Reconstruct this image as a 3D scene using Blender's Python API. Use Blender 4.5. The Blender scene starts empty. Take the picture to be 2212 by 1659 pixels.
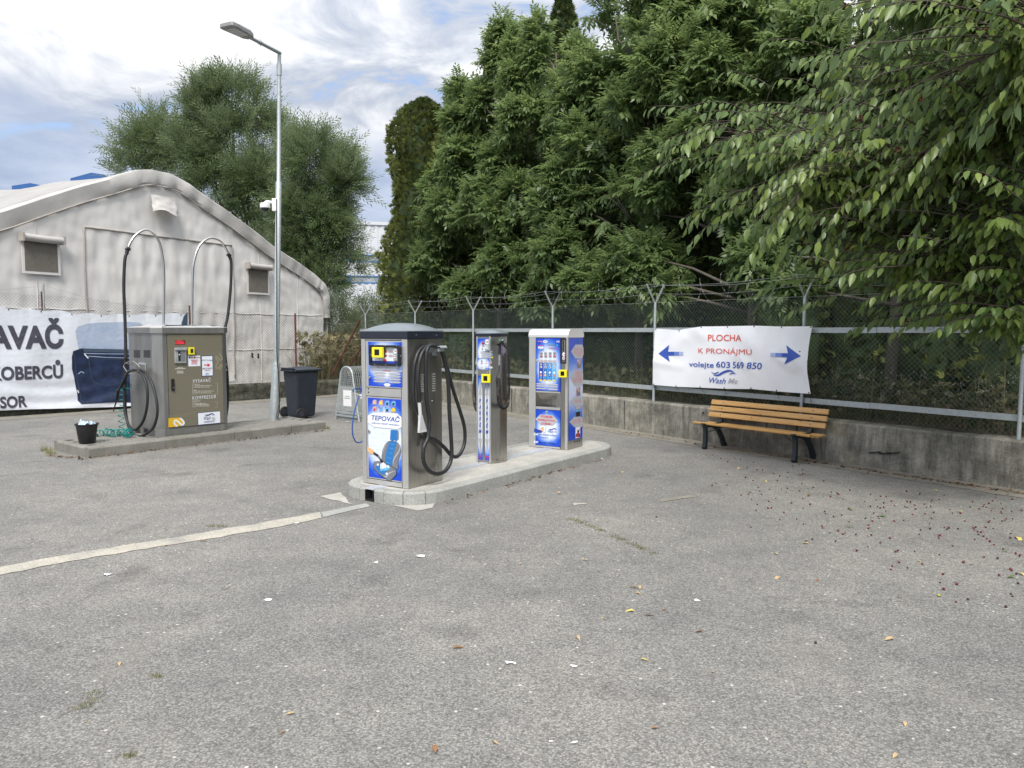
import bpy, bmesh, math, random
import numpy as np
from mathutils import Vector, Matrix, noise
random.seed(7)
rng = np.random.default_rng(7)
S = bpy.context.scene
COL = S.collection

# ---------------------------------------------------------------- camera
F, CX, CY, HZ, CH = 1661.0, 1106.0, 829.5, 713.0, 1.6
PITCH = math.atan((CY - HZ) / F)
cam_d = bpy.data.cameras.new('camera')
cam = bpy.data.objects.new('camera', cam_d)
COL.objects.link(cam)
cam.location = (0, 0, CH)
cam.rotation_euler = (math.pi / 2 - PITCH, 0, 0)
cam_d.sensor_width = 36.0
cam_d.lens = 36.0 * F / 2212.0
cam_d.clip_start = 0.05
cam_d.clip_end = 2000
S.camera = cam

# ---------------------------------------------------------------- exposure, world, sun
S.view_settings.view_transform = 'Standard'
S.view_settings.look = 'None'
S.view_settings.gamma = 1
S.view_settings.use_curve_mapping = False
S.view_settings.exposure = 1.46
S.cycles.use_denoising = True
S.cycles.max_bounces = 6
S.cycles.transparent_max_bounces = 8
S.cycles.sample_clamp_indirect = 6
SUN_EL, SUN_AZ = math.radians(50), math.radians(184)      # azimuth clockwise from +Y: behind the camera
world = bpy.data.worlds.new('World')
S.world = world
world.use_nodes = True
N, L = world.node_tree.nodes, world.node_tree.links
N.clear()
def nd(t, **k):
    n = N.new(t)
    for a, b in k.items(): setattr(n, a, b)
    return n
def mathn(op, a, b=None, c=None, clamp=False):
    n = nd('ShaderNodeMath', operation=op, use_clamp=clamp)
    for i, v in enumerate((a, b, c)):
        if v is None: continue
        if isinstance(v, (int, float)): n.inputs[i].default_value = v
        else: L.new(v, n.inputs[i])
    return n.outputs[0]
sky = nd('ShaderNodeTexSky', sky_type='NISHITA', sun_disc=False, sun_elevation=SUN_EL, sun_rotation=SUN_AZ)
tc = nd('ShaderNodeTexCoord')
sx = nd('ShaderNodeSeparateXYZ'); L.new(tc.outputs['Generated'], sx.inputs[0])
zc = mathn('MAXIMUM', sx.outputs[2], 0.0)
den = mathn('ADD', zc, 0.16)
cv = nd('ShaderNodeCombineXYZ')
L.new(mathn('DIVIDE', sx.outputs[0], den), cv.inputs[0]); L.new(mathn('DIVIDE', sx.outputs[1], den), cv.inputs[1])
cv.inputs[2].default_value = 3.7
def noisew(scale, detail, rough, dist=0.0):
    n = nd('ShaderNodeTexNoise'); n.inputs['Scale'].default_value = scale; n.inputs['Detail'].default_value = detail
    n.inputs['Roughness'].default_value = rough; n.inputs['Distortion'].default_value = dist
    L.new(cv.outputs[0], n.inputs['Vector']); return n.outputs[0]
def mrange(v, a, b, c=0.0, d=1.0):
    n = nd('ShaderNodeMapRange', interpolation_type='SMOOTHSTEP'); L.new(v, n.inputs[0])
    for i, q in zip((1, 2, 3, 4), (a, b, c, d)): n.inputs[i].default_value = q
    return n.outputs[0]
def mixc(f, a, b):
    n = nd('ShaderNodeMix', data_type='RGBA'); L.new(f, n.inputs[0])
    for i, v in ((6, a), (7, b)):
        if isinstance(v, tuple): n.inputs[i].default_value = (*v, 1)
        else: L.new(v, n.inputs[i])
    return n.outputs[2]
n_big, n_mid, n_fine = noisew(0.8, 5, 0.5, 0.3), noisew(2.6, 7, 0.6, 0.5), noisew(1.7, 6, 0.6, 0.2)
lift = mathn('ADD', zc, mathn('MULTIPLY', mathn('SUBTRACT', n_big, 0.5), 0.42))
bright = mrange(lift, 0.18, 0.31)                             # low cloud bases read grey blue, the higher deck white
grey = mixc(mrange(n_fine, 0.35, 0.65), (1.6, 1.95, 2.65), (2.3, 2.6, 3.2))
white0 = mixc(mrange(n_mid, 0.36, 0.60), (3.9, 4.3, 5.1), (7.6, 7.65, 7.8))
cie = mathn('DIVIDE', mathn('ADD', mathn('MULTIPLY', zc, 2.0), 1.0), 3.0)          # overcast deck brightens smoothly towards the zenith
vm = nd('ShaderNodeVectorMath', operation='SCALE'); L.new(white0, vm.inputs[0]); L.new(cie, vm.inputs['Scale']); white = vm.outputs[0]
cloud = mixc(bright, grey, white)
gap = mathn('MULTIPLY', mrange(n_mid, 0.40, 0.31), mrange(zc, 0.12, 0.26))
blue = mixc(mrange(zc, 0.0, 0.5), (1.5, 2.1, 3.2), (1.2, 1.75, 3.0))
bmix = nd('ShaderNodeMix', data_type='RGBA'); bmix.inputs[0].default_value = 0.25
L.new(blue, bmix.inputs[6]); L.new(sky.outputs[0], bmix.inputs[7])
final = mixc(gap, cloud, bmix.outputs[2])
bg = nd('ShaderNodeBackground'); bg.inputs[1].default_value = 0.1
L.new(final, bg.inputs[0])
wo = nd('ShaderNodeOutputWorld'); L.new(bg.outputs[0], wo.inputs[0])
sun_d = bpy.data.lights.new('sun', 'SUN')
sun_d.energy = 1.5; sun_d.angle = math.radians(22); sun_d.color = (1.0, 0.96, 0.9)
sun = bpy.data.objects.new('sun', sun_d); COL.objects.link(sun)
sdir = Vector((math.sin(SUN_AZ) * math.cos(SUN_EL), math.cos(SUN_AZ) * math.cos(SUN_EL), math.sin(SUN_EL)))
sun.rotation_euler = sdir.to_track_quat('Z', 'Y').to_euler()

# ---------------------------------------------------------------- survey helpers: sight lines from the camera station to real surfaces
RC = Matrix.Rotation(math.pi / 2 - PITCH, 3, 'X')
def ray(x, y): return RC @ Vector(((x - CX) / F, (CY - y) / F, -1.0))
def at(x, y, z=0.0):
    d = ray(x, y); return Vector((0, 0, CH)) + d * ((z - CH) / d.z)
def atY(x, y, Y):
    d = ray(x, y); return Vector((0, 0, CH)) + d * (Y / d.y)
def hit(p, M, axis, val):
    Mi = M.inverted(); o = Mi @ Vector((0, 0, CH)); d = Mi.to_3x3() @ ray(*p)
    return o + d * ((val - o[axis]) / d[axis])
def zm(x0, y0, s): return lambda X, Y: ((x0 + X * s) / 1.8228, (y0 + Y * s) / 1.8228)
Z1, Z2, Z3 = zm(0, 600, .72343), zm(380, 1240, .32548), zm(1280, 1220, .48212)
Z4, Z5, Z6, Z7 = zm(1820, 1240, .37372), zm(2500, 1180, .40984), zm(1260, 850, .42495), zm(3200, 1000, .5726)
ZA, ZB, ZC = zm(400, 0, .60274), zm(150, 1500, .27125), zm(1000, 1380, .22298)
ZD, ZE, ZF, ZG = zm(1420, 1320, .14472), zm(1420, 1540, .24096), zm(2050, 1290, .16278), zm(1860, 1290, .16275)
ZH, ZI = zm(0, 1150, .35262), zm(2060, 1570, .13862)
def frame(loc, deg): return Matrix.Translation(Vector(loc)) @ Matrix.Rotation(math.radians(deg), 4, 'Z')

# ---------------------------------------------------------------- materials
def pbr(name, c, rough=.6, metal=0.0, var=None, bump=None, stretch=(1, 1, 1), spec=None, emit=None, trans=None, extra=None, aniso=None):
    m = bpy.data.materials.new(name); m.use_nodes = True
    nt = m.node_tree; b = nt.nodes['Principled BSDF']
    b.inputs['Base Color'].default_value = (*c, 1); b.inputs['Roughness'].default_value = rough; b.inputs['Metallic'].default_value = metal
    if spec is not None: b.inputs['Specular IOR Level'].default_value = spec
    if emit: b.inputs['Emission Color'].default_value = (*emit[0], 1); b.inputs['Emission Strength'].default_value = emit[1]
    if var or bump:
        t = nt.nodes.new('ShaderNodeTexCoord'); mp = nt.nodes.new('ShaderNodeMapping'); mp.inputs['Scale'].default_value = stretch
        nt.links.new(t.outputs['Object'], mp.inputs[0])
    if var:
        n = nt.nodes.new('ShaderNodeTexNoise'); n.inputs['Scale'].default_value = var[0]; n.inputs['Detail'].default_value = 6; n.inputs['Roughness'].default_value = .65
        nt.links.new(mp.outputs[0], n.inputs['Vector'])
        r = nt.nodes.new('ShaderNodeValToRGB'); r.color_ramp.elements[0].position = .3; r.color_ramp.elements[1].position = .7
        a = var[1]; c2 = var[2] if len(var) > 2 else None
        r.color_ramp.elements[0].color = (*[max(0, q * (1 - a)) for q in c], 1) if c2 is None else (*c2, 1)
        r.color_ramp.elements[1].color = (*[min(1, q * (1 + a)) for q in c], 1) if c2 is None else (*c, 1)
        nt.links.new(n.outputs[0], r.inputs[0]); nt.links.new(r.outputs[0], b.inputs['Base Color'])
        if metal > .5 or rough < .5:
            mr = nt.nodes.new('ShaderNodeMapRange'); mr.inputs[3].default_value = rough * .8; mr.inputs[4].default_value = rough * 1.35
            nt.links.new(n.outputs[0], mr.inputs[0]); nt.links.new(mr.outputs[0], b.inputs['Roughness'])
    if bump:
        n2 = nt.nodes.new('ShaderNodeTexNoise'); n2.inputs['Scale'].default_value = bump[0]; n2.inputs['Detail'].default_value = 4
        nt.links.new(mp.outputs[0], n2.inputs['Vector'])
        bp = nt.nodes.new('ShaderNodeBump'); bp.inputs['Strength'].default_value = bump[1]; bp.inputs['Distance'].default_value = bump[2] if len(bump) > 2 else .01
        nt.links.new(n2.outputs[0], bp.inputs['Height']); nt.links.new(bp.outputs[0], b.inputs['Normal'])
    return m
def leafmat(name, dark, light, rough=.45, trans=.25, spec=.5, under=None):
    m = bpy.data.materials.new(name); m.use_nodes = True; nt = m.node_tree; b = nt.nodes['Principled BSDF']; o = nt.nodes['Material Output']
    a = nt.nodes.new('ShaderNodeAttribute'); a.attribute_name = 'tint'
    r = nt.nodes.new('ShaderNodeValToRGB'); r.color_ramp.elements[0].color = (*dark, 1); r.color_ramp.elements[1].color = (*light, 1)
    nt.links.new(a.outputs['Fac'], r.inputs[0])
    src = r.outputs[0]
    if under:
        g = nt.nodes.new('ShaderNodeNewGeometry'); mx = nt.nodes.new('ShaderNodeMix'); mx.data_type = 'RGBA'
        nt.links.new(g.outputs['Backfacing'], mx.inputs[0]); nt.links.new(src, mx.inputs[6]); mx.inputs[7].default_value = (*under, 1); src = mx.outputs[2]
    nt.links.new(src, b.inputs['Base Color'])
    b.inputs['Roughness'].default_value = rough; b.inputs['Specular IOR Level'].default_value = spec
    t = nt.nodes.new('ShaderNodeBsdfTranslucent'); hs = nt.nodes.new('ShaderNodeHueSaturation'); hs.inputs['Value'].default_value = 1.5; hs.inputs['Hue'].default_value = .485
    nt.links.new(src, hs.inputs['Color']); nt.links.new(hs.outputs[0], t.inputs[0])
    mx = nt.nodes.new('ShaderNodeMixShader'); mx.inputs[0].default_value = trans
    nt.links.new(b.outputs[0], mx.inputs[1]); nt.links.new(t.outputs[0], mx.inputs[2]); nt.links.new(mx.outputs[0], o.inputs[0])
    return m

# ---------------------------------------------------------------- objects
def props(o, label=None, cat=None, group=None, kind=None):
    if label: o['label'] = label
    if cat: o['category'] = cat
    if group: o['group'] = group
    if kind: o['kind'] = kind
    return o
def thing(name, label, cat, loc=(0, 0, 0), deg=0, group=None, M=None, kind=None):
    o = bpy.data.objects.new(name, None); COL.objects.link(o); o.empty_display_size = .1
    o.matrix_world = M if M is not None else frame(loc, deg)
    return props(o, label, cat, group, kind)
class MB:
    def __init__(s): s.v = []; s.f = []; s.m = []; s.mats = []; s.cm = 0
    def mat(s, m):
        if m not in s.mats: s.mats.append(m)
        s.cm = s.mats.index(m); return s
    def add(s, vs, fs):
        b = len(s.v); s.v += [tuple(v) for v in vs]; s.f += [tuple(i + b for i in f) for f in fs]; s.m += [s.cm] * len(fs); return s
    def box(s, x0, y0, z0, x1, y1, z1, M=None):
        vs = [Vector((x, y, z)) for z in (z0, z1) for y in (y0, y1) for x in (x0, x1)]
        if M is not None: vs = [M @ v for v in vs]
        return s.add(vs, [(0, 2, 3, 1), (4, 5, 7, 6), (0, 1, 5, 4), (2, 6, 7, 3), (0, 4, 6, 2), (1, 3, 7, 5)])
    def cbox(s, c, sz, M=None):
        return s.box(*[c[i] - sz[i] / 2 for i in range(3)], *[c[i] + sz[i] / 2 for i in range(3)], M)
    def beam(s, a, b, w, h, up=(0, 0, 1)):
        a, b = Vector(a), Vector(b); d = b - a; l = d.length; d.normalize(); u = Vector(up); r = d.cross(u)
        if r.length < 1e-4: r = d.cross(Vector((0, 1, 0)))
        r.normalize(); u = r.cross(d)
        M = Matrix(((d.x, r.x, u.x, a.x), (d.y, r.y, u.y, a.y), (d.z, r.z, u.z, a.z), (0, 0, 0, 1)))
        return s.box(0, -w / 2, -h / 2, l, w / 2, h / 2, M)
    def prism(s, pts, z0, z1, M=None, cap=True):
        n = len(pts); vs = [Vector((p[0], p[1], z0)) for p in pts] + [Vector((p[0], p[1], z1)) for p in pts]
        if M is not None: vs = [M @ v for v in vs]
        fs = [(i, (i + 1) % n, n + (i + 1) % n, n + i) for i in range(n)]
        if cap: fs += [tuple(range(n - 1, -1, -1)), tuple(range(n, 2 * n))]
        return s.add(vs, fs)
    def tube(s, pts, r, seg=8, cap=True, smooth=0):
        pts = [Vector(p) for p in pts]
        if smooth: pts = catmull(pts, smooth)
        n = len(pts); rr = r if isinstance(r, (list, tuple)) else [r] * n
        if len(rr) != n: rr = [rr[0] + (rr[-1] - rr[0]) * i / (n - 1) for i in range(n)]
        t0 = (pts[1] - pts[0]).normalized(); u = t0.orthogonal().normalized(); vs = []
        for i, p in enumerate(pts):
            t = (pts[min(i + 1, n - 1)] - pts[max(i - 1, 0)])
            t = t.normalized() if t.length > 1e-9 else t0
            u = (u - t * u.dot(t)); u = u.normalized() if u.length > 1e-6 else t.orthogonal().normalized(); w = t.cross(u)
            for k in range(seg):
                a = 2 * math.pi * k / seg; vs.append(p + (u * math.cos(a) + w * math.sin(a)) * rr[i])
        fs = [(i * seg + k, i * seg + (k + 1) % seg, (i + 1) * seg + (k + 1) % seg, (i + 1) * seg + k) for i in range(n - 1) for k in range(seg)]
        if cap: fs += [tuple(range(seg - 1, -1, -1)), tuple(range((n - 1) * seg, n * seg))]
        return s.add(vs, fs)
    def lathe(s, prof, seg=16, M=None):
        vs = [Vector((r * math.cos(2 * math.pi * k / seg), r * math.sin(2 * math.pi * k / seg), z)) for r, z in prof for k in range(seg)]
        if M is not None: vs = [M @ v for v in vs]
        n = len(prof)
        return s.add(vs, [(i * seg + k, i * seg + (k + 1) % seg, (i + 1) * seg + (k + 1) % seg, (i + 1) * seg + k) for i in range(n - 1) for k in range(seg)] + [tuple(range(seg - 1, -1, -1)), tuple(range((n - 1) * seg, n * seg))])
    def grid(s, fn, nu, nv):
        vs = [fn(i / nu, j / nv) for j in range(nv + 1) for i in range(nu + 1)]
        return s.add(vs, [(j * (nu + 1) + i, j * (nu + 1) + i + 1, (j + 1) * (nu + 1) + i + 1, (j + 1) * (nu + 1) + i) for j in range(nv) for i in range(nu)])
    def build(s, name, mat=None, parent=None, smooth=False, bevel=0, label=None, kind=None, M=None, seg=2):
        me = bpy.data.meshes.new(name); me.from_pydata(s.v, [], s.f)
        for m in (s.mats or [mat]): me.materials.append(m)
        if s.mats: me.polygons.foreach_set('material_index', s.m)
        o = bpy.data.objects.new(name, me); COL.objects.link(o)
        if parent is not None: o.parent = parent
        if M is not None: o.matrix_local = M
        if smooth: me.shade_smooth()
        if smooth == 'auto':
            me.set_sharp_from_angle(angle=math.radians(38))
        if bevel:
            b = o.modifiers.new('edge', 'BEVEL'); b.width = bevel; b.segments = seg; b.limit_method = 'ANGLE'; b.angle_limit = math.radians(30)
        me.update()
        if label: o['label'] = label
        if kind: o['kind'] = kind
        return o
def catmull(pts, k):
    P = [pts[0] * 2 - pts[1]] + list(pts) + [pts[-1] * 2 - pts[-2]]; out = []
    for i in range(1, len(P) - 2):
        for j in range(k):
            t = j / k; a, b, c, d = P[i - 1], P[i], P[i + 1], P[i + 2]
            out.append(.5 * ((2 * b) + (c - a) * t + (2 * a - 5 * b + 4 * c - d) * t * t + (3 * b - a - 3 * c + d) * t ** 3))
    out.append(P[-2]); return out
def helix(path, r, turns, per=12, smooth=6, jit=0.0):
    pts = catmull([Vector(p) for p in path], smooth); n = len(pts); L_ = [0]
    for i in range(1, n): L_.append(L_[-1] + (pts[i] - pts[i - 1]).length)
    out = []; u = (pts[1] - pts[0]).normalized().orthogonal().normalized(); k = 0; tot = turns * per
    for q in range(tot + 1):
        l = L_[-1] * q / tot
        while k < n - 2 and L_[k + 1] < l: k += 1
        f = (l - L_[k]) / max(1e-9, L_[k + 1] - L_[k]); p = pts[k].lerp(pts[k + 1], f); t = (pts[k + 1] - pts[k]).normalized()
        u = (u - t * u.dot(t)).normalized(); w = t.cross(u); a = 2 * math.pi * q / per; R = r(q / tot) if callable(r) else r
        j = Vector([noise.noise(Vector((q * .11, 7.1 * i, 3.3))) for i in range(3)]) * jit
        out.append(p + (u * math.cos(a) + w * math.sin(a)) * R + j)
    return out
def fast_mesh(name, V, Q, mat, parent=None, tint=None, smooth=False):
    V = np.ascontiguousarray(V, dtype=np.float32); Q = np.ascontiguousarray(Q, dtype=np.int32); k = Q.shape[1]
    me = bpy.data.meshes.new(name); me.vertices.add(len(V)); me.vertices.foreach_set('co', V.ravel())
    me.loops.add(Q.size); me.loops.foreach_set('vertex_index', Q.ravel()); me.polygons.add(len(Q))
    me.polygons.foreach_set('loop_start', np.arange(0, Q.size, k, dtype=np.int32))
    me.update(calc_edges=True); me.materials.append(mat)
    if tint is not None:
        a = me.attributes.new('tint', 'FLOAT', 'POINT'); a.data.foreach_set('value', np.asarray(tint, dtype=np.float32))
    if smooth: me.shade_smooth()
    o = bpy.data.objects.new(name, me); COL.objects.link(o)
    if parent is not None: o.parent = parent
    return o
def scatter(tv, tq, pos, X, Y, Z, scale, tint):
    """copies of one leaf template (verts tv, quads tq) at n frames -> arrays"""
    n, k = len(pos), len(tv)
    V = pos[:, None, :] + scale[:, None, None] * (tv[None, :, 0:1] * X[:, None, :] + tv[None, :, 1:2] * Y[:, None, :] + tv[None, :, 2:3] * Z[:, None, :])
    Q = tq[None] + (np.arange(n) * k)[:, None, None]
    return V.reshape(-1, 3), Q.reshape(-1, tq.shape[1]), np.repeat(tint, k)
def nrm(a): return a / np.maximum(1e-9, np.linalg.norm(a, axis=1, keepdims=True))
def frames(d, up=None, roll=.6):
    n = len(d); d = nrm(d); u = np.tile(np.array([[0, 0, 1.0]]), (n, 1)) if up is None else up
    u = u + rng.normal(0, roll, (n, 3)); y = nrm(np.cross(u, d)); z = np.cross(d, y); return d, y, z

# ---- flat print: lettering and shapes as thin decals
_tc = {}
def text_geo(s, shear=0.0, bold=0.0, space=1.0, res=4):
    key = (s, shear, bold, space, res)
    if key not in _tc:
        cu = bpy.data.curves.new('t', 'FONT'); cu.body = s; cu.shear = shear; cu.offset = bold; cu.space_character = space; cu.resolution_u = res
        o = bpy.data.objects.new('t', cu); COL.objects.link(o); dg = bpy.context.evaluated_depsgraph_get(); dg.update()
        me = bpy.data.meshes.new_from_object(o.evaluated_get(dg)); v = np.array([q.co[:2] for q in me.vertices]); f = [tuple(p.vertices) for p in me.polygons]
        bpy.data.objects.remove(o); bpy.data.curves.remove(cu); bpy.data.meshes.remove(me)
        v[:, 0] = (v[:, 0] - v[:, 0].min()) / max(1e-6, np.ptp(v[:, 0])); v[:, 1] /= .729; _tc[key] = (v, f)   # x over the whole word, y in cap heights
    return _tc[key]
class Decal:
    """shapes in a plane's own (x,z); fn(x,z,layer) -> local 3D point"""
    def __init__(s, fn, pix=None, step=.0006): s.fn = fn; s.mb = MB(); s.pix = pix; s.step = step; s.maxe = None
    def _p(s, p): return s.pix(*p) if s.pix else p
    def raw(s, P, faces, mat, layer):
        if s.maxe:
            bm = bmesh.new(); vs = [bm.verts.new((p[0], p[1], 0)) for p in P]
            for f in faces:
                try: bm.faces.new([vs[i] for i in f])
                except ValueError: pass
            bmesh.ops.triangulate(bm, faces=bm.faces[:])
            for _ in range(7):
                es = [e for e in bm.edges if e.calc_length() > s.maxe]
                if not es: break
                bmesh.ops.subdivide_edges(bm, edges=es, cuts=1); bmesh.ops.triangulate(bm, faces=bm.faces[:])
            bm.verts.index_update(); P = [(v.co.x, v.co.y) for v in bm.verts]; faces = [tuple(v.index for v in f.verts) for f in bm.faces]; bm.free()
        s.mb.mat(mat).add([s.fn(p[0], p[1], layer) for p in P], faces)
    def poly(s, pts, mat, layer=1): s.raw([s._p(p) for p in pts], [tuple(range(len(pts)))], mat, layer)
    def rect(s, x0, y0, x1, y1, mat, layer=1):
        a, b = s._p((x0, y0)), s._p((x1, y1)); s.raw([a, (b[0], a[1]), b, (a[0], b[1])], [(0, 1, 2, 3)], mat, layer)
    def ell(s, x0, y0, x1, y1, mat, layer=1, n=18):
        a, b = s._p((x0, y0)), s._p((x1, y1)); c = ((a[0] + b[0]) / 2, (a[1] + b[1]) / 2); r = (abs(b[0] - a[0]) / 2, abs(b[1] - a[1]) / 2)
        s.raw([(c[0] + r[0] * math.cos(2 * math.pi * k / n), c[1] + r[1] * math.sin(2 * math.pi * k / n)) for k in range(n)], [tuple(range(n))], mat, layer)
    def hexa(s, x0, y0, x1, y1, mat, layer=1, k=.2):
        a, b = s._p((x0, y0)), s._p((x1, y1)); w = (b[0] - a[0]) * k; m = (a[1] + b[1]) / 2
        s.raw([(a[0], m), (a[0] + w, a[1]), (b[0] - w, a[1]), (b[0], m), (b[0] - w, b[1]), (a[0] + w, b[1])], [(0, 1, 2, 3, 4, 5)], mat, layer)
    def text(s, t, x0, y0, x1, y1, mat, layer=2, **k):
        a, b = s._p((x0, y0)), s._p((x1, y1)); v, f = text_geo(t, **k)
        s.raw([(a[0] + (b[0] - a[0]) * q[0], b[1] + (a[1] - b[1]) * q[1]) for q in v], f, mat, layer)
    def stroke(s, pts, w, mat, layer=2, sm=6, taper=False):
        P = [Vector((*s._p(p), 0)) for p in pts]
        if sm: P = catmull(P, sm)
        n = len(P); vs = []
        for i, p in enumerate(P):
            t = (P[min(i + 1, n - 1)] - P[max(0, i - 1)]).normalized(); h = w / 2 * (math.sin(math.pi * (i + .3) / (n - .4)) if taper else 1)
            vs += [(p.x - t.y * h, p.y + t.x * h), (p.x + t.y * h, p.y - t.x * h)]
        s.raw(vs, [(2 * i, 2 * i + 1, 2 * i + 3, 2 * i + 2) for i in range(n - 1)], mat, layer)
    def build(s, name, parent, label=None): return s.mb.build(name, None, parent, label=label)
def front_decal(M, y0, z):        # plane local y=y0, seen from -y; z = zoom map
    def pix(X, Y): h = hit(z(X, Y), M, 1, y0); return (h.x, h.z)
    return Decal(lambda x, zz, l: Vector((x, y0 - .0008 - l * .0006, zz)), pix)
def side_decal(M, x0, z):         # plane local x=x0, seen from +x
    def pix(X, Y): h = hit(z(X, Y), M, 0, x0); return (h.y, h.z)
    return Decal(lambda y, zz, l: Vector((x0 + .0008 + l * .0006, y, zz)), pix)

# ---------------------------------------------------------------- palette
steel = pbr('brushed_steel', (.46, .445, .41), .27, 1.0, var=(3, .10), stretch=(14, 14, .5), bump=(60, .05, .002))
steel_light = pbr('satin_steel', (.66, .65, .62), .42, .85, var=(4, .06), stretch=(1, 1, 1))
steel_dark = pbr('dull_steel', (.48, .465, .43), .33, 1.0, var=(3, .12), stretch=(8, 8, .6))
galv = pbr('galvanised_steel', (.44, .48, .49), .5, .55, var=(22, .14), bump=(40, .06, .002))
galv_dull = pbr('weathered_zinc', (.36, .38, .37), .6, .4, var=(9, .2))
chrome = pbr('polished_steel', (.60, .59, .57), .3, 1.0)
black_plastic = pbr('black_plastic', (.012, .012, .014), .42, var=(9, .3))
black_rubber = pbr('black_rubber', (.016, .017, .018), .55, var=(30, .35), bump=(160, .2, .003))
dark_iron = pbr('dark_cast_iron', (.018, .026, .03), .5, var=(18, .3), bump=(60, .2, .003))
bin_plastic = pbr('dark_bin_plastic', (.018, .024, .034), .5, var=(6, .25), bump=(12, .1, .004))
cap_band = pbr('dark_cap_band', (.016, .02, .032), .35)
cap_grey = pbr('grey_painted_cap', (.20, .23, .25), .32, .3, var=(3, .06))
yellow = pbr('yellow_plastic', (.78, .70, .03), .45)
white_p = pbr('white_plastic', (.75, .75, .75), .45)
glass_dark = pbr('dark_screen_glass', (.01, .01, .012), .12)
red_lamp = pbr('red_button', (.42, .02, .03), .3)
pw = pbr('print_white', (.72, .75, .80), .4)
pgrey = pbr('print_silver', (.42, .44, .47), .4)
pgrey_d = pbr('print_grey', (.17, .18, .20), .45)
pblack = pbr('print_black', (.015, .015, .018), .4)
pred = pbr('print_red', (.55, .03, .05), .45)
ppink = pbr('print_faded_red', (.62, .22, .26), .5)
pblue = pbr('print_blue', (.018, .05, .34), .4)
pdblue = pbr('print_dark_blue', (.012, .03, .14), .4)
pmblue = pbr('print_mid_blue', (.02, .16, .45), .4)
plblue = pbr('print_light_blue', (.10, .42, .75), .4)
pskin = pbr('print_skin', (.70, .42, .20), .5)
pyel = pbr('print_yellow', (.85, .62, .04), .45)
pgreen = pbr('print_green', (.02, .45, .25), .45)
def panel_mat(name, cx, cz, rx, rz, blue=(.008, .06, .52), white=(.66, .72, .84), p=1.0, lo=.55, hi=1.15):
    m = pbr(name, blue, .3); nt = m.node_tree; b = nt.nodes['Principled BSDF']
    t = nt.nodes.new('ShaderNodeTexCoord'); mp = nt.nodes.new('ShaderNodeMapping'); mp.vector_type = 'POINT'
    mp.inputs['Location'].default_value = (-cx / rx, -cx / rx, -cz / rz); mp.inputs['Scale'].default_value = (1 / rx, 1 / rx, 1 / rz)
    ln = nt.nodes.new('ShaderNodeVectorMath'); ln.operation = 'LENGTH'
    sp = nt.nodes.new('ShaderNodeSeparateXYZ'); cb = nt.nodes.new('ShaderNodeCombineXYZ')
    nt.links.new(t.outputs['Object'], mp.inputs[0]); nt.links.new(mp.outputs[0], sp.inputs[0])
    nt.links.new(sp.outputs[0], cb.inputs[0]); nt.links.new(sp.outputs[2], cb.inputs[2]); nt.links.new(cb.outputs[0], ln.inputs[0])
    n = nt.nodes.new('ShaderNodeTexNoise'); n.inputs['Scale'].default_value = 14; n.inputs['Detail'].default_value = 3; nt.links.new(t.outputs['Object'], n.inputs[0])
    ad = nt.nodes.new('ShaderNodeMath'); ad.operation = 'MULTIPLY_ADD'; ad.inputs[1].default_value = .18; nt.links.new(n.outputs[0], ad.inputs[0]); nt.links.new(ln.outputs['Value'], ad.inputs[2])
    r = nt.nodes.new('ShaderNodeValToRGB'); r.color_ramp.elements[0].position = lo; r.color_ramp.elements[1].position = min(1, hi)
    r.color_ramp.elements[0].color = (*white, 1); r.color_ramp.elements[1].color = (*blue, 1)
    e = r.color_ramp.elements.new((lo + min(1, hi)) / 2 + .04); e.color = (.08, .20, .66, 1)
    nt.links.new(ad.outputs[0], r.inputs[0]); nt.links.new(r.outputs[0], b.inputs['Base Color'])
    return m
# ================================================================ GROUND
def node_mat(name):
    m = bpy.data.materials.new(name); m.use_nodes = True; nt = m.node_tree
    def n(t, **k):
        q = nt.nodes.new(t)
        for a, b in k.items():
            if a.startswith('i_'): q.inputs[a[2:].replace('_', ' ')].default_value = b
            else: setattr(q, a, b)
        return q
    return m, nt, n, nt.nodes['Principled BSDF'], nt.links.new
def ramp(n, l, src, stops, interp='LINEAR'):
    r = n('ShaderNodeValToRGB'); r.color_ramp.interpolation = interp
    while len(r.color_ramp.elements) < len(stops): r.color_ramp.elements.new(.5)
    for e, (p, c) in zip(r.color_ramp.elements, stops): e.position = p; e.color = (*c, 1) if len(c) == 3 else c
    l(src, r.inputs[0]); return r.outputs[0]
def mixn(n, l, f, a, b, bt='MIX'):
    m = n('ShaderNodeMix', data_type='RGBA', blend_type=bt)
    for i, v in ((0, f), (6, a), (7, b)):
        if isinstance(v, (int, float)): m.inputs[i].default_value = v
        elif isinstance(v, tuple): m.inputs[i].default_value = (*v, 1)
        else: l(v, m.inputs[i])
    return m.outputs[2]
asphalt, nt, n, b, l = node_mat('worn_asphalt')
tco = n('ShaderNodeTexCoord').outputs['Object']
def nz(scale, det=4, rough=.6, vec=None, dist=0):
    q = n('ShaderNodeTexNoise', i_Scale=scale, i_Detail=det, i_Roughness=rough, i_Distortion=dist); l(vec or tco, q.inputs['Vector']); return q.outputs[0]
v1 = n('ShaderNodeTexVoronoi', i_Scale=120.0); l(tco, v1.inputs['Vector'])
v2 = n('ShaderNodeTexVoronoi', i_Scale=46.0); l(tco, v2.inputs['Vector'])
sp1 = n('ShaderNodeSeparateColor'); l(v1.outputs['Color'], sp1.inputs[0])
sp2 = n('ShaderNodeSeparateColor'); l(v2.outputs['Color'], sp2.inputs[0])
agg = ramp(n, l, sp1.outputs[0], [(0, (.135, .132, .124)), (.25, (.182, .179, .169)), (.7, (.246, .241, .226)), (1, (.325, .318, .30))])
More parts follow.
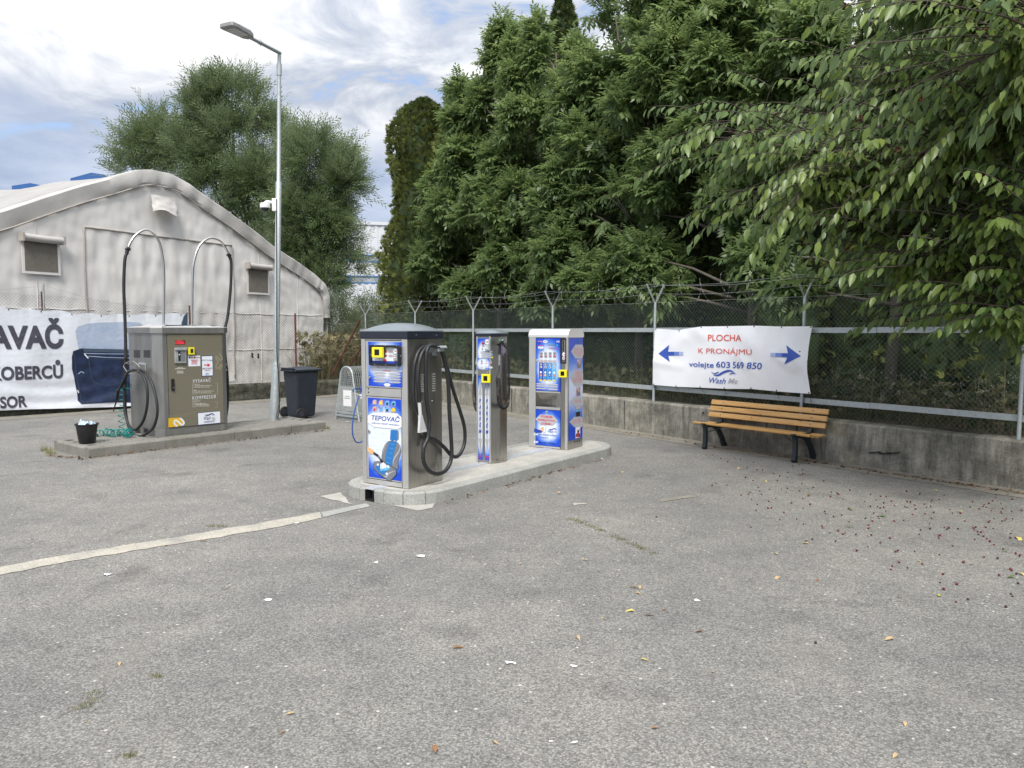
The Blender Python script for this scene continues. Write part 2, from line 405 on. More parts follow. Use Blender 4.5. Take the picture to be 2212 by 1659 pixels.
edge = ramp(n, l, v1.outputs['Distance'], [(.25, (1, 1, 1)), (.8, (.68, .68, .68))])
c0 = mixn(n, l, 1.0, agg, edge, 'MULTIPLY')
st = ramp(n, l, sp2.outputs[1], [(.982, (0, 0, 0)), (.988, (1, 1, 1))])
std = ramp(n, l, v2.outputs['Distance'], [(.3, (1, 1, 1)), (.42, (0, 0, 0))])
stm = mixn(n, l, 1.0, st, std, 'MULTIPLY')
c1 = mixn(n, l, stm, c0, (.46, .45, .42))
big = ramp(n, l, nz(.45, 5, .6), [(.3, (.80, .81, .82)), (.7, (1.22, 1.20, 1.16))])
mid = ramp(n, l, nz(3.2, 5, .7), [(.3, (.86, .86, .87)), (.7, (1.12, 1.11, 1.10))])
c2 = mixn(n, l, 1.0, c1, big, 'MULTIPLY'); c3 = mixn(n, l, 1.0, c2, mid, 'MULTIPLY')
dust = ramp(n, l, nz(.9, 6, .7, dist=.6), [(.58, (0, 0, 0)), (.76, (.35, .35, .35))])
c4 = mixn(n, l, dust, c3, (.31, .285, .245))
vcr = n('ShaderNodeTexVoronoi', feature='DISTANCE_TO_EDGE', i_Scale=.55)
wv = n('ShaderNodeVectorMath', operation='ADD'); wn = n('ShaderNodeTexNoise', i_Scale=1.6, i_Detail=6.0, i_Roughness=.7); l(tco, wn.inputs['Vector'])
l(tco, wv.inputs[0]); l(wn.outputs['Color'], wv.inputs[1]); l(wv.outputs[0], vcr.inputs['Vector'])
crk = ramp(n, l, vcr.outputs['Distance'], [(.0, (.35, .35, .35)), (.0035, (1, 1, 1))])
crm = ramp(n, l, nz(.7, 3), [(.5, (0, 0, 0)), (.58, (.8, .8, .8))])
crk2 = mixn(n, l, crm, (1, 1, 1), crk)
c5 = mixn(n, l, 1.0, c4, crk2, 'MULTIPLY')
oil = ramp(n, l, nz(1.7, 4, .5), [(.60, (1, 1, 1)), (.74, (.70, .70, .70))])
c6 = mixn(n, l, 1.0, c5, oil, 'MULTIPLY')
l(c6, b.inputs['Base Color']); b.inputs['Roughness'].default_value = .85; b.inputs['Specular IOR Level'].default_value = .25
hh = mixn(n, l, .5, edge, agg); bp = n('ShaderNodeBump', i_Strength=.55, i_Distance=.006); l(hh, bp.inputs['Height']); l(bp.outputs[0], b.inputs['Normal'])
g = MB(); g.add([(-400, -60, 0), (400, -60, 0), (400, 700, 0), (-400, 700, 0)], [(0, 1, 2, 3)])
props(g.build('ground', asphalt), kind='structure')

def concrete_mat(name, base, dark, streak=0.0, moss=None, bumpd=.01, sc=1.0):
    m, nt, n, b, l = node_mat(name); t = n('ShaderNodeTexCoord').outputs['Object']
    def nz(scale, det=6, rough=.65, st=(1, 1, 1)):
        mp = n('ShaderNodeMapping'); mp.inputs['Scale'].default_value = st; l(t, mp.inputs[0])
        q = n('ShaderNodeTexNoise', i_Scale=scale, i_Detail=det, i_Roughness=rough); l(mp.outputs[0], q.inputs['Vector']); return q.outputs[0]
    c = ramp(n, l, nz(3.5 * sc), [(.3, dark), (.7, base)])
    f = ramp(n, l, nz(55, 3), [(.3, (.8, .8, .8)), (.7, (1.15, 1.15, 1.15))]); c = mixn(n, l, 1.0, c, f, 'MULTIPLY')
    if streak:
        s_ = ramp(n, l, nz(2.6, 8, .8, (3.4, 1, .55)), [(.34, (.30, .30, .295)), (.5, (.85, .84, .82)), (.66, (1.3, 1.27, 1.2))]); c = mixn(n, l, streak, c, s_, 'MULTIPLY')
        s2 = ramp(n, l, nz(1.3, 8, .75, (1, 1, 1.3)), [(.36, (.40, .40, .38)), (.60, (1.1, 1.08, 1.02))]); c = mixn(n, l, streak, c, s2, 'MULTIPLY')
    if moss:
        mm = ramp(n, l, nz(1.3, 5, .7), [(.58, (0, 0, 0)), (.7, (.6, .6, .6))]); c = mixn(n, l, mm, c, moss)
    l(c, b.inputs['Base Color']); b.inputs['Roughness'].default_value = .9; b.inputs['Specular IOR Level'].default_value = .2
    bp = n('ShaderNodeBump', i_Strength=.6, i_Distance=bumpd); l(nz(28, 6, .7), bp.inputs['Height']); l(bp.outputs[0], b.inputs['Normal'])
    return m
conc_wall = concrete_mat('weathered_concrete', (.40, .39, .36), (.22, .215, .195), .9, (.16, .14, .06), .012)
conc_wall2 = concrete_mat('mossy_concrete', (.15, .15, .125), (.035, .037, .03), .6, (.05, .06, .02), .03, 2.2)
conc_kerb = concrete_mat('pale_kerb_concrete', (.37, .375, .35), (.27, .27, .255), 0, None, .004)
conc_kerb2 = concrete_mat('old_kerb_concrete', (.25, .24, .215), (.16, .155, .135), 0, (.12, .115, .06), .005)
conc_slab = concrete_mat('slab_concrete', (.46, .445, .41), (.33, .32, .29), 0, None, .004)
conc_strip = concrete_mat('gutter_concrete', (.27, .25, .21), (.17, .16, .135), 0, None, .008)
paver_m = concrete_mat('paver_concrete', (.27, .26, .24), (.18, .175, .155), 0, None, .004)
paint, nt, n, b, l = node_mat('worn_road_paint')
t_ = n('ShaderNodeTexCoord').outputs['Object']
q1 = n('ShaderNodeTexNoise', i_Scale=3.0, i_Detail=8.0, i_Roughness=.8); l(t_, q1.inputs['Vector'])
q2 = n('ShaderNodeTexNoise', i_Scale=60.0, i_Detail=3.0); l(t_, q2.inputs['Vector'])
pc = mixn(n, l, 1.0, ramp(n, l, q1.outputs[0], [(.36, (.27, .26, .24)), (.46, (.38, .355, .30)), (.7, (.50, .465, .39))]), ramp(n, l, q2.outputs[0], [(.3, (.7, .7, .7)), (.6, (1.05, 1.05, 1.05))]), 'MULTIPLY')
l(pc, b.inputs['Base Color']); b.inputs['Roughness'].default_value = .8

def ragged(pts, step, amp, z):
    """flat outline with a worn edge"""
    out = []
    for i in range(len(pts)):
        a, c = Vector(pts[i]), Vector(pts[(i + 1) % len(pts)]); k = max(1, int((c - a).length / step))
        for j in range(k):
            p = a.lerp(c, j / k); out.append((p.x + noise.noise(p * 9) * amp * 2, p.y + noise.noise(p * 9 + Vector((5, 5, 5))) * amp * 2, z))
    return out
def sheet(name, pts, mat, z, amp=.012, kind='structure', step=.05, parent=None):
    mb = MB(); o = ragged([(p[0], p[1], 0) for p in pts], step, amp, z); mb.add(o, [tuple(range(len(o)))]); ob = mb.build(name, mat, parent)
    if kind: props(ob, kind=kind)
    return ob
P2 = lambda *p: tuple(at(*p))[:2]
sheet('road_line', [P2(-60, 1237), P2(-60, 1255), P2(150, 1213), P2(400, 1173), P2(600, 1140), P2(694, 1119), P2(692, 1107), P2(560, 1131), P2(400, 1158), P2(150, 1198)], paint, .004)
sheet('road_line', [P2(694, 1107), P2(698, 1118), P2(800, 1094), P2(792, 1088)], conc_kerb, .004, .006)
sheet('ground_patch', [P2(690, 1073), P2(735, 1064), P2(760, 1090), P2(735, 1084)], conc_slab, .004)
sheet('ground_patch', [P2(850, 1093), P2(940, 1088), P2(934, 1098), P2(905, 1104)], conc_slab, .004)
sheet('ground_patch', [P2(1240, 1088), P2(1262, 1086), P2(1268, 1090), P2(1244, 1092)], paint, .004, .03)
sheet('ground_patch', [P2(1425, 1080), P2(1495, 1070), P2(1500, 1074), P2(1430, 1085)], conc_strip, .004, .03)

# ================================================================ RIGHT: RETAINING WALL, FENCE
B0, B1 = at(2212, 1060), at(998, 875)
fx = (B0 - B1).normalized(); FDEG = math.degrees(math.atan2(fx.y, fx.x))
MF = frame(B0, FDEG)                     # x runs from the far end towards the camera's right, y away behind the wall
S_FAR, S_NEAR = hit((786, 780), MF, 1, .1).x - .3, 4.6
WH = .495
rw = thing('retaining_wall', 'long low stained concrete retaining wall under the wire fence behind the bench', 'wall', M=MF)
mb = MB(); nn = 150
for k in range(nn):                      # front face slightly uneven, crumbly upper arris
    a, c = S_FAR + (S_NEAR - S_FAR) * k / nn, S_FAR + (S_NEAR - S_FAR) * (k + 1) / nn
    def pr(s_):
        h = WH + .012 * noise.noise(Vector((s_ * 2, 1, 0))) + .006 * noise.noise(Vector((s_ * 14, 3, 0))); y = .012 * noise.noise(Vector((s_ * 1.3, 7, 0)))
        return [(s_, y, -.05), (s_, y + .004 * noise.noise(Vector((s_ * 9, 0, 1))), h * .55), (s_, y + .003, h - .02), (s_, y + .018 + .01 * noise.noise(Vector((s_ * 20, 0, 2))), h), (s_, .24, h + .005), (s_, .24, -.05)]
    A, C = pr(a), pr(c); mb.add(A + C, [(i, i + 6, i + 7, i + 1) for i in range(5)])
mb.build('wall_face', conc_wall, rw)
mb = MB()
for s_ in (-8.9, -5.75, -2.6, .55): mb.box(s_, -.006, .01, s_ + .012, .004, WH - .03)
for s_, z_ in ((-1.62, .17), (-1.5, .175), (-1.4, .19)): mb.beam((s_, -.014, z_), (s_ + .14, -.014, z_ + .03), .012, .014)
for s_, z_ in ((-4.12, .42), (-3.6, .40)): mb.cbox((s_, -.008, z_), (.02, .02, .02))
mb.build('joint', black_plastic, rw)
sheet('pavement_strip', [tuple((MF @ Vector(p)))[:2] for p in ((S_FAR, -.36, 0), (S_NEAR, -.42, 0), (S_NEAR, .02, 0), (S_FAR, .02, 0))], conc_strip, .004, .02, step=.12)
soil = pbr('dry_soil', (.075, .055, .035), .95, var=(3, .5), bump=(9, .8, .05))
mb = MB()
mb.grid(lambda u, v: MF @ Vector((S_FAR + (S_NEAR + 8 - S_FAR) * u, .2 + 7.5 * v ** 1.5, WH - .01 + .05 * noise.noise(Vector((u * 40, v * 9, 0))) + .15 * v)), 90, 10)
props(mb.build('ground_bank', soil), kind='structure')

fe = thing('wire_fence', 'tall wire mesh fence with razor coil and two steel rails on the retaining wall', 'fence', M=MF)
posts = [hit((px, 760), MF, 1, .1).x for px in (2209, 1734, 1413, 1193, 1022, 897, 790)] + [2.35]
FT = 2.03
fork_tops = []
for s_ in posts:
    mb = MB(); lean = .012; mb.tube([(s_, .1, WH - .08), (s_ + lean, .1, FT)], .021, 10)
    p = mb.build('post', galv, fe, smooth='auto')
    for sg in (-1, 1):
        a = MB(); e = (s_ + lean + sg * .02, .1 + sg * .17, FT + .27); a.beam((s_ + lean, .1, FT - .03), e, .028, .006, up=(1, 0, 0)); a.build('fork_arm', galv, p)
def rail(z, name, segs):
    for k in range(len(segs) - 1):
        a, c = segs[k], segs[k + 1]; mb = MB(); zj = z + random.uniform(-.004, .004)
        for (x0, y0, z0, x1, y1, z1) in ((a + .003, .128, zj - .033, c - .003, .134, zj + .033), (a + .003, .1345, zj + .029, c - .003, .16, zj + .033), (a + .003, .1345, zj - .033, c - .003, .16, zj - .029)):
            mb.box(x0, y0, z0, x1, y1, z1)
        r = mb.build(name, galv, fe); h = MB(); q = a + .1
        while q < c - .1:
            h.cbox((q, .1265, zj + random.uniform(-.012, .012)), (.008, .003, .008)); q += random.uniform(.35, .7)
        h.build('rivet', dark_iron, r)
segs = sorted(posts); segs = [S_FAR] + segs + [S_NEAR]
rs = [S_FAR, posts[5], posts[4] + .02, posts[3] + .8, posts[2], posts[1] + .02, posts[0] - 1.55, posts[0] + .02, 2.35, S_NEAR]
rail(1.6, 'upper_rail', rs); rail(.705, 'lower_rail', [S_FAR, posts[5], posts[4] + .02, posts[3], posts[2], posts[1], posts[0] - 1.6, posts[0], 2.35, S_NEAR])
def chainlink(parent, s0, s1, zb, zt, y, p=.03, r=.0013, mat=None):
    """woven wires: every wire a zigzag that hooks its neighbours"""
    V, Q = [], []; nw = int((s1 - s0) / p); base = 0
    for i in range(nw):
        x = s0 + i * p; b_, t_ = (zb(x) if callable(zb) else zb), (zt(x) if callable(zt) else zt); nl = int((t_ - b_) / p)
        j = np.arange(nl + 1); ph = np.where((j + i) % 2 == 0, 1.0, -1.0)
        wob = .010 * math.sin(x * 1.9) + .008 * math.sin(x * 5.3)
        P = np.stack([x + ph * (p / 2 + .001), y + wob * np.sin(j * .08) + ph * .0018, b_ + j * p], 1)
        ring = np.array([[r, 0, 0], [-r * .5, r * .87, 0], [-r * .5, -r * .87, 0]])
        V.append((P[:, None, :] + ring[None]).reshape(-1, 3)); q = []
        for k in range(3): k2 = (k + 1) % 3; a = np.arange(nl) * 3; q.append(np.stack([a + k, a + k2, a + 3 + k2, a + 3 + k], 1))
        Q.append(np.concatenate(q) + base); base += 3 * (nl + 1)
    o = fast_mesh('wire_mesh', np.concatenate(V), np.concatenate(Q), mat, parent); o['kind'] = 'stuff'; return o
mesh_wire = pbr('mesh_wire', (.20, .25, .23), .5, .3)
chainlink(fe, S_FAR, S_NEAR, WH + .01, FT - .02, .17, r=.0017, mat=mesh_wire)
mb = MB()
for z_, yy in ((FT - .005, .17), (FT + .26, -.07), (FT + .26, .27), (FT + .13, .02)):
    pts = []
    for a, c in zip(segs[:-1], segs[1:]):
        for k in range(6):
            t = k / 6; pts.append((a + (c - a) * t, yy, z_ - .05 * math.sin(math.pi * t) * (z_ > FT)))
    pts.append((S_NEAR, yy, z_)); mb.tube(pts, .0022, 4)
mb.build('strand_wire', galv_dull, fe)
# razor coil: loose rings with barbs
mb = MB(); x = S_FAR; hp = []
L_ = 13.2; turns = 30
for q in range(turns * 22):
    t = q / (turns * 22); a = 2 * math.pi * q / 22; s_ = S_FAR + L_ * t; rr = .20 + .11 * noise.noise(Vector((t * 60, 0, 0)))
    hp.append(Vector((s_ + .10 * math.sin(a * .5 + t * 50) * .6, .1 + rr * .8 * math.cos(a), FT + .17 + rr * math.sin(a))))
mb.tube(hp, .0013, 3, cap=False)
for i in range(0, len(hp), 1):
    p = hp[i]; t = (hp[min(i + 1, len(hp) - 1)] - hp[max(i - 1, 0)]).normalized(); w = t.orthogonal().normalized() * .007
    if i % 2: continue
    mb.add([p - t * .012 - w * .2, p + w, p + t * .012 - w * .2, p - w], [(0, 1, 2, 3)])
o = mb.build('razor_coil', pbr('dull_razor_wire', (.24, .25, .25), .6, .4), fe, kind='stuff')

# ---- vinyl banner on that fence
def vinyl(name, c):
    return pbr(name, c, .5, var=(2.2, .05), bump=(5, .25, .02))
banner_w = vinyl('white_vinyl', (.80, .82, .86))
bn = thing('banner', 'white vinyl banner with red and blue rental text and two blue arrows', 'banner', M=MF)
YB = .055
def fpix(z):
    def f(X, Y): h = hit(z(X, Y), MF, 1, YB); return (h.x, h.z)
    return f
fp = fpix(Z5)
topc = [fp(*q) for q in ((190, 277), (420, 292), (640, 258), (890, 254), (1150, 250), (1420, 258), (1705, 255))]
botc = [fp(*q) for q in ((172, 818), (388, 836), (622, 845), (860, 856), (1120, 858), (1370, 882), (1688, 905))]
def lerpc(c, u):
    f = u * (len(c) - 1); i = min(int(f), len(c) - 2); t = f - i; return (c[i][0] + (c[i + 1][0] - c[i][0]) * t, c[i][1] + (c[i + 1][1] - c[i][1]) * t)
sL, sR = topc[0][0], topc[-1][0]
def wr1(s_, z_):
    u = (s_ - sL) / (sR - sL); y = .012 * noise.noise(Vector((s_ * 2.0, z_ * 1.2, 0)))
    for (u0, z0, u1, z1, w, a) in ((.30, 1.62, .16, 1.35, .05, .016), (.60, 1.62, .74, 1.2, .05, .016), (.46, 1.6, .44, 1.3, .03, .008), (.86, 1.35, .98, 1.08, .04, .028), (.80, 1.28, .90, 1.10, .025, .018), (.04, 1.25, .03, .98, .05, .018), (.58, 1.25, .68, 1.04, .03, .012), (.0, 1.12, .2, 1.06, .03, .012), (.30, 1.6, .40, 1.45, .04, .01)):
        d = Vector((u1 - u0, (z1 - z0) / 2.3)); p = Vector((u - u0, (z_ - z0) / 2.3)); t = max(0, min(1, p.dot(d) / d.length_squared)); q = (p - d * t).length
        y -= a * math.exp(-(q / w) ** 2) * (1 - abs(2 * t - 1) * .5)
    return y
def b1(u, v):
    a, c = lerpc(botc, u), lerpc(topc, u); s_, z_ = a[0] + (c[0] - a[0]) * v, a[1] + (c[1] - a[1]) * v
    s_ -= .035 * math.sin(math.pi * v) * max(0, (u - .9) / .1) + .03 * (1 - v) * v * 3 * max(0, (u - .93) / .07)
    return Vector((s_, YB + wr1(s_, z_), z_))
mb = MB(); mb.grid(b1, 200, 90)
mb.build('cloth', banner_w, bn, smooth=True)
D = Decal(lambda s_, z_, l_: Vector((s_, YB + wr1(s_, z_) - .0045 - l_ * .0007, z_)), fp); D.maxe = .022
bred = pbr('banner_red', (.66, .10, .07), .5); bblue = pbr('banner_blue', (.035, .09, .42), .5); bblue2 = pbr('banner_blue_fade', (.14, .22, .58), .5); bblue3 = pbr('banner_blue_pale', (.38, .45, .72), .5); bgrey = pbr('banner_grey', (.42, .42, .47), .5); bnavy = pbr('banner_navy', (.02, .05, .20), .5)
D.text('PLOCHA', 708, 332, 1030, 398, bred, bold=.008); D.text('K PRONÁJMU', 612, 462, 1130, 528, bred, bold=0.0)
D.text('volejte', 520, 590, 760, 653, bblue, bold=.012); D.text('603', 783, 590, 918, 655, bblue, bold=.012); D.text('569', 945, 592, 1053, 662, bblue, bold=.012); D.text('850', 1083, 598, 1224, 668, bblue, shear=.12, bold=.012)
D.poly([(233, 518), (333, 433), (322, 500), (322, 537), (341, 598)], bblue); D.poly([(320, 500), (380, 500), (380, 536), (320, 537)], bblue); D.poly([(380, 500), (425, 500), (425, 536), (380, 536)], bblue2); D.poly([(425, 500), (465, 501), (465, 535), (425, 536)], bblue3)
D.poly([(1601, 542), (1462, 438), (1482, 514), (1474, 556), (1447, 622)], bblue); D.poly([(1420, 513), (1483, 514), (1476, 554), (1420, 552)], bblue); D.poly([(1360, 511), (1420, 513), (1420, 552), (1360, 549)], bblue2); D.poly([(1310, 509), (1360, 511), (1360, 549), (1310, 546)], bblue3)
def washme(D, x0, y0, x1, y1, a, c, w, k=.55):
    """wave mark over brush lettering"""
    X = lambda u: x0 + (x1 - x0) * u
    Y = lambda v: y0 + (y1 - y0) * v
    D.stroke([(X(.05), Y(.10)), (X(.18), Y(.24)), (X(.30), Y(.14)), (X(.34), Y(.12))], w * .8, a, taper=True)
    D.stroke([(X(.12), Y(.33)), (X(.30), Y(.36)), (X(.52), Y(.12)), (X(.74), Y(.02)), (X(.92), Y(.2))], w * 1.5, a, taper=True)
    D.stroke([(X(.70), Y(.33)), (X(.80), Y(.2)), (X(.96), Y(.28))], w * .7, a, taper=True)
    D.text('Wash', X(0), Y(k - .06), X(.58), Y(1), a, shear=.35, bold=.006); D.text('Me', X(.66), Y(k), X(1), Y(1), c, shear=.35, bold=.006)
washme(D, 718, 680, 990, 808, bblue, bgrey, .022)
D.build('lettering', bn)
mb = MB()
for c in (topc, botc):
    for k in range(7):
        p = lerpc(c, .008 + k / 6 * .984); zz = p[1] + (-.012 if c is topc else .012); y = YB + wr1(p[0], zz) - .004
        mb.lathe([(.009, -.002), (.009, .002)], 10, Matrix.Translation((p[0], y, zz)) @ Matrix.Rotation(math.pi / 2, 4, 'X'))
for q in ((183, 480), (181, 552), (1587, 497), (1660, 592)):
    p = fp(*q); mb.lathe([(.008, -.002), (.008, .002)], 10, Matrix.Translation((p[0], YB + wr1(*p) - .004, p[1])) @ Matrix.Rotation(math.pi / 2, 4, 'X'))
mb.build('eyelet', dark_iron, bn)
mb = MB()
for k in range(7):
    for c, dz in ((topc, .05), (botc, -.13)):
        p = lerpc(c, .008 + k / 6 * .984); mb.tube([(p[0], YB + wr1(*p) - .004, p[1]), (p[0] + random.uniform(-.03, .03), .125, p[1] + dz * random.uniform(.3, .9))], .0025, 4)
mb.build('tie_wire', black_plastic, bn)

# ================================================================ BENCH
BL, BR = at(1522, 970), at(1715.6, 999)
bx = (BR - BL).normalized(); MBn = frame(BL, math.degrees(math.atan2(bx.y, bx.x)))
LEN = (BR - BL).length
be = thing('park_bench', 'varnished orange wooden bench with black cast iron legs in front of the low concrete wall', 'bench', M=MBn)
wood, nt, n, b, l = node_mat('varnished_pine')
t_ = n('ShaderNodeTexCoord').outputs['Object']; mp = n('ShaderNodeMapping'); mp.inputs['Scale'].default_value = (.8, 14, 14); l(t_, mp.inputs[0])
q1 = n('ShaderNodeTexNoise', i_Scale=3.0, i_Detail=6.0, i_Distortion=.8); l(mp.outputs[0], q1.inputs['Vector'])
q2 = n('ShaderNodeTexNoise', i_Scale=5.0, i_Detail=5.0); l(t_, q2.inputs['Vector'])
vk = n('ShaderNodeTexVoronoi', i_Scale=5.5); l(t_, vk.inputs['Vector'])
wc = ramp(n, l, q1.outputs[0], [(.3, (.46, .24, .07)), (.6, (.60, .35, .12)), (.8, (.64, .41, .17))])
wc = mixn(n, l, ramp(n, l, q2.outputs[0], [(.6, (0, 0, 0)), (.72, (.6, .6, .6))]), wc, (.48, .38, .22))
wc = mixn(n, l, ramp(n, l, vk.outputs['Distance'], [(.05, (.75, .75, .75)), (.09, (0, 0, 0))]), wc, (.17, .06, .02))
l(wc, b.inputs['Base Color']); b.inputs['Roughness'].default_value = .42
OV = .20
zs = .355
def back_pt(h): return (.33 + .10 * h / .28, .40 + h)          # (y, z) up the reclined back
for k in range(3):
    h = .035 + k * .083; y, z = back_pt(h); a = math.atan2(.28, .10); mb = MB()
    M_ = Matrix.Translation((0, y, z)) @ Matrix.Rotation(a - math.pi / 2, 4, 'X')
    mb.box(-OV, -.014, -.0335, LEN + OV, .014, .0335, M_); sl = mb.build('back_slat', wood, be, bevel=.006)
    h_ = MB()
    for xx in (.0, LEN): h_.lathe([(.007, -.002), (.007, .003)], 8, M_ @ Matrix.Translation((xx, -.014, 0)) @ Matrix.Rotation(math.pi / 2, 4, 'X'))
    h_.build('bolt', dark_iron, sl)
for k in range(5):
    y = -.01 + k * .078; mb = MB(); z = zs - .012 - .015 * math.sin(math.pi * min(k, 4) / 4) - .006 * k
    mb.box(-OV, y, z - .012, LEN + OV, y + .058, z + .014); mb.build('seat_slat', wood, be, bevel=.006)
def strip(mb, path, w, th):
    """flat bar of width w(x) following a (y,z) path with varying thickness"""
    P = catmull([Vector((0, p[0], p[1])) for p in path], 5); n_ = len(P); T = catmull([Vector((p[2], 0, 0)) for p in path], 5)
    vs = []
    for i, p in enumerate(P):
        t = (P[min(i + 1, n_ - 1)] - P[max(0, i - 1)]).normalized(); nn_ = Vector((0, -t.z, t.y)) * T[i].x / 2
        for sx_ in (-w / 2, w / 2):
            for sg in (-1, 1): vs.append(p + nn_ * sg + Vector((sx_, 0, 0)))
    fs = []
    for i in range(n_ - 1):
        a, c = 4 * i, 4 * i + 4
        fs += [(a, a + 1, c + 1, c), (a + 2, c + 2, c + 3, a + 3), (a, c, c + 2, a + 2), (a + 1, a + 3, c + 3, c + 1)]
    fs += [(0, 2, 3, 1), (4 * n_ - 4, 4 * n_ - 3, 4 * n_ - 1, 4 * n_ - 2)]
    mb.add(vs, fs)
for xx in (.0, LEN):
    M_ = Matrix.Translation((xx, 0, 0))
    mb = MB(); strip(mb, [(-.02, 0, .075), (.0, .02, .06), (.012, .12, .045), (.012, .24, .042), (.0, .31, .05)], .05, .05); mb.build('front_leg', dark_iron, be, bevel=.004, M=M_)
    mb = MB(); strip(mb, [(.44, 0, .09), (.415, .03, .065), (.36, .14, .05), (.27, .25, .05), (.14, .315, .045)], .05, .05); mb.build('rear_leg', dark_iron, be, bevel=.004, M=M_)
    mb = MB(); strip(mb, [(-.06, .345, .02), (.03, .318, .05), (.16, .315, .04), (.28, .32, .04), (.345, .37, .03), (.36, .45, .028), (.40, .54, .026), (.435, .64, .02)], .045, .04)
    mb.build('seat_bracket', dark_iron, be, bevel=.003, M=M_)
    mb = MB(); strip(mb, [(.24, .30, .018), (.33, .27, .018), (.38, .33, .018), (.355, .41, .018)], .03, .02); mb.build('scroll', dark_iron, be, M=M_)
mb = MB(); mb.tube([(.0, .03, .22), (.26, .10, .33)], .006, 6); mb.tube([(LEN, .03, .22), (LEN - .26, .10, .33)], .006, 6); mb.box(LEN * .52, .05, .315, LEN * .52 + .02, .37, .322); mb.box(LEN * .52, .36, .32, LEN * .52 + .02, .366, .47); mb.build('brace', dark_iron, be)

# ================================================================ CENTRE ISLAND
O = at(793.5, 1056.7, .12); O.z = 0
MI = frame(O, -36.0)                      # x across the island (towards the fence), y along it (away)
ISL = dict(x0=-.54, x1=.575, y0=.03, y1=4.02, r=.40, h=.12)
isl = thing('kerbed_island', 'pale concrete island with rounded ends and steel drain slot carrying three blue vending machines', 'traffic island', M=MI)
def rr_outline(x0, x1, y0, y1, r, k=6, rfar=None):
    pts = []; rf = rfar or r
    for (cx, cy, a0, R_) in ((x1 - r, y0 + r, -90, r), (x1 - rf, y1 - rf, 0, rf), (x0 + rf, y1 - rf, 90, rf), (x0 + r, y0 + r, 180, r)):
        for i in range(k + 1): a = math.radians(a0 + 90 * i / k); pts.append((cx + R_ * math.cos(a), cy + R_ * math.sin(a)))
    return pts
def kerb_ring(parent, outer, inner, h, mat, groups, ch=.012, closed=True, topdrop=0):
    """each kerb stone its own object: groups = lists of consecutive outline indices"""
    for gidx in groups:
        mb = MB(); n_ = len(gidx); vs = []
        for j, i in enumerate(gidx):
            o, q = Vector((*outer[i], 0)), Vector((*inner[i], 0)); d = (q - o).normalized()
            nx = Vector((*outer[gidx[min(j + 1, n_ - 1)]], 0)) - Vector((*outer[gidx[max(j - 1, 0)]], 0)); e = nx.normalized() * (.0025 if j == 0 else (-.0025 if j == n_ - 1 else 0))
            for p, z in ((o, -.03), (o, h - ch * 1.3), (o + d * ch * 1.3, h), (q, h), (q, -.03)): vs.append(Vector((p.x + e.x, p.y + e.y, z)))
        fs = [(5 * i + k, 5 * i + 5 + k, 5 * i + 6 + k, 5 * i + 1 + k) for i in range(n_ - 1) for k in range(4)]
        fs += [(0, 1, 2, 3, 4), tuple(5 * (n_ - 1) + k for k in (4, 3, 2, 1, 0))]
        mb.add(vs, fs); mb.build('kerb_stone', mat, parent, bevel=.003)
def densify(o_, i_, mx):
    O_, I_, marks = [], [], []
    n_ = len(o_)
    for i in range(n_):
        a, c = Vector(o_[i]), Vector(o_[(i + 1) % n_]); p, q = Vector(i_[i]), Vector(i_[(i + 1) % n_]); k = max(1, round((c - a).length / mx))
        for j in range(k): O_.append(tuple(a.lerp(c, j / k))); I_.append(tuple(p.lerp(q, j / k)))
    return O_, I_
outer = rr_outline(ISL['x0'], ISL['x1'], ISL['y0'], ISL['y1'], ISL['r'], 6, .5)
inner = rr_outline(ISL['x0'] + .11, ISL['x1'] - .11, ISL['y0'] + .11, ISL['y1'] - .11, ISL['r'] - .11, 6, .39)
DO, DI = densify(outer, inner, 1.0)
nD = len(DO)
front = [i for i in range(nD) if DO[i][1] < ISL['y0'] + .001]         # the two ends of the front edge
groups = []; i = 0
seq = list(range(nD)) + [0]
while i < nD:
    a, c = DO[seq[i]], DO[seq[i + 1]]; dl = math.hypot(c[0] - a[0], c[1] - a[1]); j = i + 1
    while j < nD and dl < .2 and math.hypot(DO[seq[j + 1]][0] - DO[seq[j]][0], DO[seq[j + 1]][1] - DO[seq[j]][1]) < .3:
        dl += math.hypot(DO[seq[j + 1]][0] - DO[seq[j]][0], DO[seq[j + 1]][1] - DO[seq[j]][1]); j += 1
    if abs(a[1] - ISL['y0']) < .001 and abs(c[1] - ISL['y0']) < .001: i = j; continue      # front edge laid by hand round the channel
    groups.append(seq[i:j + 1]); i = j
kerb_ring(isl, DO, DI, ISL['h'], conc_kerb, groups)
def kstone(x0, x1):
    y0 = ISL['y0']; ch = .015; mb = MB(); vs = []
    for x in (x0 + .002, x1 - .002): vs += [(x, y0, -.03), (x, y0, ISL['h'] - ch), (x, y0 + ch, ISL['h']), (x, y0 + .11, ISL['h']), (x, y0 + .11, -.03)]
    mb.add(vs, [(k, k + 5, k + 6, k + 1) for k in range(4)] + [(0, 1, 2, 3, 4), (9, 8, 7, 6, 5)]); mb.build('kerb_stone', conc_kerb, isl, bevel=.003)
kstone(ISL['x0'] + ISL['r'], -.065); kstone(.055, ISL['x1'] - ISL['r'])
slab_o = [(p[0], p[1]) for p in inner]
mb = MB()
